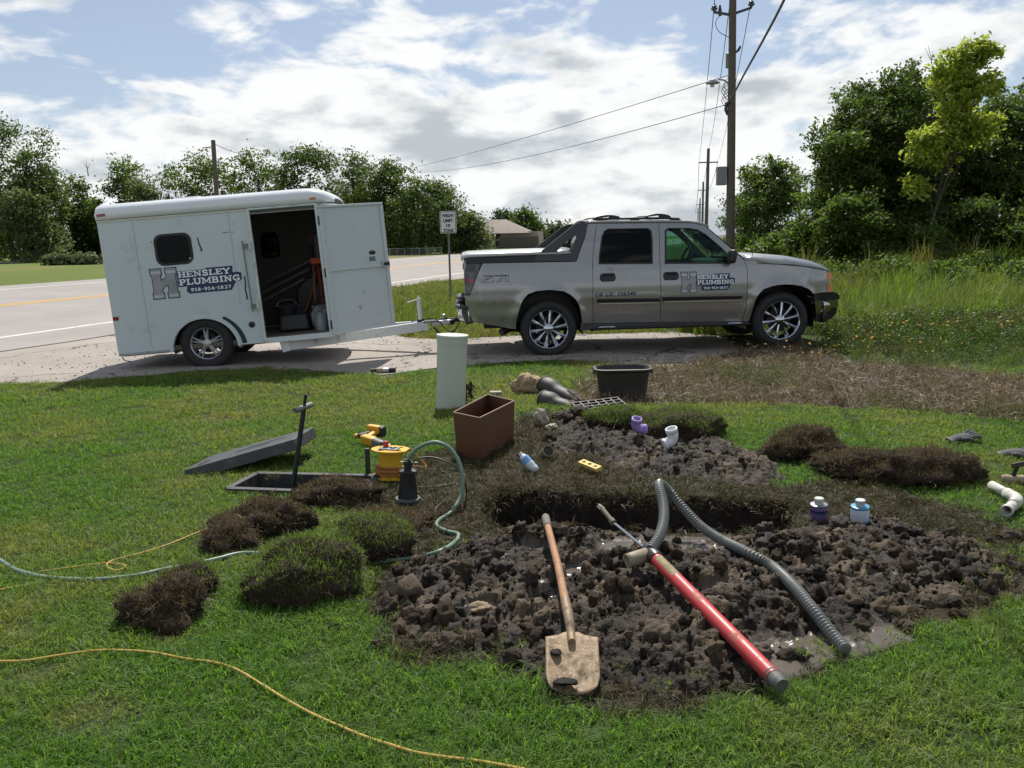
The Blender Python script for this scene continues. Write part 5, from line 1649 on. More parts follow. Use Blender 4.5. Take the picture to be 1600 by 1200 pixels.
sod(462, 950, 178, 135, True, 5, 'largest round turf clump with green grass on top, over the hose', 150, -.1)
sod(572, 878, 130, 92, True, 6, 'turf clump with a dark cut face, right of the largest green one', 100, .25)
sod(405, 838, 140, 72, False, 7, 'flattened brown root clump below the open vault', 90, .55)
sod(352, 862, 90, 55, False, 8, 'small brown root clump beside the yellow cord end', 70, .55)
sod(522, 792, 118, 50, False, 9, 'bare earth clump lying on the near edge of the open vault', 80, .7)
sod(605, 838, 120, 34, False, 10, 'low trampled turf patch between the pump and the round clump', 110, -.1)
sod(1068, 690, 148, 72, True, 12, 'broad dark turf clump behind the white pipe elbow', 110, .0)
sod(965, 668, 90, 40, True, 13, 'low turf strip left of the broad dark clump, near the grate', 80, .0)
sod(1272, 722, 120, 72, False, 14, 'brown turf clump at the left end of the right-hand row', 95, -.1)
sod(1362, 752, 140, 62, False, 15, 'brown turf clump in the middle of the right-hand row', 100, .05)
sod(1468, 762, 145, 76, False, 16, 'brown turf clump at the right end of the right-hand row', 105, .05)

def stone(name, px, py, size, seed, mat, label, cat='stone', rot=0.0, sink=.3, group=None):
    p = GS(px, py)
    o = lump(name, size, seed, mat, None, .5, 4)
    o.location = (p.x, p.y + size[1] * .7, p.z + size[2] * (1 - sink) * .8)
    o.rotation_euler = (0, 0, rot)
    return tag(o, label, cat, group)
stone('tan_rock', 828, 617, (.20, .15, .14), 31, tan_stone, 'large tan sandstone rock behind the rubber boots')
stone('stone', 752, 958, (.075, .05, .022), 32, M('tan_muddy_stone', (.24, .18, .115), .85, var=.35, vscale=9, bump=.7, bscale=30), 'tan stone half buried at the left of the mud heap')
stone('stone', 1186, 1030, (.055, .04, .03), 33, M('mud_coated_stone', (.085, .064, .046), .9, var=.35, vscale=9, bump=.8, bscale=30), 'rounded muddy stone right beside the red pump tube')
stone('stone', 847, 664, (.06, .05, .085), 35, pale_stone, 'pale broken stone standing right of the brown box')
stone('stone', 862, 672, (.05, .045, .03), 37, pale_stone, 'small pale stone lying at the foot of the broken one')
bk = MB().box((0, 0, 0), (.13, .08, .075)).build('stone_block', pale_stone, bev=.012)
p = GS(775, 621); bk.location = (p.x, p.y, p.z + .03); bk.rotation_euler = (0, .05, .15)
tag(bk, 'small pale squared stone block behind the brown box', 'stone')
stone('stone', 1152, 577, (.055, .035, .03), 36, pale_stone, 'pale flat stone on the dead brown grass')
clod_m = M('dry_clod', (0.085, 0.066, 0.05), .95, var=.4, vscale=20, bump=.9, bscale=60, spec=.15)
for k, (a, b, s_z) in enumerate(((520, 985, .022), (596, 962, .03), (640, 985, .045), (700, 1020, .05), (1500, 968, .03), (1582, 846, .045), (1550, 852, .03), (590, 1012, .022), (1160, 1085, .022), (1060, 1098, .024), (860, 690, .05), (870, 655, .045), (905, 650, .05), (1420, 985, .03), (800, 1040, .04))):
    lb = ['tiny dark clod on the lawn below the round turf clump', 'dark clod on the grass at the left edge of the mud', 'fist-sized clod at the lower left of the mud heap', 'largest clod on the lower left rim of the mud heap', 'clod on the grass below the right end of the mud', 'dark clod on the lawn under the white pipe', 'small clod left of the dark one under the white pipe', 'small clod on the lawn left below the mud heap', 'small clod on the grass left of the pump foot', 'small clod on the grass right of the shovel blade', 'dark clod behind the small round pipe end', 'dark clod right of the brown box near the pale stones', 'dark clod below the boots', 'clod by the wet patch at the lower right of the mud', 'clod at the mud edge left of the shovel blade'][k]
    stone('dirt_clod', a, b, (s_z * 1.25, s_z, s_z * .8), 50 + k, clod_m if k % 2 else soil_mat, lb, 'clod', k * 1.3, .35, 'loose clods of earth')
# ================================================================== things lying on the lawn
def Pz(px, py, z):
    return G(px, py, z)
# pale green plastic riser pipe with its cap
pipe_green = M('pale_green_pvc', (.47, .50, .43), .45, var=.06, vscale=3, dirt=(.34, .36, .29), damt=.18, dscale=4)
p = GT(702, 641)
riser = thing('riser_pipe', 'wide pale green plastic riser pipe standing upright in the lawn', 'pipe', (p.x, p.y + .15, p.z - .05), (R(0), R(3.4), 0))
MB().lathe([(.148, -.1), (.148, .70), (.140, .70), (.140, -.1)], 48).build('pipe', pipe_green, riser)
MB().lathe([(.1535, .70), (.1535, .755), (.160, .758), (.160, .772), (.156, .780), (0, .786)], 48).build('cap', pipe_green, riser)

# brown open-topped box
box_m = M('brown_plastic', (.105, .045, .022), .5, var=.12, vscale=4, dirt=(.09, .048, .028), damt=.3, dscale=5)
zt = .345
cor = [Pz(708, 645, zt), Pz(749, 654, zt), Pz(804, 627, zt), Pz(762, 617, zt)]
c0 = sum(cor, Vector()) / 4
zg = gz(c0.x, c0.y) - .01
bx = thing('plastic_box', 'open brown plastic box standing on the lawn beside the riser pipe', 'box', (c0.x, c0.y, zg))
def boxshell(cor, c0, zt, zb, inset, th, mat, parent, name):
    top_o = [Vector((q.x - c0.x, q.y - c0.y, zt)) for q in cor]
    bot_o = [Vector((q.x * inset, q.y * inset, zb)) for q in top_o]
    top_i = [Vector((q.x * (1 - th), q.y * (1 - th), zt)) for q in top_o]
    bot_i = [Vector((q.x * (1 - th), q.y * (1 - th), zb + .012)) for q in bot_o]
    vs = top_o + bot_o + top_i + bot_i
    fs = [(3, 2, 1, 0)] if False else []
    for i in range(4):
        k = (i + 1) % 4
        fs += [(4 + i, 4 + k, k, i), (8 + i, 8 + k, 12 + k, 12 + i), (i, k, 8 + k, 8 + i)]
    fs += [(7, 6, 5, 4), (12, 13, 14, 15)]
    o = mesh_obj(name, vs, fs, mat, parent)
    return bevel(o, .005, 2)
boxshell(cor, c0, zt - zg, 0, .93, .022, box_m, bx, 'box_body')
rim = MB()
loc = [Vector((q.x - c0.x, q.y - c0.y, zt - zg + .004)) for q in cor]
for i in range(4):
    a, b = loc[i] * 1.0, loc[(i + 1) % 4] * 1.0
    rim.bar(Vector((a.x * .985, a.y * 0.99, a.z)), Vector((b.x * .985, b.y * .985, b.z)), .009, .006)
rim.build('rim', M('worn_brown_rim', (.26, .14, .085), .45), bx)

# black rubber tub
tubm = M('black_rubber_tub', (.022, .020, .018), .55, var=.25, vscale=4, dirt=(.075, .062, .048), damt=.38, dscale=3.2)
p = GT(976, 629)
tub = thing('rubber_tub', 'black rubber mixing tub on the dead grass in front of the truck', 'tub', (p.x, p.y + .17, p.z - .01), (0, 0, R(-2)))
def rr_ring(hx, hy, r, z, n=6):
    return [(x, y, z) for x, y in round_rect(-hx, -hy, hx, hy, r, n)]
secs = [rr_ring(.225, .135, .08, 0), rr_ring(.262, .168, .10, .305), rr_ring(.285, .19, .11, .312), rr_ring(.292, .197, .115, .325), rr_ring(.290, .195, .115, .338), rr_ring(.268, .173, .10, .342), rr_ring(.252, .158, .095, .325), rr_ring(.216, .126, .075, .02)]
n = len(secs[0])
vs = [q for s in secs for q in s]
fs = [(j * n + i, j * n + (i + 1) % n, (j + 1) * n + (i + 1) % n, (j + 1) * n + i) for j in range(len(secs) - 1) for i in range(n)]
fs += [tuple(reversed(range(n))), tuple((len(secs) - 1) * n + i for i in range(n))]
mesh_obj('tub_body', vs, fs, tubm, tub, True, 45)
for sx in (-1, 1):
    MB().box((sx * .285, 0, .30), (.02, .16, .035)).build('grip', tubm, tub, bev=.006)

# rubber boots lying on their sides
boot_m = M('grey_rubber_boot', (.050, .046, .043), .6, var=.2, vscale=5, dirt=(.11, .085, .06), damt=.45, dscale=6)
sole_m = M('boot_sole', (.06, .045, .032), .85, var=.3)
def boot(a, b, c, label, up):
    """opening at a, heel at b, toe at c"""
    a, b, c = Vector(a), Vector(b), Vector(c)
    root = thing('rubber_boot', label, 'boot', tuple(b), group='pair of rubber boots')
    A, B, C_ = a - b, Vector((0, 0, 0)), c - b
    pts = catmull([A, A * .72 + Vector((0, 0, .012)), A * .42 + Vector((0, 0, -.006)), A * .18 + C_ * .05, C_ * .34 + A * .02, C_ * .66, C_], 5)
    m = len(pts)
    rad = np.interp(np.linspace(0, 1, m), [0, .03, .2, .36, .5, .62, .78, .92, 1], [.100, .102, .096, .085, .078, .074, .064, .052, .02])
    rad = [r_ * (1 + .018 * math.sin(i * 1.3)) for i, r_ in enumerate(rad)]
    mb = MB()
    mb.tube(pts, list(rad), 18, cap=False, squash=.74)
    mb.tube([pts[-1], pts[-1] + (pts[-1] - pts[-2]) * .2], [rad[-1], .001], 18, cap=False, squash=.74)
    o = mb.build('upper', boot_m, root, angle=180)
    md = o.modifiers.new('thickness', 'SOLIDIFY'); md.thickness = .006; md.offset = -1
    sl = MB()
    dn = (C_.cross(A)).cross(C_).normalized() * -1
    sl.bar(C_ * -.12 + dn * .055, C_ * .45 + dn * .05, .075, .022); sl.bar(C_ * .45 + dn * .05, C_ * .98 + dn * .036, .07, .018)
    sl.build('sole', sole_m, root, bev=.006)
    cuff = MB().tube([A * 1.0, A * .955], [.104, .1035], 20, cap=False, squash=.74)
    o2 = cuff.build('cuff', boot_m, root)
    md = o2.modifiers.new('thickness', 'SOLIDIFY'); md.thickness = .012; md.offset = 0
    return root
boot(P(850, 599, 8.50), P(888, 619, 8.25), P(908, 631, 8.12), 'muddy grey rubber boot lying behind its pair, by the tan rock', (0, 0, 1))
boot(P(848, 622, 8.12), P(888, 635, 7.95), P(906, 645, 7.86), 'muddy grey rubber boot lying in front of its pair, by the grate', (0, 0, 1))

# black plastic grate
p = GT(938, 643)
gr = thing('plastic_grate', 'black plastic grid lying flat beside the black tub', 'grate', (p.x, p.y, p.z + .05), (R(7), R(-3), R(14)))
for i in range(7):
    MB().box((-.22 + .44 * i / 6, 0, 0), (.012, .30, .028)).build('long_bar', black_plastic, gr)
for j in range(5):
    MB().box((0, -.145 + .29 * j / 4, .003), (.45, .012, .026)).build('cross_bar', black_plastic, gr)

# pipe elbows
def elbow(name, label, px, py, mat, r, L, rot, dy=0.0, zo=0.0):
    p = GS(px, py)
    root = thing(name, label, 'pipe fitting', (p.x, p.y, p.z + r + zo), rot)
    pts = [Vector((-L, 0, 0)), Vector((-L * .35, 0, 0))] + [Vector((-L * .35 + .05 * math.sin(R(a)), 0, .05 - .05 * math.cos(R(a)))) for a in (20, 40, 60, 75)] + [Vector((-L * .35 + .055, 0, .06 + L * .5))]
    mb = MB().tube(pts, r, 20, cap=False)
    o = mb.build('bend', mat, root, angle=180)
    md = o.modifiers.new('thickness', 'SOLIDIFY'); md.thickness = .005; md.offset = -1
    for a, b in ((pts[0], pts[0].lerp(pts[1], .55)), (pts[-1], pts[-1].lerp(pts[-2], .55))):
        o = MB().tube([a, b], r * 1.12, 20, cap=False).build('socket', mat, root, angle=180)
        md = o.modifiers.new('thickness', 'SOLIDIFY'); md.thickness = .008; md.offset = -1
    return root
white_pvc = M('white_pvc', (.66, .68, .70), .35, var=.05)
purple_pvc = M('purple_primed_pvc', (.30, .22, .52), .4, var=.35, vscale=14)
elbow('pipe_elbow', 'purple-stained plastic pipe elbow on the crumbled soil', 996, 683, purple_pvc, .038, .07, (R(-20), R(-8), R(-165)), zo=.03)
elbow('pipe_elbow', 'clean white plastic pipe elbow below the broad turf clump', 1050, 697, white_pvc, .042, .075, (R(6), R(-24), R(10)))

# water bottle
p = GS(826, 738)
a = P(812, 708, p.y + .02); b = P(838, 736, p.y - .03)
bt2 = thing('water_bottle', 'crumpled clear water bottle with a blue label leaning in the grass', 'bottle')
d = (a - b); zax = d.normalized(); xax = Vector((1, 0, 0)).cross(zax).normalized(); yax = zax.cross(xax)
mw = Matrix((xax, yax, zax)).transposed().to_4x4(); mw.translation = b
bt2.matrix_world = mw
L = d.length
plastic = M('clear_bottle_plastic', (.62, .68, .72), .18, var=.1, coat=.4)
MB().lathe([(.026, 0), (.031, .006), (.0325, .03), (.0295, .04), (.0325, .05), (.0325, L * .5), (.030, L * .55), (.0325, L * .60), (.031, L * .72), (.022, L * .84), (.013, L * .9), (.013, L * .95), (0, L * .95)], 20).build('bottle_body', plastic, bt2)
MB().lathe([(.0335, L * .48), (.0335, L * .74), (.0325, L * .745), (.0325, L * .475)], 20, close=True).build('label', M('blue_label', (.16, .38, .68), .5, var=.5, vscale=30), bt2)
MB().lathe([(.0155, L * .92), (.0155, L * .995), (.014, L), (0, L)], 16).build('cap', white_pvc, bt2)

# short pipe end
p = GS(855, 718)
pe = thing('pipe_end', 'short muddy pipe end lying on the trampled grass by the bottle', 'pipe', (p.x, p.y + .03, p.z + .045), (R(58), 0, R(15)))
MB().lathe([(.040, -.05), (.046, -.045), (.046, .05), (.039, .05), (.036, -.045)], 24, close=True).build('ring', M('muddy_tan_plastic', (.24, .20, .14), .7, var=.3), pe)
MB().lathe([(.036, .02), (0, .02)], 24).build('plug', M('grey_plug', (.14, .14, .13), .7), pe)

# yellow torpedo level
p = GS(922, 739)
lv = thing('spirit_level', 'short yellow spirit level lying flat on the trampled grass', 'level', (p.x, p.y, p.z + .055), (R(14), 0, R(-62)))
yel = M('level_yellow', (.62, .42, .10), .45, var=.08)
o = panel('body', [(-.115, -.026), (.115, -.026), (.115, .026), (-.115, .026)], [[(-.09, -.012), (-.055, -.012), (-.055, .012), (-.09, .012)], [(-.02, -.013), (.02, -.013), (.02, .013), (-.02, .013)], [(.055, -.012), (.09, -.012), (.09, .012), (.055, .012)]], lambda x, z, o: Vector((x, z, .012 + o)), yel, lv, .03, .024)
for x in (-.0725, 0, .0725):
    MB().tube([(x - .012, 0, .0), (x + .012, 0, .0)], .008, 10).build('vial', M('vial_green', (.20, .28, .05), .2), lv)
MB().box((0, 0, -.008), (.22, .045, .006)).build('backing', black_plastic, lv)

# cement and primer cans
def can(px, py, r, h, body, cap_mat, lid_mat, label, band=None):
    p = GS(px, py)
    root = thing('can', label, 'can', (p.x, p.y + r, p.z - .004), (R(2), R(-3), R(20)))
    MB().lathe([(r, 0), (r * 1.02, .003), (r, .008), (r, h - .012), (r * 1.03, h - .008), (r * 1.03, h - .002), (r * .95, h), (0, h - .002)], 32).build('can_body', lid_mat, root)
    MB().lathe([(r * 1.006, .012), (r * 1.006, h - .016), (r, h - .015), (r, .013)], 32, close=True).build('paper_label', body, root)
    if band:
        MB().lathe([(r * 1.012, h * .50), (r * 1.012, h * .68), (r, h * .68), (r, h * .5)], 32, close=True).build('label_band', band, root)
    MB().lathe([(r * .50, h - .002), (r * .50, h + .010), (r * .56, h + .012), (r * .56, h + .032), (r * .5, h + .035), (0, h + .035)], 24).build('cap', cap_mat, root)
    return root
can(1284, 815, .048, .098, M('purple_label', (.11, .075, .20), .5, var=.45, vscale=26), M('pale_cap', (.45, .50, .42), .4), M('tin_grey', (.35, .35, .38), .35, .8), 'purple primer can with a pale cap standing at the mud edge', navy_print)
can(1349, 818, .049, .094, M('white_blue_label', (.50, .54, .62), .5, var=.28, vscale=24), M('tin_cap', (.55, .58, .6), .35, .5), M('blue_lid', (.08, .26, .42), .4), 'white and blue glue can standing at the mud edge')

# white pipe with an elbow at the right
pv = M('weathered_white_pipe', (.50, .49, .45), .5, var=.15, dirt=(.22, .20, .17), damt=.3, dscale=12)
a, b, c = GT(1549, 768), GT(1591, 791), GT(1571, 812)
zc = .042
wp = thing('bent_pipe', 'white plastic pipe with a right-angle elbow lying at the right', 'pipe', (b.x, b.y, gz(b.x, b.y) + zc))
A = a - b; C_ = c - b; A.z = 0.0; C_.z = 0.005
def hollow(pts, r, nm, mat, parent, th=.005, n=20):
    o = MB().tube(pts, r, n, cap=False).build(nm, mat, parent, angle=180)
    md = o.modifiers.new('thickness', 'SOLIDIFY'); md.thickness = th; md.offset = -1
    return o
hollow([A, A * .30], .029, 'pipe', pv, wp)
hollow([C_ * .35, C_ * .95], .029, 'pipe', pv, wp)
el = [A * .42, A * .2] + [A * .2 * (1 - t) ** 2 + C_ * .25 * t ** 2 for t in (.2, .4, .5, .6, .8)] + [C_ * .25, C_ * .5]
hollow(el, .035, 'elbow', pv, wp, .007)
hollow([C_ * .86, C_ * 1.0], .034, 'collar', pv, wp, .006)

# gloves
glove_m = M('grey_work_glove', (.085, .085, .088), .9, var=.45, vscale=22)
def glove(px, py, rz, label, s=1.0):
    p = GT(px, py)
    root = thing('work_glove', label, 'glove', (p.x, p.y, p.z + .03), (R(4), R(-5), rz), 'work gloves dropped on the lawn')
    root.scale = (s, s, s)
    MB().tube(catmull([(-.13, 0, .0), (-.08, .004, .012), (-.02, 0, .016), (.03, .0, .012)], 4), [.040, .042, .041, .04, .043, .046, .047, .048, .048, .048, .047, .046, .044], 14, squash=.5).build('palm', glove_m, root, angle=180)
    for k, (yy, ln, an) in enumerate(((-.036, .075, -14), (-.012, .09, -3), (.013, .085, 6), (.035, .065, 18))):
        dx, dy = math.cos(R(an)), math.sin(R(an))
        MB().tube(catmull([(.02, yy, .012), (.05 * dx + .02, yy + .05 * dy, .022 + .006 * k), (.03 + ln * dx, yy + ln * dy, .004)], 4), [.014, .0145, .015, .015, .015, .014, .0135, .012, .008], 10).build('finger', glove_m, root, angle=180)
    MB().tube(catmull([(-.05, -.035, .01), (-.02, -.07, .02), (.02, -.085, .006)], 4), [.016, .017, .017, .016, .016, .015, .014, .012, .008], 10).build('thumb', glove_m, root, angle=180)
    MB().tube([(-.14, 0, 0), (-.11, 0, .003)], [.044, .042], 14, squash=.5).build('cuff', M('glove_cuff', (.15, .14, .13), .9, var=.3), root)
    return root
glove(1507, 691, R(8), 'dark grey work glove lying alone on the lawn at the right')
glove(1592, 716, R(-18), 'dark grey work glove at the right edge above the fitting')
# tan pipe fitting with a dark handle
p = GT(1582, 756)
ft = thing('pipe_valve', 'tan pipe fitting with a dark valve handle at the right edge', 'valve', (p.x, p.y, p.z + .03), (0, 0, R(-12)))
tanp = M('tan_fitting', (.30, .23, .15), .6, var=.2)
MB().tube([(-.07, 0, 0), (.16, 0, 0)], .026, 16).build('body', tanp, ft)
for x in (-.055, .03, .13):
    MB().tube([(x, 0, 0), (x + .03, 0, 0)], .032, 16).build('collar', tanp, ft)
MB().bar((.0, 0, .02), (.02, 0, .09), .02, .02).build('stem', dark_metal, ft)
MB().box((.03, 0, .10), (.09, .02, .035), (0, R(-14), 0)).build('handle', M('rusty_handle', (.07, .045, .03), .7), ft, bev=.006)
# pipe coupling on the far lawn
p = GT(599, 584)
cpn = thing('pipe_coupling', 'grey and tan pipe coupling lying on the lawn by the trailer', 'pipe fitting', (p.x, p.y, p.z + .045), (0, 0, R(4)))
for a, b, r_, mt in ((-.16, -.07, .026, dark_metal), (-.08, .0, .034, tanp), (-.01, .09, .03, steel), (.07, .16, .034, dark_metal)):
    MB().tube([(a, 0, 0), (b, 0, 0)], r_, 14).build('segment', mt, cpn)

# ------------------------------------------------------------------ the open vault, its lid and the key
vault_m = M('grey_vault_plastic', (.032, .034, .037), .6, var=.2, vscale=6, dirt=(.13, .11, .085), damt=.35, dscale=8)
vc = [Vector((a, b, 0)) for a, b in VAULT]
cen = sum(vc, Vector()) / 4
vault = thing('meter_vault', 'open rectangular meter vault sunk in the lawn, dark inside', 'vault', (cen.x, cen.y, gz(cen.x, cen.y)))
for i in range(4):
    a, b = vc[i] - cen, vc[(i + 1) % 4] - cen
    d = (b - a).normalized(); inn = Vector((-d.y, d.x, 0))
    if inn.dot(-(a + b)) < 0:
        inn = -inn
    w = MB()
    a0, b0 = a - inn * .02, b - inn * .02
    vs = []
    for q in (a0, b0, b + inn * .025, a + inn * .025):
        vs += [q + Vector((0, 0, -.72)), q + Vector((0, 0, .022))]
    w.add(vs, [(0, 2, 3, 1), (2, 4, 5, 3), (4, 6, 7, 5), (6, 0, 1, 7), (1, 3, 5, 7)])
    w.build('wall', vault_m, vault)
    MB().bar(a + Vector((0, 0, .028)), b + Vector((0, 0, .028)), .05, .014).build('rim', vault_m, vault)
pst = P(577, 748, cen.y + .23)
MB().box((pst.x - cen.x, .20, .09), (.032, .032, .24)).build('corner_post', vault_m, vault, bev=.003)
MB().tube(catmull([(-.35, -.12, -.3), (-.25, .02, -.1), (-.18, .12, -.22), (-.05, .1, -.4)], 6), .008, 6).build('inner_pipe', steel, vault)
lidm = M('grey_vault_lid', (.052, .055, .062), .5, var=.14, vscale=9, dirt=(.15, .14, .12), damt=.25, dscale=5)
c4 = [P(287, 735, 5.98), P(459, 686, 6.14), P(481, 671, 6.62), P(333, 711, 6.50)]
lid = thing('vault_lid', 'thick grey vault lid propped up on one end beside the open vault', 'lid', tuple(c4[0]))
nrm = (c4[1] - c4[0]).cross(c4[3] - c4[0]).normalized()
if nrm.z < 0: nrm = -nrm
q4 = [c4[0], c4[1], c4[0] + (c4[1] - c4[0]) + (c4[3] - c4[0]) * .98, c4[3]]
q4 = [q - c4[0] for q in q4]
th = .085
lm = MB().add(q4 + [q - nrm * th for q in q4], [(0, 1, 2, 3), (7, 6, 5, 4), (0, 4, 5, 1), (1, 5, 6, 2), (2, 6, 7, 3), (3, 7, 4, 0)])
lm.build('slab', lidm, lid, bev=.006)
ex, ey = (q4[1] - q4[0]), (q4[3] - q4[0])
def onlid(u, v, h=.002):
    return q4[0] + ex * u + ey * v + nrm * h
wd = MB()
for k in range(2):
    z0, z1 = (.58, .40) if k == 0 else (.74, .60)
    for j in range(7 if k == 0 else 9):
        u0 = .36 + .045 * j if k == 0 else .42 + .04 * j
        wd.add([onlid(u0, z1, .004), onlid(u0 + .028, z1, .004), onlid(u0 + .028, z0, .004), onlid(u0, z0, .004)], [(0, 1, 2, 3)])
wd.build('raised_lettering', M('worn_lettering', (.045, .047, .052), .7), lid)['kind'] = 'stuff'
MB().add([onlid(.08, .12, .003), onlid(.13, .12, .003), onlid(.13, .45, .003), onlid(.08, .45, .003)], [(0, 1, 2, 3)]).build('lift_slot', trim_black, lid)
# T-handled valve key standing in the vault
top = P(478, 616, 5.72); bot = P(459, 752, 5.66); crs = P(475, 637, 5.72)
key = thing('valve_key', 'T-handled steel valve key standing in the open vault', 'tool', tuple(bot))
low = bot + (bot - crs) * .55
MB().tube([low - bot, crs - bot], .017, 10).build('shaft', dark_metal, key)
MB().tube([crs - bot, top - bot], .011, 10).build('shaft_tip', dark_metal, key)
a, b = P(461, 642, 5.66) - bot, P(487, 632, 5.78) - bot
o = MB().tube([a, b], .020, 14, cap=False).build('cross_handle', M('worn_steel', (.20, .20, .19), .55, .5, var=.3), key)
md = o.modifiers.new('thickness', 'SOLIDIFY'); md.thickness = .004; md.offset = -1

# ------------------------------------------------------------------ yellow cable reel
p = GT(606, 756)
ry = M('reel_yellow', (.62, .36, .02), .42, var=.07, dirt=(.34, .21, .04), damt=.15, dscale=9)
rd = .135
reel = thing('cable_reel', 'yellow cable reel with power sockets standing on its side flange', 'cable reel', (p.x, p.y + .12, p.z + .012), (R(-4), R(2), R(-14)))
def flange(z, name):
    poly = [(rd * math.cos(R(a)), rd * math.sin(R(a))) for a in range(0, 360, 8)]
    holes = [[(.085 * math.cos(R(c_)) + .030 * math.cos(R(a)) * math.cos(R(c_)) - .020 * math.sin(R(a)) * math.sin(R(c_)), .085 * math.sin(R(c_)) + .030 * math.cos(R(a)) * math.sin(R(c_)) + .020 * math.sin(R(a)) * math.cos(R(c_))) for a in range(0, 360, 30)] for c_ in (60, 150, 240, 330)]
    holes = [[(x, y) for x, y in h] for h in holes]
    return panel(name, poly, holes, lambda x, y, o: Vector((x, y, z + o)), ry, reel, .03, .008)
flange(.012, 'flange'); top_f = flange(.205, 'flange')
MB().lathe([(.088, .012), (.082, .05), (.080, .11), (.084, .16), (.092, .197)], 32).build('drum', ry, reel)
wnd = MB()
pts = []
for k in range(5 * 24):
    a = 2 * math.pi * k / 24
    pts.append((.096 * math.cos(a) + .004 * math.sin(a * 3.3), .096 * math.sin(a), .026 + .055 * (k / 120) + .006 * math.sin(a * .7)))
wnd.tube(pts, .0085, 8)
wnd.build('wound_cord', M('orange_cord', (.34, .13, .025), .6, var=.15), reel)
MB().box((0, -.02, .210), (.13, .085, .010)).build('socket_plate', M('grey_socket_plate', (.24, .26, .29), .5), reel, bev=.003)
for sx, sy in ((-.03, -.035), (.03, -.035), (.0, -.005), (.035, .0)):
    MB().box((sx, sy, .217), (.026, .014, .006)).build('socket', trim_black, reel)
MB().box((-.035, .0, .235), (.034, .026, .045)).build('red_plug', M('red_plug', (.50, .035, .015), .5), reel, bev=.005)
pp = GT(612, 748)
cord_y = M('orange_yellow_cord', (.42, .26, .04), .6, var=.2)

# ------------------------------------------------------------------ reciprocating saw
p = GT(577, 700)
saw = thing('cordless_saw', 'yellow and black cordless reciprocating saw lying behind the cable reel', 'saw', (p.x, p.y, p.z + .045), (R(6), R(4), R(-42)))
sy_ = M('tool_yellow', (.62, .33, .02), .45, var=.08)
sb = M('tool_black', (.028, .028, .03), .6)
def sbox(nm, c, s, rot, mat, b=.014):
    return MB().box(c, s, rot).build(nm, mat, saw, bev=b, seg=3)
sbox('motor_housing', (0, 0, .02), (.15, .07, .075), (0, 0, 0), sy_)
sbox('gear_nose', (.12, 0, .02), (.13, .062, .066), (0, R(3), 0), M('tool_grey', (.14, .14, .145), .55), .02)
sbox('boot_collar', (.20, 0, .02), (.05, .066, .07), (0, 0, 0), sb)
sbox('shoe', (.235, 0, .01), (.02, .06, .05), (0, 0, 0), M('tool_steel', (.55, .56, .56), .3, .9), .004)
sbox('handle', (-.06, .085, .03), (.05, .14, .045), (0, 0, R(20)), sy_, .018)
sbox('handle_grip', (-.115, .05, .03), (.04, .12, .04), (0, 0, R(-8)), sb, .012)
sbox('battery', (-.09, .175, .03), (.12, .07, .085), (0, 0, R(15)), sb, .01)
sbox('battery_top', (-.105, .145, .055), (.12, .05, .06), (0, 0, R(15)), sy_, .01)
sbox('guard_loop', (-.165, .0, .02), (.035, .04, .04), (0, 0, 0), sy_, .014)
MB().box((.30, 0, .015), (.12, .002, .018)).build('blade', M('blade_steel', (.6, .6, .58), .3, .9), saw)

# ------------------------------------------------------------------ black sump pump with its hose
p = GT(636, 790)
pump = thing('sump_pump', 'black conical sump pump standing on the trampled grass with a hose on top', 'pump', (p.x, p.y + .05, p.z - .01), (R(0), R(2), 0))
pm = M('pump_black', (.016, .017, .02), .42, var=.2, dirt=(.045, .042, .04), damt=.2, dscale=8)
MB().lathe([(.068, -.04), (.070, .03), (.066, .04), (.062, .06), (.060, .10), (.048, .205), (.050, .212), (.057, .214), (.057, .226), (.048, .230), (.024, .231)], 32).build('housing', pm, pump)
MB().lathe([(.079, .035), (.079, .048), (.066, .050), (.066, .035)], 32, close=True).build('base_flange', M('pump_flange', (.13, .135, .14), .5), pump)
MB().lathe([(.024, .22), (.024, .270), (.027, .272), (.027, .29), (.018, .292), (.018, .30)], 20).build('outlet', pm, pump)
MB().bar((-.045, -.01, .285), (.06, .0, .278), .014, .006).build('clamp', M('brass_clamp', (.34, .30, .16), .45, .6), pump)
hose_m = M('green_hose', (.13, .20, .155), .45, var=.12, vscale=8, dirt=(.24, .22, .17), damt=.34, dscale=9)
tp = pump.location + Vector((.01, 0, .285))
yb = tp.y
hp = [tp, P(644, 708, yb + .0), P(658, 697, yb + .01), P(680, 691, yb + .02), P(702, 700, yb + .01), P(717, 722, yb - .03), P(723, 750, yb - .08)]
z1 = lambda px, py: GS(px, py) + Vector((0, 0, .016))
hp += [P(720, 775, yb - .12), z1(706, 803), z1(686, 817), z1(683, 826), z1(700, 835), z1(716, 839), z1(712, 850), z1(690, 865), z1(650, 876), z1(600, 881), z1(550, 878), z1(490, 878), z1(430, 872), z1(380, 869), z1(340, 878), z1(300, 887), z1(255, 895), z1(215, 904), z1(160, 910), z1(110, 910), z1(60, 905), z1(25, 895), z1(5, 883), z1(-30, 860)]
o = MB().tube(catmull(hp, 8), .0125, 10).build('garden_hose', hose_m)
tag(o, 'dirty green garden hose looping from the black pump across the lawn', 'hose')
wire_b = M('black_wire', (.015, .015, .015), .5)
wire_g = M('grey_wire', (.12, .115, .10), .6)
def wire(name, label, pts, r, mat, cat='cable'):
    o = MB().tube(catmull(pts, 7), r, 7).build(name, mat)
    return tag(o, label, cat)
gl = lambda px, py, h=.012: GS(px, py) + Vector((0, 0, h))
wire('power_cable', 'black cable arching from the pump top down to the right', [tp + Vector((.02, 0, -.03)), P(650, 718, yb), P(672, 714, yb + .02), P(700, 722, yb), P(717, 737, yb - .02), P(727, 757, yb - .05), gl(729, 772)], .005, wire_b)
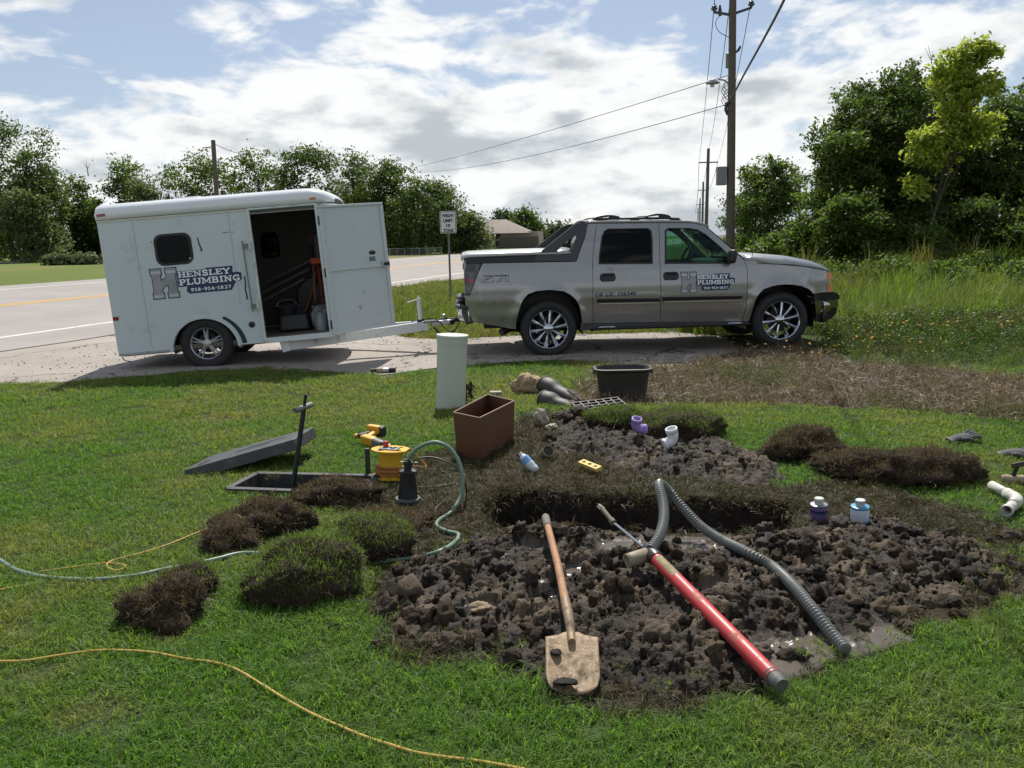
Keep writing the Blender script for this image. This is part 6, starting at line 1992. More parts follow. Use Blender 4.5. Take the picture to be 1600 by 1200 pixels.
wire('float_cable', 'thin grey cable looping on the grass behind the pump', [gl(690, 738), gl(703, 745), gl(710, 754), gl(704, 759), gl(680, 762), gl(650, 764), gl(622, 764), gl(600, 759), gl(575, 757, .03), gl(560, 765, .04), gl(552, 771)], .004, wire_g)
wire('ground_wire', 'grey wire running from the vault edge through the trampled grass', [gl(524, 752, .05), gl(545, 766, .04), gl(565, 778), gl(592, 795), gl(614, 805), gl(640, 812), gl(664, 815), gl(680, 806), gl(682, 796), gl(696, 784)], .004, wire_g)
wire('short_cord', 'short tan cord lying at the foot of the cable reel', [gl(548, 773), gl(570, 770), gl(590, 768), gl(600, 764)], .005, M('tan_cord', (.32, .25, .10), .6))
wire('reel_lead', 'orange lead looping up beside the yellow cable reel', [P(633, 722, yb + .22), P(635, 707, yb + .22), P(643, 702, yb + .2), P(652, 712, yb + .18), P(666, 728, yb + .14), P(655, 729, yb + .10), P(632, 726, yb + .06)], .005, M('orange_lead', (.36, .15, .03), .6))
yc = M('yellow_air_line', (.50, .33, .075), .5, var=.15, vscale=25)
wire('extension_cord', 'long yellow extension cord winding across the lawn in the foreground', [gl(a, b, .022) for a, b in ((-60, 1042), (0, 1041), (40, 1040), (90, 1032), (150, 1024), (200, 1024), (245, 1028), (290, 1037), (335, 1043), (370, 1054), (410, 1078), (450, 1103), (490, 1125), (530, 1143), (570, 1160), (610, 1173), (650, 1185), (700, 1193), (750, 1199), (820, 1212))], .0046, yc, 'cord')
wire('extension_cord', 'yellow extension cord with a small loop running to the brown root clump', [gl(a, b, .02) for a, b in ((62, 899), (110, 892), (150, 887), (172, 885), (192, 888), (196, 892), (184, 897), (170, 893), (168, 887), (180, 880), (215, 871), (255, 859), (290, 845), (325, 830))], .0045, yc, 'cord')
wire('extension_cord', 'short end of yellow extension cord at the left edge below the hose', [gl(a, b, .02) for a, b in ((-40, 935), (-10, 930), (12, 925), (30, 922))], .005, yc, 'cord')

# ------------------------------------------------------------------ shovel
blade_m = M('muddy_shovel_steel', (.24, .165, .095), .55, .15, var=.22, vscale=7, dirt=(.07, .054, .04), damt=.42, dscale=11, bump=.25, bscale=40)
wood = M('worn_shovel_handle', (.34, .17, .085), .7, var=.3, vscale=14, dirt=(.16, .12, .085), damt=.5, dscale=16)
b0 = G(896, 1083, .035); b1 = G(893, 985, .145); h1 = G(852, 806, .22)
sh = thing('shovel', 'mud-caked square shovel lying on the mud with its blade towards us', 'shovel', tuple(b0))
U_ = (b1 - b0); Lb = U_.length; ud = U_.normalized()
hd = (h1 - b1).normalized()
sd_ = Vector((1, 0, 0)); sd_ = (sd_ - ud * sd_.dot(ud)).normalized(); nn = sd_.cross(ud)
rows = []
for i in range(17):
    t = i / 16
    row = []
    hwid = .098 * (1 if t > .25 else (.80 + .20 * math.sqrt(max(0, t / .25)))) * (1 + .03 * t)
    for j in range(17):
        s = 2 * j / 16 - 1
        tt = t * (1 - .13 * abs(s) ** 1.3 * float(sstep(.4, 1, t)))
        tipcurve = .018 * s * s * (1 - min(1, t / .3))
        dish = .018 * s * s + .020 * (1 - t) * 0
        groove = .012 * math.exp(-(s / .16) ** 2) * sstep(.45, .95, t) - .010 * (math.exp(-((s - .30) / .12) ** 2) + math.exp(-((s + .30) / .12) ** 2)) * float(sstep(.5, 1.0, t)) * -1
        row.append(ud * (tt * Lb + tipcurve) + sd_ * (hwid * s) + nn * (dish - .012 + float(groove)))
    rows.append(row)
grid_sheet('blade', rows, blade_m, sh, .004)
A = b1 - b0
MB().tube([A - ud * .06 + nn * .004, A + hd * .10 + nn * .008, A + hd * .24 + nn * .01], [.015, .021, .020], 14).build('socket', blade_m, sh)
MB().tube([A + hd * .22 + nn * .01, (A + h1 - b0) / 2 + Vector((.006, 0, .0)), h1 - b0 - hd * .13], [.0185, .0175, .018], 14).build('handle', wood, sh)
MB().tube([h1 - b0 - hd * .14, h1 - b0 - hd * .02, h1 - b0], [.021, .021, .014], 14).build('grip', M('grey_grip', (.14, .125, .105), .8, var=.25), sh)
lp = lump('mud_cake', (.045, .026, .010), 77, mud_mat, sh, .35, 3)
lp.location = ud * .04 + sd_ * -.03 + nn * .012
lp = lump('mud_cake', (.022, .022, .008), 78, mud_mat, sh, .35, 2)
lp.location = ud * Lb * .62 + sd_ * -.062 + nn * .004

# ------------------------------------------------------------------ red hand pump with its corrugated hose
redm = M('red_pump_tube', (.46, .045, .045), .42, var=.10, vscale=6, dirt=(.20, .12, .07), damt=.22, dscale=10)
q0 = G(1222, 1072, .075); q1 = G(1020, 868, .195)
hpmp = thing('hand_pump', 'long red hand pump lying across the mud with its rod drawn out', 'hand pump', tuple(q0))
ax_ = (q1 - q0); La = ax_.length; ad = ax_.normalized()
MB().tube([ad * .055, ad * (La * .5), ad * (La - .02)], .0305, 24).build('barrel', redm, hpmp)
MB().tube([ad * 0, ad * .02, ad * .024, ad * .044, ad * .048, ad * .07], [.027, .0305, .028, .0305, .028, .032], 20).build('strainer', M('grey_strainer', (.09, .09, .085), .6), hpmp)
MB().tube([ad * (La - .04), ad * (La - .03), ad * (La + .055), ad * (La + .065)], [.035, .037, .037, .030], 22).build('head', pm, hpmp)
spd = Vector((-.75, -.25, -.12)).normalized()
hb = ad * (La + .02)
hollow([hb + spd * .02, hb + spd * .10, hb + spd * .125], .034, 'spout', M('muddy_spout', (.26, .215, .15), .6, var=.3), hpmp, .006)
r1 = G(957, 815, .29) - q0; r2 = G(939, 793, .32) - q0
MB().tube([ad * (La + .05), r1], .0065, 10).build('rod', chrome, hpmp)
MB().tube([r1 - (r2 - r1) * .1, r1 + (r2 - r1) * .12, r1 + (r2 - r1) * .14, r2], [.016, .016, .012, .013], 12).build('rod_grip', M('olive_grip', (.10, .09, .055), .7), hpmp)
MB().box(tuple(r2), (.03, .03, .022), (R(20), R(30), R(40))).build('grip_end', M('pale_grip_end', (.30, .28, .22), .6), hpmp, bev=.004)
dcl = MB()
perp = ad.orthogonal().normalized()
upv = (Vector((0, -.4, 1)) - ad * Vector((0, -.4, 1)).dot(ad)).normalized(); sdv = ad.cross(upv)
vs = []
for i in range(6):
    for j in range(7):
        a = R(-40 + 80 * j / 6)
        vs.append(ad * (La - .06 - .17 * i / 5) + upv * (.0312 * math.cos(a)) + sdv * (.0312 * math.sin(a)))
dcl.add(vs, [(i * 7 + j, i * 7 + j + 1, (i + 1) * 7 + j + 1, (i + 1) * 7 + j) for i in range(5) for j in range(6)])
dcl.build('worn_label', M('worn_label', (.20, .16, .07), .7, var=.8, vscale=40), hpmp, smooth=True, angle=180)
hs = q0 + hb + upv * .02
hose_pts = [hs, P(1030, 838, hs.y + .10), P(1037, 812, hs.y + .26), P(1036, 785, hs.y + .42), P(1030, 762, hs.y + .56), P(1032, 756, hs.y + .70), P(1046, 768, hs.y + .78), P(1068, 794, hs.y + .72)]
for a, b, h_ in ((1095, 822, .10), (1125, 842, .08), (1165, 862, .06), (1205, 884, .06), (1240, 916, .06), (1268, 950, .06), (1293, 982, .055), (1308, 1000, .05), (1322, 1016, .05)):
    g_ = G(a, b, surf(*G(a, b, .1)[:2]) * .6 + h_)
    hose_pts.append(g_)
cl = catmull(hose_pts, 10)
# resample evenly so that the ribs are regular
acc = [0.0]
for a, b in zip(cl, cl[1:]):
    acc.append(acc[-1] + (b - a).length)
ss = np.arange(0, acc[-1], .0045)
fine = []
for s in ss:
    i = min(max(np.searchsorted(acc, s) - 1, 0), len(cl) - 2)
    t = (s - acc[i]) / max(1e-6, acc[i + 1] - acc[i])
    fine.append(cl[i].lerp(cl[i + 1], t))
rad = [.0232 + .0036 * (1 if (k % 4) in (0, 1) else -1) for k in range(len(fine))]
o = MB().tube(fine, rad, 16, cap=True).build('corrugated_hose', M('grey_corrugated_hose', (.12, .13, .125), .36, var=.15, dirt=(.17, .15, .12), damt=.3, dscale=7), angle=60)
tag(o, 'grey corrugated hose arching from the red pump and trailing to the right', 'hose')

# dead weed stalks beside the riser
deadleaf = M_leaf('dead_leaves', (.03, .022, .014), (.08, .055, .03), .15)
for k, (a, b, hgt) in enumerate(((728, 634, .26), (736, 630, .23))):
    p = GT(a, b)
    w_ = thing('dead_weed', ['withered dark weed stalk touching the riser pipe', 'withered dark weed stalk just behind the brown box'][k], 'weed', tuple(p))
    MB().tube([(0, 0, 0), (.01, 0, hgt * .5), (.0, 0, hgt)], [.005, .004, .002], 6).build('stem', M('dead_stem', (.05, .035, .022), .9), w_)
    r = np.random.default_rng(k + 3)
    n = 46
    zz = r.uniform(.25, 1.0, n) * hgt
    base = np.stack([np.zeros(n), np.zeros(n), zz], 1)
    up = np.stack([r.normal(0, .7, n), r.normal(0, .7, n), -np.ones(n) * .9], 1); up /= np.linalg.norm(up, axis=1)[:, None]
    blades(base, up, r.uniform(.05, .10, n), r.uniform(.012, .028, n), r.uniform(.1, .5, n), 4 + k, 'leaves', deadleaf, w_)['kind'] = 'stuff'
# ================================================================== grass
proto_col = bpy.data.collections.new('grass_prototypes')       # never linked to the scene
def clump(seed, n, rad, h0, h1, w0, w1, lean0, lean1, mat, droop=0.0):
    r = np.random.default_rng(seed)
    a = r.uniform(0, 2 * np.pi, n); q = rad * np.sqrt(r.random(n))
    base = np.stack([q * np.cos(a), q * np.sin(a), np.full(n, -.006)], 1)
    up = np.stack([.35 * np.cos(a) * q / rad + r.normal(0, .22, n), .35 * np.sin(a) * q / rad + r.normal(0, .22, n), np.ones(n)], 1)
    up /= np.linalg.norm(up, axis=1)[:, None]
    return blades(base, up, r.uniform(h0, h1, n), r.uniform(w0, w1, n), r.uniform(lean0, lean1, n), seed, 'blade_clump', mat, make=False)
def long_clump(seed, n, rad, h0, h1, w0, w1, mat, lean=.9):
    """tall arching leaves, four segments each"""
    r = np.random.default_rng(seed)
    V = []; F_ = []
    for k in range(n):
        a = r.uniform(0, 6.283); q = rad * math.sqrt(r.random())
        b = np.array((q * math.cos(a), q * math.sin(a), 0.0))
        az = r.uniform(0, 6.283); d = np.array((math.cos(az), math.sin(az), 0)); sd = np.array((-math.sin(az), math.cos(az), 0))
        h = r.uniform(h0, h1); w = r.uniform(w0, w1); ln = r.uniform(.15, lean)
        i0 = len(V)
        for j in range(5):
            t = j / 4
            c = b + np.array((0, 0, h * (t - .35 * ln * t * t * t))) + d * (ln * h * (.15 * t + .55 * t * t))
            ww = w * (1 - t) ** .6 if j < 4 else w * .05
            V += [c - sd * ww / 2, c + sd * ww / 2]
        for j in range(4):
            F_.append((i0 + 2 * j, i0 + 2 * j + 1, i0 + 2 * j + 3, i0 + 2 * j + 2))
    me = bpy.data.meshes.new('long_blade_clump')
    me.from_pydata([tuple(v) for v in V], [], F_)
    me.materials.append(mat)
    return me
def scatter(name, label, cat, pts, rot, scl, tint, meshes):
    """one object of kind stuff: clumps instanced on the points of its mesh"""
    coll = bpy.data.collections.new(name + '_clumps')
    for i, me in enumerate(meshes):
        coll.objects.link(bpy.data.objects.new('clump_%02d' % i, me))
    n = len(pts)
    me = bpy.data.meshes.new(name)
    me.vertices.add(n); me.vertices.foreach_set('co', np.asarray(pts, np.float32).ravel())
    for nm, ty, arr in (('rot', 'FLOAT_VECTOR', rot), ('scl', 'FLOAT', scl), ('tint', 'FLOAT', tint)):
        a = me.attributes.new(nm, ty, 'POINT')
        a.data.foreach_set('vector' if ty == 'FLOAT_VECTOR' else 'value', np.asarray(arr, np.float32).ravel())
    a = me.attributes.new('pick', 'INT', 'POINT')
    a.data.foreach_set('value', rng.integers(0, len(meshes), n).astype(np.int32))
    o = link_mesh(name, me)
    ng = bpy.data.node_groups.new(name + '_scatter', 'GeometryNodeTree')
    ng.interface.new_socket('Geometry', in_out='INPUT', socket_type='NodeSocketGeometry')
    ng.interface.new_socket('Geometry', in_out='OUTPUT', socket_type='NodeSocketGeometry')
    gi = ng.nodes.new('NodeGroupInput'); go = ng.nodes.new('NodeGroupOutput')
    iop = ng.nodes.new('GeometryNodeInstanceOnPoints')
    ci = ng.nodes.new('GeometryNodeCollectionInfo')
    ci.inputs['Collection'].default_value = coll
    ci.inputs['Separate Children'].default_value = True
    ci.inputs['Reset Children'].default_value = True
    iop.inputs['Pick Instance'].default_value = True
    def named(nm, ty):
        k = ng.nodes.new('GeometryNodeInputNamedAttribute'); k.data_type = ty; k.inputs['Name'].default_value = nm
        return k.outputs['Attribute']
    ng.links.new(gi.outputs[0], iop.inputs['Points'])
    ng.links.new(ci.outputs[0], iop.inputs['Instance'])
    ng.links.new(named('pick', 'INT'), iop.inputs['Instance Index'])
    e2r = ng.nodes.new('FunctionNodeEulerToRotation')
    ng.links.new(named('rot', 'FLOAT_VECTOR'), e2r.inputs[0])
    ng.links.new(e2r.outputs[0], iop.inputs['Rotation'])
    ng.links.new(named('scl', 'FLOAT'), iop.inputs['Scale'])
    ng.links.new(iop.outputs[0], go.inputs[0])
    m = o.modifiers.new('scatter', 'NODES'); m.node_group = ng
    return tag(o, label, cat, kind='stuff')
KEEPOUT = [(riser.location.x, riser.location.y, .15), (bx.location.x, bx.location.y, .20), (tub.location.x, tub.location.y, .22), (pump.location.x, pump.location.y, .07), (reel.location.x, reel.location.y, .12)]
def sample(x0, x1, y0, y1, dens, zone_ids, seed, margin=.6):
    r = np.random.default_rng(seed)
    n = int((x1 - x0) * (y1 - y0) * dens)
    x = r.uniform(x0, x1, n); y = r.uniform(y0, y1, n)
    ok = np.abs(x - .0) < y * .64 + margin
    x, y = x[ok], y[ok]
    z = zones(x, y)
    ok = np.isin(z, zone_ids)
    for a, b, rr_ in KEEPOUT:
        ok &= np.hypot(x - a, y - b) > rr_
    x, y = x[ok], y[ok]
    return x, y, terrain(x, y, pit=False), r
def place(x, y, z, r, s0, s1, tilt=.12):
    n = len(x)
    return np.stack([x, y, z], 1), np.stack([r.normal(0, tilt, n), r.normal(0, tilt, n), r.uniform(0, 6.283, n)], 1), r.uniform(s0, s1, n)
lawn_m = M_leaf('lawn_blades', (.042, .125, .012), (.165, .29, .042), .52, tint=True, dry=(.25, .245, .08))
trod_m = M_leaf('trampled_blades', (.022, .020, .009), (.115, .088, .045), .3, tint=True, dry=(.055, .07, .02))
dead_m = M_leaf('dead_straw', (.065, .047, .034), (.25, .19, .135), .25, tint=True, dry=(.10, .115, .035))
verge_m = M_leaf('verge_blades', (.065, .105, .014), (.17, .21, .05), .5, tint=True, dry=(.22, .19, .07))
weed_m = M_leaf('tall_weed_blades', (.055, .10, .013), (.19, .26, .05), .52, tint=True, dry=(.13, .115, .04))
# lawn, finer near us
P_, R_, S_, T_ = [], [], [], []
for (y0, y1, dens, s0, s1, sd) in ((.6, 2.1, 330, .95, 1.45, 5), (2.1, 4.2, 560, .95, 1.45, 1), (4.2, 6.6, 330, .95, 1.35, 2), (6.6, 9.2, 210, 1.15, 1.6, 3), (9.2, 12.6, 140, 1.3, 1.8, 4)):
    w = y1 * .64 + 2.2
    x, y, z, r = sample(-w, w, y0, y1, dens, [0], sd, 2.2)
    p3, r3, s3 = place(x, y, z, r, s0, s1)
    # height and colour vary in soft patches
    pt = fbm(x * .9, y * .9, 14, 4); fine = fbm(x * 3.5, y * 3.5, 15, 3)
    s3 = s3 * (.72 + .55 * fine)
    tn = np.clip((pt - .45) * 1.7 + (fine - .5) * .9 + r.normal(0, .12, len(x)) + .04 + .03 * (y - 4), 0, .85)
    P_.append(p3); R_.append(r3); S_.append(s3); T_.append(tn)
# a few dry scars in the lawn
P_, R_, S_, T_ = (np.concatenate(q) for q in (P_, R_, S_, T_))
for a, b, rad in ((330, 655, .45), (100, 640, .3), (150, 1120, .25), (60, 1060, .2), (1560, 905, .5), (1480, 960, .3), (560, 665, .3), (260, 1000, .2)):
    g_ = G(a, b)
    d_ = np.hypot(P_[:, 0] - g_.x, (P_[:, 1] - g_.y) * 1.6)
    k_ = sstep(rad, rad * .3, d_ + .25 * rad * (fbm(P_[:, 0] * 6, P_[:, 1] * 6, 3, 2) - .5))
    T_ = np.clip(T_ + .75 * k_, 0, 1); S_ = S_ * (1 - .4 * k_)
lawn_protos = [clump(100 + k, 30, .055, .022, .052, .0024, .0044, .2, 1.5, lawn_m) for k in range(9)]
scatter('lawn_grass', 'short green mown grass covering the lawn', 'grass', P_, R_, S_, T_, lawn_protos)
# trampled grass round the hole
x, y, z, r = sample(-2.2, 3.6, 2.4, 7.6, 520, [5], 21)
p3, r3, s3 = place(x, y, z, r, .7, 1.25, .35)
tn = np.clip((fbm(x * 1.8, y * 1.8, 24, 3) - .48) * 2.0, 0, .7)
# it also hangs over the far lip of the hole
lip = [G(a, b) for a, b in ((752, 800), (765, 768), (800, 765), (850, 767), (900, 769), (950, 771), (1000, 772), (1050, 774), (1100, 777), (1150, 779), (1200, 783), (1240, 789), (1252, 808))]
lx, ly = [], []
for a, b in zip(lip, lip[1:]):
    for t in r.random(5):
        q = a.lerp(b, t); lx.append(q.x + r.normal(0, .015)); ly.append(q.y - .01 + r.normal(0, .025))
lx, ly = np.array(lx), np.array(ly)
p3 = np.concatenate([p3, np.stack([lx, ly, terrain(lx, ly, pit=False) - .005 - .025 * r.random(len(lx))], 1)])
r3 = np.concatenate([r3, np.stack([r.uniform(.5, 1.9, len(lx)), r.normal(0, .3, len(lx)), r.normal(0, .5, len(lx))], 1)])
s3 = np.concatenate([s3, r.uniform(.9, 1.5, len(lx))]); tn = np.concatenate([tn, np.zeros(len(lx))])
scatter('trampled_grass', 'muddy brown trampled grass around the dug hole', 'grass', p3, r3, s3, tn, [clump(140 + k, 26, .06, .018, .05, .0028, .005, .5, 2.0, trod_m) for k in range(8)])
# stray grass at the mud's edge
x, y, z, r = sample(-1.0, 3.0, 2.6, 4.9, 150, [3], 22)
ok = (edge_dist(MUD, x, y) < .16 * r.random(len(x))) & (edge_dist(PIT, x, y) > .35)
x, y, z = x[ok], y[ok], z[ok]
p3, r3, s3 = place(x, y, z + .02, r, .7, 1.1, .5)
scatter('edge_grass', 'sparse grass tufts poking out along the edge of the mud', 'grass', p3, r3, s3, np.full(len(x), .35), lawn_protos)
# dead brown patch: matted straw and thin stalks
x, y, z, r = sample(.2, 8.2, 6.8, 12.6, 260, [2], 31)
p3, r3, s3 = place(x, y, z, r, 1.1, 2.4, .45)
edge_g = np.clip((fbm(x * 1.1, y * 1.1, 34, 3) - .58) * 4, 0, .9)
scatter('dead_grass', 'matted dead brown grass and straw in front of the truck', 'grass', p3, r3, s3, edge_g, [clump(180 + k, 22, .07, .012, .05, .0025, .006, .8, 2.6, dead_m) for k in range(8)])
x, y, z, r = sample(.6, 8.2, 7.4, 12.0, 9, [2], 32)
p3, r3, s3 = place(x, y, z, r, .5, 1.2, .15)
dk_m = M_leaf('dead_stalks', (.035, .022, .014), (.19, .14, .09), .1)
far_w = sstep(8.5, 11.0, y)
ok = r.random(len(x)) < .15 + .85 * far_w
scatter('dead_stalks', 'thin dry stalks standing in the dead brown patch', 'grass', p3[ok], r3[ok], s3[ok] * (.5 + .6 * far_w[ok]), np.zeros(ok.sum()), [long_clump(210 + k, 6, .05, .10, .34, .003, .006, dk_m, .9) for k in range(6)])
# verge beside the road
P_, R_, S_, T_ = [], [], [], []
for (x0, x1, y0, y1, dens, s0, s1, sd) in ((-6, 5, 12.4, 17, 75, 1.0, 1.9, 41), (-6, 8, 17, 34, 26, 1.6, 3.0, 42)):
    x, y, z, r = sample(x0, x1, y0, y1, dens, [8], sd, 1.5)
    p3, r3, s3 = place(x, y, z, r, s0, s1)
    s3 *= .7 + .7 * fbm(x * .8, y * .8, 45, 3)
    P_.append(p3); R_.append(r3); S_.append(s3); T_.append(np.clip((fbm(x * .7, y * .7, 46, 3) - .42) * 2.2, 0, .9))
P_, R_, S_, T_ = (np.concatenate(q) for q in (P_, R_, S_, T_))
scatter('verge_grass', 'sunlit rough grass on the verge between drive and road', 'grass', P_, R_, S_, T_, [clump(240 + k, 26, .09, .03, .11, .004, .008, .2, 1.1, verge_m) for k in range(7)])
# taller tufts by the sign
x = []; y = []
r = np.random.default_rng(5)
for a, b, k_, sp in ((665, 462, 12, .5), (690, 466, 8, .4), (640, 500, 9, .6), (684, 505, 10, .5), (720, 500, 6, .3), (630, 478, 8, .6), (655, 487, 10, .8)):
    g_ = GT(a, b)
    x += list(g_.x + r.normal(0, sp, k_)); y += list(g_.y + r.normal(0, sp, k_))
x, y = np.array(x), np.array(y)
p3, r3, s3 = place(x, y, terrain(x, y), r, .5, 1.0)
scatter('verge_tufts', 'taller tufts of grass on the verge around the road sign', 'grass', p3, r3, s3, r.uniform(0, .6, len(x)), [long_clump(260 + k, 26, .12, .25, .6, .006, .012, verge_m, .8) for k in range(5)])
# tall grass and weeds at the right
P_, R_, S_, T_ = [], [], [], []
for (x0, x1, y0, y1, dens, s0, s1, sd) in ((2.4, 12, 9.6, 14, 34, .35, .75, 51), (2.6, 17, 14, 20, 17, .45, 1.0, 52), (3, 24, 20, 34, 9, .6, 1.35, 53)):
    x, y, z, r = sample(x0, x1, y0, y1, dens, [7], sd, 2.5)
    p3, r3, s3 = place(x, y, z, r, s0, s1, .1)
    grow_ = .35 + 1.1 * np.clip(fbm(x * .4, y * .4, 55, 4) * 1.5 - .25, 0, 1) + (r.random(len(x)) < .05) * .6
    front = .35 + .65 * sstep(10.0, 14.5, y)
    s3 = s3 * grow_ * front
    P_.append(p3); R_.append(r3); S_.append(s3); T_.append(np.clip((fbm(x * .6, y * .6, 56, 3) - .48) * 3.2 + (1 - front) * .25 + r.normal(0, .12, len(x)), 0, .95))
P_, R_, S_, T_ = (np.concatenate(q) for q in (P_, R_, S_, T_))
ok = ~((P_[:, 1] < 14.1) & (P_[:, 1] > 11.9) & (P_[:, 0] < 5.0))          # none grows through the truck
scatter('tall_grass', 'tall arching grass and weeds beyond the truck at the right', 'grass', P_[ok], R_[ok], S_[ok], T_[ok], [long_clump(300 + k, 30, .16, .45, .95, .007, .016, weed_m, 1.15) for k in range(8)])
# low weeds with yellow flowers
bush_m = M_leaf('low_weed_leaves', (.028, .055, .012), (.085, .125, .035), .4, tint=True, dry=(.11, .10, .04))
def weed_mesh(seed, n, flowers):
    r = np.random.default_rng(seed)
    V = []; F_ = []
    for k in range(n):
        h = r.uniform(.02, .30) ; a = r.uniform(0, 6.28); q = r.uniform(.02, .16)
        c = np.array((q * math.cos(a), q * math.sin(a), h))
        L = r.uniform(.018, .05); d = r.normal(0, 1, 3); d /= np.linalg.norm(d); s = np.cross(d, r.normal(0, 1, 3)); s /= np.linalg.norm(s) + 1e-6
        i = len(V)
        V += [c - d * L / 2, c + s * L * .25, c + d * L / 2, c - s * L * .25]
        F_.append((i, i + 1, i + 2, i + 3))
    me = bpy.data.meshes.new('weed_clump')
    me.from_pydata([tuple(v) for v in V], [], F_)
    me.materials.append(bush_m)
    return me
x, y, z, r = sample(2.2, 10.5, 9.8, 14.5, 30, [7], 61, 2.0)
ok = ~((y < 14.1) & (y > 11.95) & (x < 4.9))
x, y, z = x[ok], y[ok], z[ok]
p3, r3, s3 = place(x, y, z, r, .6, 1.3, .1)
s3 *= .5 + .6 * sstep(9.8, 12.5, y)
scatter('low_weeds', 'dark leafy weeds along the edge of the dead patch', 'weeds', p3, r3, s3, np.clip((fbm(x, y, 66, 3) - .4) * 2, 0, .8), [weed_mesh(340 + k, 90, 0) for k in range(6)])
def flower_mesh(seed):
    r = np.random.default_rng(seed)
    mb = MB()
    h = .30 + .1 * r.random()
    for k in range(7):
        a = 2 * math.pi * k / 7
        mb.add([(0, 0, h), (.012 * math.cos(a - .35), .012 * math.sin(a - .35), h + .003), (.021 * math.cos(a), .021 * math.sin(a), h + .001), (.012 * math.cos(a + .35), .012 * math.sin(a + .35), h + .003)], [(0, 1, 2, 3)])
    me = bpy.data.meshes.new('flower')
    me.from_pydata([tuple(v) for v in mb.v], [], mb.f)
    me.materials.append(M('yellow_petals', (.70, .36, .02), .6, var=.15))
    return me
r = np.random.default_rng(71)
fx, fy = [], []
for a, b, k_, sx, sy in ((1290, 500, 34, 1.0, .5), (1330, 520, 40, 1.2, .6), (1380, 500, 32, 1.2, .7), (1440, 515, 26, 1.4, .7), (1500, 500, 30, 1.3, .6), (1555, 498, 18, 1.0, .5), (1230, 535, 10, .5, .2)):
    g_ = G(a, b + 30)
    fx += list(g_.x + r.normal(0, sx * .5, k_)); fy += list(g_.y + r.normal(0, sy, k_))
fx, fy = np.array(fx), np.array(fy)
ok = ~((fy < 14.1) & (fy > 11.95) & (fx < 4.8)) & (fy > 9.9)
fx, fy = fx[ok], fy[ok]
n = len(fx)
scatter('yellow_wildflowers', 'small yellow wildflowers among the weeds in front of the bumper', 'flowers', np.stack([fx, fy, terrain(fx, fy) - .10 + .12 * r.random(n)], 1),
        np.stack([r.uniform(.0, .8, n) , r.normal(0, .3, n), r.uniform(-.6, .6, n)], 1), r.uniform(.6, 1.15, n), np.zeros(n), [flower_mesh(360 + k) for k in range(5)])
# far lawn and roadside texture is left to the soil material beyond the road

# loose stones on the drive and along its edge
r = np.random.default_rng(81)
n = 5200
gx_ = r.uniform(-7.5, 3.2, n); gy_ = r.uniform(9.6, 15, n)
dz_ = zones(gx_, gy_)
ed_ = edge_dist(DRIVE, gx_, gy_)
ok = ((dz_ == 1) & (r.random(n) < .30 + .6 * np.exp(-ed_ / .3))) | ((dz_ != 1) & (ed_ < .12))
ok |= (np.hypot(gx_ - 2.3, (gy_ - 10.9) * 1.5) < .9)
gx_, gy_ = gx_[ok], gy_[ok]
n = len(gx_)
peb = []
for k in range(5):
    o_ = lump('pebble', (1, .8, .6), 600 + k, [M('pebble_grey', (.22, .2, .18), .9, var=.4, vscale=3), M('pebble_dark', (.07, .065, .06), .9, var=.4, vscale=3)][k % 2], None, .3, 1)
    peb.append(o_.data)
    bpy.data.objects.remove(o_, do_unlink=True)
scatter('loose_gravel', 'loose grey stones scattered over the gravel drive', 'gravel', np.stack([gx_, gy_, terrain(gx_, gy_, pit=False) + .014], 1), r.uniform(0, 6.28, (n, 3)) * np.array((.1, .1, 1)), .005 + .018 * r.random(n) ** 3, np.zeros(n), peb)

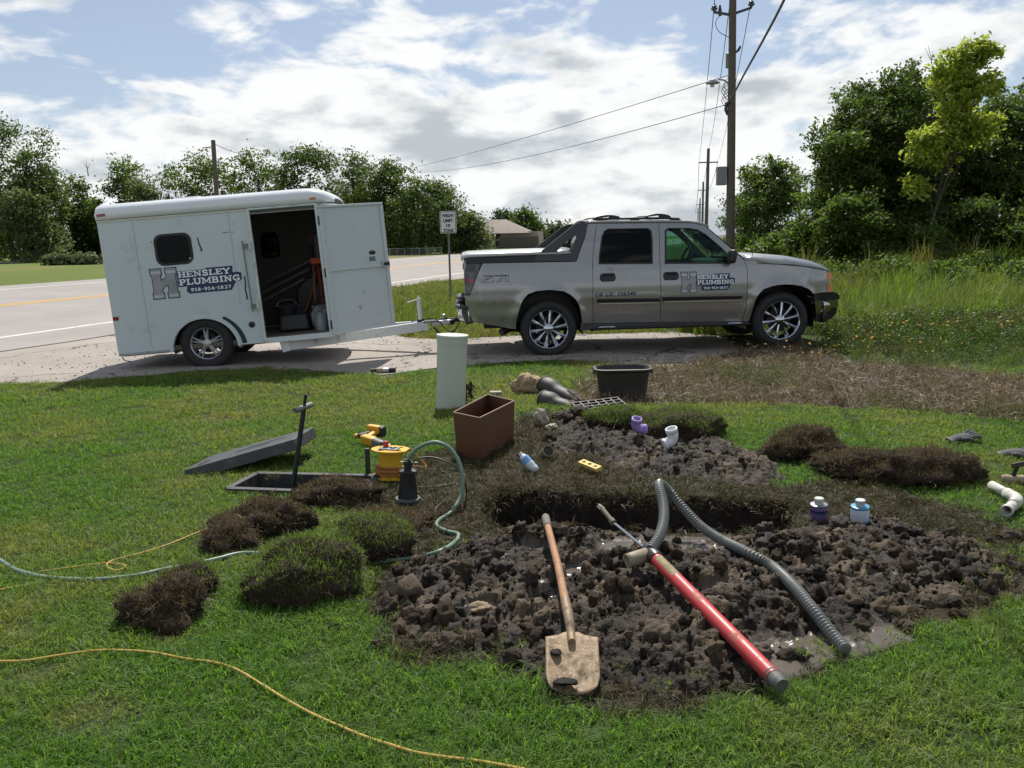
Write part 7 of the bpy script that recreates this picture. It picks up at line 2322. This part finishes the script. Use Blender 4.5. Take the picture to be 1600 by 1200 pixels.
# separate clods and crumbs lying on the mud
clod_cols = [M('clod_dark', (.022, .016, .011), .85, var=.4, vscale=9, bump=.8, bscale=8, spec=.25), M('clod_brown', (.062, .045, .03), .85, var=.4, vscale=6, bump=.8, bscale=8, spec=.25), M('clod_tan', (.135, .102, .07), .9, var=.4, vscale=6, bump=.8, bscale=8, spec=.2), M('clod_dark_b', (.035, .026, .018), .6, var=.4, vscale=9, bump=.8, bscale=8, spec=.4)]
cl_m = []
for k in range(12):
    o_ = lump('clod', (1.15, .9, .72), 700 + k, clod_cols[(0, 1, 3, 1, 1, 2, 3, 0, 1, 3, 1, 2)[k]], None, .70, 3)
    cl_m.append(o_.data)
    bpy.data.objects.remove(o_, do_unlink=True)
for (X, Y, Z, keep), poly, n, nm, lb, big_r in ((mudA, MUD, 2000, 'mud_clods', 'separate clods and crumbs of earth lying on the mud heap', .044), (mudB, MUD2, 480, 'soil_clods', 'separate clods of earth on the soil behind the hole', .034)):
    r = np.random.default_rng(n)
    i = r.integers(0, X.shape[0], n * 3); j = r.integers(0, X.shape[1], n * 3)
    x, y, z = X[i, j], Y[i, j], Z[i, j]
    wetd = np.full(len(x), 9.0)
    for a, b, rad in WET:
        wetd = np.minimum(wetd, np.hypot(x - a, (y - b) * 1.2) / rad)
    # they also roll a little way out on to the grass
    ed = edge_dist(poly, x, y); ins = inside(poly, x, y)
    ok = keep[i, j] & ((wetd > 1.0) | (r.random(len(x)) < .12)) & (edge_dist(PIT, x, y) > .03)
    x, y, z = x[ok][:n], y[ok][:n], z[ok][:n]
    m = len(x)
    sc = .006 + (big_r - .006) * r.random(m) ** 4.2
    patch = fbm(x * 2.2, y * 2.2, 97, 3)
    sc *= .6 + .9 * np.clip((patch - .3) * 2.2, 0, 1)
    if poly is MUD:
        # none on the tools that lie there
        for a, b, wd in ((b0, b1, .12), (b1, h1, .03), (q0, q1, .045)) + tuple((u_, v_, .03) for u_, v_ in zip(hose_pts[8:], hose_pts[9:])) + tuple((Vector((c_[0], c_[1], 0)), Vector((c_[0] + .01, c_[1] - .12, 0)), .05) for c_ in (GS(1284, 815)[:2], GS(1349, 818)[:2])):
            ab = np.array((b.x - a.x, b.y - a.y)); t = np.clip(((x - a.x) * ab[0] + (y - a.y) * ab[1]) / (ab @ ab), 0, 1)
            sc = np.where(np.hypot(x - a.x - t * ab[0], y - a.y - t * ab[1]) < wd + sc, .006, sc)
    scatter(nm, lb, 'clods', np.stack([x, y, z + sc * .02], 1), r.uniform(0, 6.28, (m, 3)), sc, np.zeros(m), cl_m)
# ================================================================== trees
bark = M('tree_bark', (.075, .06, .045), .95, var=.35, vscale=5, bump=.6, bscale=12)
def leaf_mesh(name, cen, nrm_up, size, seed, mat, parent, aspect=.55):
    r = np.random.default_rng(seed)
    N = len(cen)
    n = r.normal(0, 1, (N, 3)); n[:, 2] = np.abs(n[:, 2]) + nrm_up
    n /= np.linalg.norm(n, axis=1)[:, None]
    d = r.normal(0, 1, (N, 3)); d -= n * (d * n).sum(1)[:, None]; d /= np.linalg.norm(d, axis=1)[:, None]
    d[:, 2] -= .25
    s = np.cross(n, d); s /= np.linalg.norm(s, axis=1)[:, None]
    L = (size * r.uniform(.65, 1.35, N))[:, None]
    V = np.stack([cen - d * L * .5, cen + s * L * aspect * .5 + n * L * .06, cen + d * L * .5, cen - s * L * aspect * .5 + n * L * .06], 1).reshape(-1, 3)
    F_ = np.arange(N * 4).reshape(-1, 4)
    return np_mesh(name, V, F_, mat, parent)
def tree(name, label, base, blobs, nleaf, lsize, mat, seed, trunk_r=.16, cl=.55, group=None, trunk_top=None, per=42, fork=True):
    """trunk, limbs and a leafy crown; blobs are (x, y, z, rx, ry, rz) about the foot of the trunk"""
    r = np.random.default_rng(seed)
    root = thing(name, label, 'tree', tuple(base), group=group)
    vol = np.array([b[3] * b[4] * b[5] for b in blobs]) ** .8
    vol /= vol.sum()
    nc = max(8, nleaf // per)
    which = r.choice(len(blobs), nc, p=vol)
    B = np.array(blobs)[which]
    d = r.normal(0, 1, (nc, 3)); d /= np.linalg.norm(d, axis=1)[:, None]
    q = r.random(nc) ** .42
    cc = B[:, :3] + d * q[:, None] * B[:, 3:] * (.82 + .36 * r.random(nc))[:, None]
    cc[:, 2] = np.maximum(cc[:, 2], .25)
    idx = r.integers(0, nc, nleaf)
    spread = cl * r.uniform(.55, 1.35, nc)
    cen = cc[idx] + r.normal(0, 1, (nleaf, 3)) * spread[idx][:, None] * np.array((.55, .55, .38))
    cen[:, 2] = np.maximum(cen[:, 2], .05)
    leaf_mesh('crown', cen, .35, lsize, seed, mat, root)['kind'] = 'stuff'
    zt = trunk_top or max(b[2] for b in blobs) * .8
    top = max(blobs, key=lambda b: b[2])
    tp_ = [Vector((0, 0, -.3)), Vector((top[0] * .12 + r.normal(0, .08), top[1] * .1, zt * .3)), Vector((top[0] * .45 + r.normal(0, .12), top[1] * .4, zt * .65)), Vector((top[0] * .9, top[1] * .9, zt))]
    tp_ = catmull(tp_, 5)
    m = len(tp_)
    MB().tube(tp_, [trunk_r * (1.25 - 1.05 * k / (m - 1)) for k in range(m)], 9).build('trunk', bark, root)
    # limbs reach into the crown
    for k in range(14):
        c = Vector(cc[r.integers(0, nc)])
        t0 = r.uniform(.25, .85)
        a = tp_[int(t0 * (m - 1))]
        if c.z < a.z - .5:
            continue
        mid = a.lerp(c, .5) + Vector((r.normal(0, .15), r.normal(0, .15), .25 * (c - a).length * .3))
        pts = catmull([a, mid, c], 4)
        r0 = trunk_r * (.5 - .3 * t0)
        MB().tube(pts, [r0 * (1 - .8 * i / (len(pts) - 1)) for i in range(len(pts))], 6).build('limb', bark, root)
    return root
def crown_from_px(cx, ytop, ybase, hw, Y, seed, low=.25, n=7):
    """blobs that fill an outline seen at depth Y"""
    r = np.random.default_rng(seed)
    top = P(cx, ytop, Y); bot = P(cx, ybase, Y)
    sc = Y / 1330
    H = top.z - bot.z
    W = hw * sc
    out = []
    for k in range(n):
        t = (k + .5) / n
        z = H * (low + (1 - low) * t)
        ww = W * min(1, math.sin(math.pi * (.22 + .72 * t)) ** .5) if t < .92 else W * .5
        for j in range(3):
            rx = ww * r.uniform(.38, .62); rz = H * (1 - low) / n * r.uniform(.8, 1.25)
            x = r.uniform(-1, 1) * (ww - rx * .8)
            out.append((x, r.uniform(-.5, .5) * W * .8, min(z, H - rz * .9), rx, rx * r.uniform(.8, 1.2), rz))
    return bot, out
leaf_dark = M_leaf('oak_leaves', (.034, .060, .014), (.105, .145, .038), .5)
leaf_mid = M_leaf('elm_leaves', (.045, .078, .016), (.135, .180, .045), .52)
leaf_pale = M_leaf('willow_leaves', (.065, .09, .034), (.16, .19, .085), .45)
leaf_yellow = M_leaf('box_elder_leaves', (.22, .27, .04), (.42, .46, .10), .52)
weed_leaf = M_leaf('weed_bush_leaves', (.05, .09, .016), (.15, .21, .05), .5)
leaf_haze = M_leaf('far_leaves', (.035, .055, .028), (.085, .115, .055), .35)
LEFT = [  # px centre, top, base, half width, depth, leaves, material, low, label
    (-85, 190, 409, 70, 84, 5200, leaf_mid, .1, 'broad tree cut off by the left edge of the picture'),
    (22, 168, 409, 84, 84, 6500, leaf_dark, .12, 'tallest dark tree at the left edge beyond the road'),
    (72, 214, 409, 46, 82, 2600, leaf_dark, .45, 'open spreading tree right beside the tallest left-hand tree'),
    (48, 288, 409, 46, 78, 3600, leaf_pale, .03, 'pale grey-green bushy tree below the tallest left-hand tree'),
    (128, 268, 409, 36, 88, 2200, leaf_mid, .1, 'thin tree with bare twigs left of the trailer'),
    (202, 243, 409, 36, 90, 2600, leaf_mid, .1, 'round-headed tree showing over the rear of the trailer'),
    (240, 276, 409, 42, 86, 2600, leaf_pale, .08, 'low bushy tree right of the round-headed one'),
    (322, 230, 408, 64, 88, 4200, leaf_mid, .1, 'broad tree behind the thin wooden pole'),
    (412, 234, 407, 40, 92, 2600, leaf_mid, .1, 'narrow mid-green tree behind the trailer roof'),
    (482, 224, 406, 58, 88, 4400, leaf_dark, .1, 'tall dark tree behind the front end of the trailer'),
    (552, 238, 405, 42, 92, 2400, leaf_pale, .15, 'lighter tree behind the open trailer door'),
    (604, 240, 404, 48, 86, 3600, leaf_dark, .1, 'dark tree just right of the open trailer door'),
    (662, 278, 403, 56, 82, 4200, leaf_dark, .05, 'rounded dark tree behind the road sign'),
    (731, 322, 392, 26, 84, 2000, leaf_pale, .2, 'small yellowish tree right of the road sign'),
    (824, 330, 393, 23, 145, 2200, leaf_dark, .06, 'compact dark tree right of the house'),
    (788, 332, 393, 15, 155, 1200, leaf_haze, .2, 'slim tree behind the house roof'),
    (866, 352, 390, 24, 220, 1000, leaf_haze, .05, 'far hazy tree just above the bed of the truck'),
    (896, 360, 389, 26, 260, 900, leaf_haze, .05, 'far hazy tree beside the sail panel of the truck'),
]
for k, (cx, yt, yb, hw, Y, nl, mt, low, lb) in enumerate(LEFT):
    bot, bl = crown_from_px(cx, yt + 6, yb, hw * 1.3, Y, 400 + k, low * .5, 8)
    bot.z = gz(bot.x, bot.y) - .1
    tree('broadleaf_tree', lb, bot, bl, int(nl * 3.3), .0034 * Y, mt, 400 + k, .22, .0095 * Y, 'trees beyond the road')
for k, (cx, yt, yb, hw, lb) in enumerate(((-10, 322, 409, 90, 'dark shrub under the tallest left-hand tree'), (105, 318, 409, 90, 'dark shrub left of the trailer rear edge'), (190, 325, 409, 80, 'dark shrub hidden behind the trailer rear edge'), (540, 312, 405, 90, 'dark shrub behind the trailer door'), (640, 318, 404, 80, 'dark shrub behind the chain-link fence'), (680, 345, 403, 40, 'dark shrub behind the road sign post'))):
    bot, bl = crown_from_px(cx, yt, yb, hw, 92, 470 + k, .0, 4)
    bot.z = gz(bot.x, bot.y) - .1
    tree('understory_shrub', lb, bot, bl, 6500, .40, leaf_dark, 470 + k, .10, .8, 'shrubs under the far trees')
RIGHT = [
    (1375, 92, 396, 92, 31, 19000, leaf_dark, .10, 'largest dark tree of the right-hand wood'),
    (1428, 84, 396, 62, 32.5, 13000, leaf_dark, .15, 'tall dark tree between the largest one and the yellow-green one'),
    (1330, 118, 396, 56, 32.5, 8000, leaf_mid, .3, 'spreading tree at the left shoulder of the wood'),
    (1605, 112, 396, 56, 33, 9000, leaf_mid, .1, 'tree behind the dark one at the right edge'),
    (1545, 118, 396, 50, 34.5, 8000, leaf_dark, .1, 'dark tree crown showing right behind the yellow-green one'),
    (1462, 98, 396, 56, 34, 9000, leaf_mid, .2, 'tall tree directly behind the yellow-green one'),
    (1568, 128, 396, 72, 31, 15000, leaf_dark, .04, 'dark tree right of the yellow-green one'),
    (1500, 150, 396, 60, 35, 11000, leaf_mid, .05, 'leafy tree hidden behind the trunk of the yellow-green one'),
    (1640, 105, 396, 80, 34, 12000, leaf_dark, .04, 'dark tree at the right edge of the picture'),
    (1315, 172, 394, 58, 30, 12000, leaf_mid, .03, 'bushy tree left of the largest dark one'),
    (1248, 300, 392, 62, 31, 7500, leaf_mid, .02, 'low bushy tree behind the bonnet'),
    (1205, 234, 390, 52, 58, 6500, leaf_mid, .08, 'farther open tree just right of the utility pole'),
    (1166, 262, 390, 32, 64, 2600, leaf_mid, .1, 'farther small tree close behind the utility pole'),
    (1345, 262, 396, 60, 28, 8500, leaf_mid, .02, 'leafy bush in front of the largest dark tree'),
    (1446, 318, 398, 30, 27.0, 3200, leaf_mid, .0, 'small bush hiding the foot of the yellow-green tree'),
    (1412, 300, 396, 46, 29.5, 5200, leaf_dark, .02, 'dark bush at the foot of the yellow-green tree'),
    (1530, 285, 396, 70, 28.5, 8500, leaf_dark, .02, 'dark bush right of the yellow-green trunk'),
    (1620, 290, 396, 70, 28, 7500, leaf_mid, .02, 'bush at the right edge below the dark tree'),
]
for k, (cx, yt, yb, hw, Y, nl, mt, low, lb) in enumerate(RIGHT):
    bot, bl = crown_from_px(cx, yt - (8 if yt < 150 else -4), yb, hw * 1.3, Y, 500 + k, low * .4, 10)
    bot.z = gz(bot.x, bot.y) - .05
    tree('broadleaf_tree', lb, bot, bl, int(nl * 1.7), .145 if Y < 40 else .24, mt, 500 + k, .14, .30 if Y < 40 else .5, 'trees of the right-hand wood')
for k, (cx, yt, yb, hw, Y, lb) in enumerate(((1300, 368, 402, 40, 25, 'low weed bush behind the front of the bonnet'), (1395, 362, 402, 46, 24, 'low weed bush at the left foot of the wood'), (1478, 372, 404, 42, 23, 'low weed bush beside the yellow-green trunk'), (1548, 358, 406, 50, 23.5, 'rounded weed bush at the right foot of the wood'), (1610, 366, 410, 46, 21, 'rounded weed bush at the right edge above the tall grass'))):
    bot, bl = crown_from_px(cx, yt, yb, hw, Y, 560 + k, .0, 3)
    bot.z = gz(bot.x, bot.y)
    tree('weed_bush', lb, bot, bl, 3600, .10, leaf_mid if k % 2 else weed_leaf, 560 + k, .03, .22, 'weed bushes along the wood', trunk_top=.5)
# the yellow-green tree leaning over in front
Yt = 27.5
foot = P(1449, 392, Yt); foot.z = gz(foot.x, foot.y) - .05
bl = []
for cx, cy, hw, hh in ((1500, 95, 34, 28), (1530, 82, 26, 18), (1478, 110, 22, 30), (1508, 140, 40, 26), (1500, 175, 34, 24), (1515, 205, 38, 20), (1478, 190, 22, 22), (1470, 222, 40, 18), (1442, 218, 22, 18), (1460, 248, 34, 16), (1430, 226, 14, 14), (1540, 190, 16, 10), (1436, 280, 16, 12), (1424, 300, 12, 10), (1444, 298, 10, 12)):
    q = P(cx, cy, Yt) - foot
    s = Yt / 1330
    bl.append((q.x, q.y + random.uniform(-.3, .3), q.z, hw * s * 1.05, hw * s * .7, hh * s * .85))
tree('yellow_green_tree', 'slender yellow-green tree standing in front of the dark wood', foot, bl, 13000, .16, leaf_yellow, 540, .055, .24, None, per=44)
# bare dead twigs above the crowns
for k, (a, b, c, d, Y, lb) in enumerate(((1508, 90, 1506, 56, 27.5, 'bare twig above the yellow-green tree'), (1458, 118, 1450, 70, 33, 'bare twig above the largest dark tree'), (138, 275, 134, 250, 88, 'bare twig above the thin left-hand tree'))):
    p0, p1 = P(a, b, Y), P(c, d, Y)
    t_r = MB()
    s = Y / 1330
    t_r.tube([p0, p0.lerp(p1, .5) + Vector((.03, 0, 0)), p1], [.02 * Y / 30, .012 * Y / 30, .004 * Y / 30], 5)
    t_r.tube([p0.lerp(p1, .4), p0.lerp(p1, .8) + Vector((6 * s, 0, 0))], [.01 * Y / 30, .004 * Y / 30], 5)
    t_r.tube([p0.lerp(p1, .5), p0.lerp(p1, .9) - Vector((5 * s, 0, 0))], [.01 * Y / 30, .004 * Y / 30], 5)
    tag(t_r.build('bare_twig', bark), lb, 'branch')
# leafy cut shrub lying on the far lawn
bs = GT(112, 414)
bl = [(x, 0, .35, .9, .6, .42) for x in (-1.2, -.3, .6, 1.3)]
sh_ = thing('low_shrub', 'low round green shrub on the far lawn left of the trailer', 'shrub', (bs.x, bs.y, gz(bs.x, bs.y)))
r = np.random.default_rng(9)
cen = np.concatenate([np.array(b[:3]) + r.normal(0, .5, (420, 3)) * np.array(b[3:]) for b in bl]); cen[:, 2] = np.abs(cen[:, 2])
leaf_mesh('leaves', cen, .6, .34, 9, leaf_pale, sh_, .7)['kind'] = 'stuff'
MB().tube([(0, 0, -.1), (.1, 0, .4)], [.08, .03], 6).build('stem', bark, sh_)

# ================================================================== utility poles and wires
pole_m = M('weathered_pole_wood', (.115, .095, .075), .9, var=.3, vscale=4, bump=.4, bscale=14)
iron = M('line_hardware', (.07, .075, .08), .55, .4)
PY = 31.0
def up_pole(name, label, a, b, top_ext, r0, r1, group=None):
    """pole through two seen points a (high) and b (low), set in the ground"""
    d = (a - b).normalized()
    g = gz(b.x, b.y) - .4
    foot = b + d * ((g - b.z) / d.z)
    top = a + d * top_ext
    root = thing(name, label, 'pole', tuple(foot), group=group)
    n = 9
    pts = [(top - foot) * (k / (n - 1)) for k in range(n)]
    MB().tube(pts, [r0 + (r1 - r0) * k / (n - 1) for k in range(n)], 14).build('shaft', pole_m, root)
    return root, foot, top
pa, pb = P(1145, 0, PY), P(1141, 375, PY)
pole, foot, top = up_pole('utility_pole', 'tall wooden utility pole rising behind the truck cab', pa, pb, .9, .165, .118)
def rel(v):
    return Vector(v) - foot
arms = {}
ctr = P(1144, 22, PY)
for nm, (ex, ey), (sx, sy) in (('crossarm_left', (1116, 19), (1140, 23)), ('crossarm_right', (1174, 12), (1148, 21))):
    MB().bar(rel(P(sx, sy, PY)), rel(P(ex, ey, PY)), .06, .08).build('crossarm', iron, pole)
for ex, ey in ((1116, 12), (1174, 5)):
    c = rel(P(ex, ey, PY))
    MB().lathe([(.03, -.16), (.05, -.10), (.11, -.06), (.12, -.03), (.06, -.01), (.09, .02), (.09, .05), (.04, .08), (.03, .12), (0, .13)], 14, Matrix.Translation(c)).build('insulator', M('glazed_insulator', (.10, .11, .13), .3), pole)
    arms[ex] = c + foot
MB().tube([rel(P(1125, 25, PY)), rel(P(1125, 16, PY)), rel(P(1125, 8, PY))], [.05, .06, .03], 10).build('fuse_cutout', M('cutout_brown', (.05, .045, .05), .4), pole)
MB().tube(catmull([rel(P(1124, 25, PY)), rel(P(1118, 36, PY)), rel(P(1124, 50, PY)), rel(P(1141, 59, PY))], 5), .012, 6).build('jumper_wire', iron, pole)
cc_ = rel(P(1144, 92, PY))
MB().lathe([(.10, -.26), (.165, -.24), (.165, .20), (.17, .22), (.10, .27), (0, .28)], 20, Matrix.Translation(cc_ + Vector((.0, .24, 0)))).build('transformer', M('transformer_grey', (.16, .165, .17), .5), pole)
MB().tube([rel(P(1150, 82, PY)), rel(P(1154, 78, PY)), rel(P(1157, 72, PY))], [.03, .05, .035], 8).build('lightning_arrester', iron, pole)
# street lamp on its bracket
MB().tube(catmull([rel(P(1140, 135, PY)), rel(P(1133, 126, PY)), rel(P(1122, 124, PY))], 5), .03, 8).build('lamp_bracket', steel, pole)
lampc = rel(P(1113, 128, PY))
lm = MB().lathe([(.0, -.02), (.14, .0), (.17, .05), (.12, .12), (.0, .14)], 16, Matrix.Translation(lampc - Vector((0, 0, .07))) @ Matrix.Scale(1.5, 4, (1, 0, 0))).build('street_lamp', M('lamp_housing', (.30, .31, .32), .45), pole)
MB().lathe([(.07, 0), (.08, .08), (.07, .10), (0, .1)], 12, Matrix.Translation(lampc - Vector((0, 0, .17)))).build('lamp_lens', M('lamp_lens', (.35, .36, .36), .2), lm)
cab = rel(P(1127, 275, PY))
MB().box(cab, (.32, .26, .64)).build('equipment_cabinet', M('cabinet_grey', (.20, .205, .21), .5), pole, bev=.015)
MB().bar(cab + Vector((.16, 0, .12)), rel(P(1138, 272, PY)), .05, .05).build('cabinet_bracket', iron, pole)
MB().tube([rel(P(1135, 160, PY)), rel(P(1134, 172, PY)), rel(P(1137, 180, PY))], [.05, .06, .04], 8).build('cable_clamp', iron, pole)
for k in range(6):
    a0 = P(1139 - (k % 3), 138 + 5 * k, PY); 
    MB().tube(catmull([rel(P(1141, 118 + 6 * k, PY)), rel(P(1131 - 2 * (k % 3), 132 + 5 * k, PY)), rel(P(1139, 148 + 5 * k, PY))], 4), .010, 5).build('service_lead', wire_b, pole)
# the line of poles running away along the road
far_tops = []
for k, (tx, ty, bx_, by, Y, hw_) in enumerate(((1107, 232, 1103, 372, 92, .15), (1099, 284, 1097, 372, 150, .15), (1094, 310, 1093, 372, 210, .15), (1091, 325, 1090, 371, 275, .15))):
    a, b = P(tx, ty, Y), P(bx_, by, Y)
    pr, ft2, tp2 = up_pole('distant_pole', ['nearest of the thin poles receding behind the cab roof', 'second of the thin poles receding behind the cab roof', 'third of the thin poles receding behind the cab roof', 'farthest of the thin poles receding behind the cab roof'][k], a, b, 0.0, .20, .15, 'poles receding along the road')
    s = Y / 1330
    c_ = P(tx, ty + 1330 * 1.5 / Y, Y) - ft2
    hw2 = 1.0 if k == 0 else .9
    MB().bar(c_ + Vector((-hw2, 0, 0)), c_ + Vector((hw2, 0, 0)), .10, .12).build('crossarm', iron, pr)
    far_tops.append((ft2 + c_ + Vector((-hw2, 0, .1)), ft2 + c_ + Vector((hw2, 0, .1)), tp2))
def cable(name, label, a, b, sag, r, group=None, n=18):
    pts = [a.lerp(b, k / n) - Vector((0, 0, 4 * sag * (k / n) * (1 - k / n))) for k in range(n + 1)]
    return tag(MB().tube(pts, r, 6).build(name, wire_b), label, 'cable', group)
L0, R0 = arms[1116] + Vector((0, 0, .12)), arms[1174] + Vector((0, 0, .12))
T0 = Vector(top)
prevL, prevR, prevT = L0, R0, P(1140, 8, PY)
ordn = ['first', 'second', 'third', 'last']
for k, (l_, r_, t_p) in enumerate(far_tops):
    rr_ = .014 + .012 * k
    cable('power_line', 'left-hand power line of the %s span down the road' % ordn[k], prevL, l_, .5, rr_, 'power lines along the road')
    cable('power_line', 'right-hand power line of the %s span down the road' % ordn[k], prevR, r_, .5, rr_, 'power lines along the road')
    cable('power_line', 'middle power line of the %s span down the road' % ordn[k], prevT, t_p, .9, rr_, 'power lines along the road')
    prevL, prevR, prevT = l_, r_, t_p
# the same lines coming on towards us overhead
for e, nm in ((L0, 'left-hand'), (R0, 'right-hand')):
    cable('power_line', '%s power line leaving the top of the near pole towards us' % nm, e, e + Vector((-9, -38, .2)), .5, .014, 'power lines along the road')
cable('comms_cable', 'upper of the two thin cables crossing the sky to the left', P(1137, 118, PY), P(628, 266, 84), .2, .013, 'cables crossing the sky')
cable('comms_cable', 'lower of the two thin cables crossing the sky to the left', P(1137, 163, PY), P(640, 270, 84), .55, .013, 'cables crossing the sky')
tk_ = catmull([P(1138, 162, PY), P(1150, 140, PY - 2.2), P(1165, 112, PY - 4.6), P(1196, 56, PY - 9), P(1226, -2, PY - 12.5), P(1275, -110, PY - 17)], 8)
tag(MB().tube(tk_, .030, 8).build('service_cable', M('grey_service_cable', (.075, .072, .085), .5)), 'thick dark service cable sweeping from the pole to the upper right', 'cable')
tag(MB().tube(catmull([P(1153, 378, PY), P(1153.5, 250, PY), P(1154, 140, PY)], 3), .009, 5).build('guy_wire', iron), 'thin guy wire beside the utility pole', 'cable') if False else None
# old pole behind the trailer
a, b = P(333, 219, 66), P(340, 330, 66)
op, of_, ot = up_pole('wooden_pole', 'thin grey wooden pole showing above the trailer roof', a, b, 0, .20, .16)
MB().lathe([(.0, 0), (.16, .02), (.20, .10), (.10, .2), (0, .22)], 12, Matrix.Translation(P(313, 236, 66) - of_)).build('yard_lamp', M('lamp_glass', (.5, .5, .48), .4), op)
MB().tube([P(333, 232, 66) - of_, P(322, 230, 66) - of_, P(314, 232, 66) - of_], .035, 6).build('lamp_arm', iron, op)
cable('thin_wire', 'thin wire running left from the pole above the trailer', P(333, 226, 66), P(150, 305, 80), .4, .02)
cable('thin_wire', 'thin wire running right from the pole above the trailer', P(334, 224, 66), P(420, 238, 80), .5, .02)

# ================================================================== road sign
sp = GT(704.5, 470)
sign = thing('road_sign', 'white weight limit road sign on a thin metal post', 'sign', tuple(sp), (0, 0, R(2)))
s = sp.y / 1330
MB().box((0, 0, 1.18), (.055, .03, 2.5)).build('post', M('green_grey_post', (.14, .16, .15), .6, .3), sign)
zc = P(705.5, 347, sp.y).z - sp.z
bw, bh = 25 * s, 33.5 * s
pl = MB().add([(x, y, z) for y in (-.022, -.030) for x, z in [(a, b + zc) for a, b in round_rect(-bw / 2, -bh / 2, bw / 2, bh / 2, .035, 4)]],
              [tuple(range(20)), tuple(reversed(range(20, 40)))] + [(i, (i + 1) % 20, 20 + (i + 1) % 20, 20 + i) for i in range(20)]).build('plate', M('sign_white', (.62, .64, .64), .5, var=.05), sign)
sf = lambda x, z, o=0: Vector((x, -.030 - o, z))
signb = M('sign_black', (.012, .012, .012), .5)
bo = round_rect(-bw / 2 + .015, zc - bh / 2 + .015, bw / 2 - .015, zc + bh / 2 - .015, .03, 4)
bi = round_rect(-bw / 2 + .03, zc - bh / 2 + .03, bw / 2 - .03, zc + bh / 2 - .03, .025, 4)
panel('border', bo, [bi], lambda x, z, o: sf(x, z, .002 + o), signb, sign, .2, .001)
for k, (tx, ww) in enumerate((('WEIGHT', .72), ('LIMIT', .60), ('10', .24), ('TONS', .62))):
    hh = bh * .155
    plain_text(tx, lambda x, z, o: sf(x, z, o), -bw * ww / 2, zc + bh * (.29 - .222 * k) - hh * .5, hh, bw * ww, 'lettering', signb, sign, .003, .045)

# ================================================================== house and fence beyond the road
HY = 118
brick = M('tan_brick_wall', (.30, .26, .21), .85, var=.12)
shingle = M('brown_shingles', (.20, .165, .145), .9, var=.2, vscale=1.5)
hc = P(775, 391, HY); gzh = gz(hc.x, hc.y)
house = thing('house', 'low tan house with a brown shingled hip roof behind the truck bed', 'house', (hc.x, hc.y, gzh), (0, 0, R(-8)))
s = HY / 1330
def hx_(px):
    return (px - 775) * s
MB().box((hx_(790), 1, 1.0), (9.5, 7, 2.4)).build('wall', brick, house)
MB().box((hx_(730), -1, .95), (5.8, 5, 2.2)).build('garage_wall', brick, house)
def hip(x0, x1, y0, y1, z0, z1, rx0, rx1, name):
    ym = (y0 + y1) / 2
    MB().add([(x0, y0, z0), (x1, y0, z0), (x1, y1, z0), (x0, y1, z0), (rx0, ym, z1), (rx1, ym, z1)], [(0, 1, 5, 4), (1, 2, 5), (2, 3, 4, 5), (3, 0, 4), (3, 2, 1, 0)]).build(name, shingle, house)
hip(hx_(750), hx_(832), -3, 5, 2.0, 3.9, hx_(760), hx_(790), 'roof')
hip(hx_(697), hx_(764), -4, 2, 2.05, 3.0, hx_(712), hx_(748), 'garage_roof')
MB().box((hx_(728), -3.53, .95), (3.4, .06, 1.9)).build('garage_door', M('garage_white', (.46, .45, .42), .6), house)
for px in (774, 783):
    w_ = MB().box((hx_(px), -2.53, 1.15), (.6, .06, 1.7)).build('window', M('window_dark', (.03, .035, .04), .2), house)
    MB().box((hx_(px), -2.57, .28), (.7, .05, .06)).build('sill', brick, w_)
MB().box((hx_(766), -2.56, 1.0), (.25, .3, 2.2)).build('porch_post', M('porch_white', (.55, .54, .52), .6), house)
MB().box((hx_(815), -3.2, .75), (5.4, .12, 1.5)).build('yard_fence', M('dark_fence', (.10, .085, .075), .9), house)
rt = np.random.default_rng(2)
yb_ = P(761, 392, 118)
yb2 = thing('yard_bush', 'small bright yellow-green bush in front of the house', 'shrub', (yb_.x, yb_.y, gz(yb_.x, yb_.y)))
leaf_mesh('leaves', np.abs(rt.normal(0, 1, (500, 3))) * np.array((.35, .3, .55)) * np.sign(rt.normal(0, 1, (500, 3)) * np.array((1, 1, 0)) + np.array((0, 0, 1))), .5, .3, 3, leaf_yellow, yb2)['kind'] = 'stuff'
MB().tube([(0, 0, -.1), (0, 0, .5)], [.06, .02], 6).build('stem', bark, yb2)
# chain-link fence
FY = 78
fence = thing('chain_link_fence', 'grey chain-link fence under the trees right of the trailer door', 'fence', tuple(P(650, 405, FY)))
f0 = Vector(fence.location)
fa, fb = P(598, 406, FY) - f0, P(690, 404, FY) - f0
hgt = 16.5 * FY / 1330
fence_m = M('fence_steel', (.30, .31, .31), .5, .5)
for k in range(9):
    q = fa.lerp(fb, k / 8)
    MB().tube([q, q + Vector((0, 0, hgt + .05))], .035, 8).build('fence_post', fence_m, fence)
MB().tube([fa + Vector((0, 0, hgt)), fb + Vector((0, 0, hgt))], .03, 8).build('top_rail', fence_m, fence)
ml = MB()
N_ = 60
for k in range(N_):
    q = fa.lerp(fb, k / N_)
    for sgn in (1, -1):
        q2 = fa.lerp(fb, min(1, max(0, (k + sgn * 9) / N_)))
        ml.bar(Vector((q.x, q.y, q.z + .05)), Vector((q2.x, q2.y, q2.z + hgt * min(1, abs((min(N_, max(0, k + sgn * 9)) - k)) / 9))), .006, .006)
ml.build('wire_mesh', fence_m, fence)['kind'] = 'stuff'
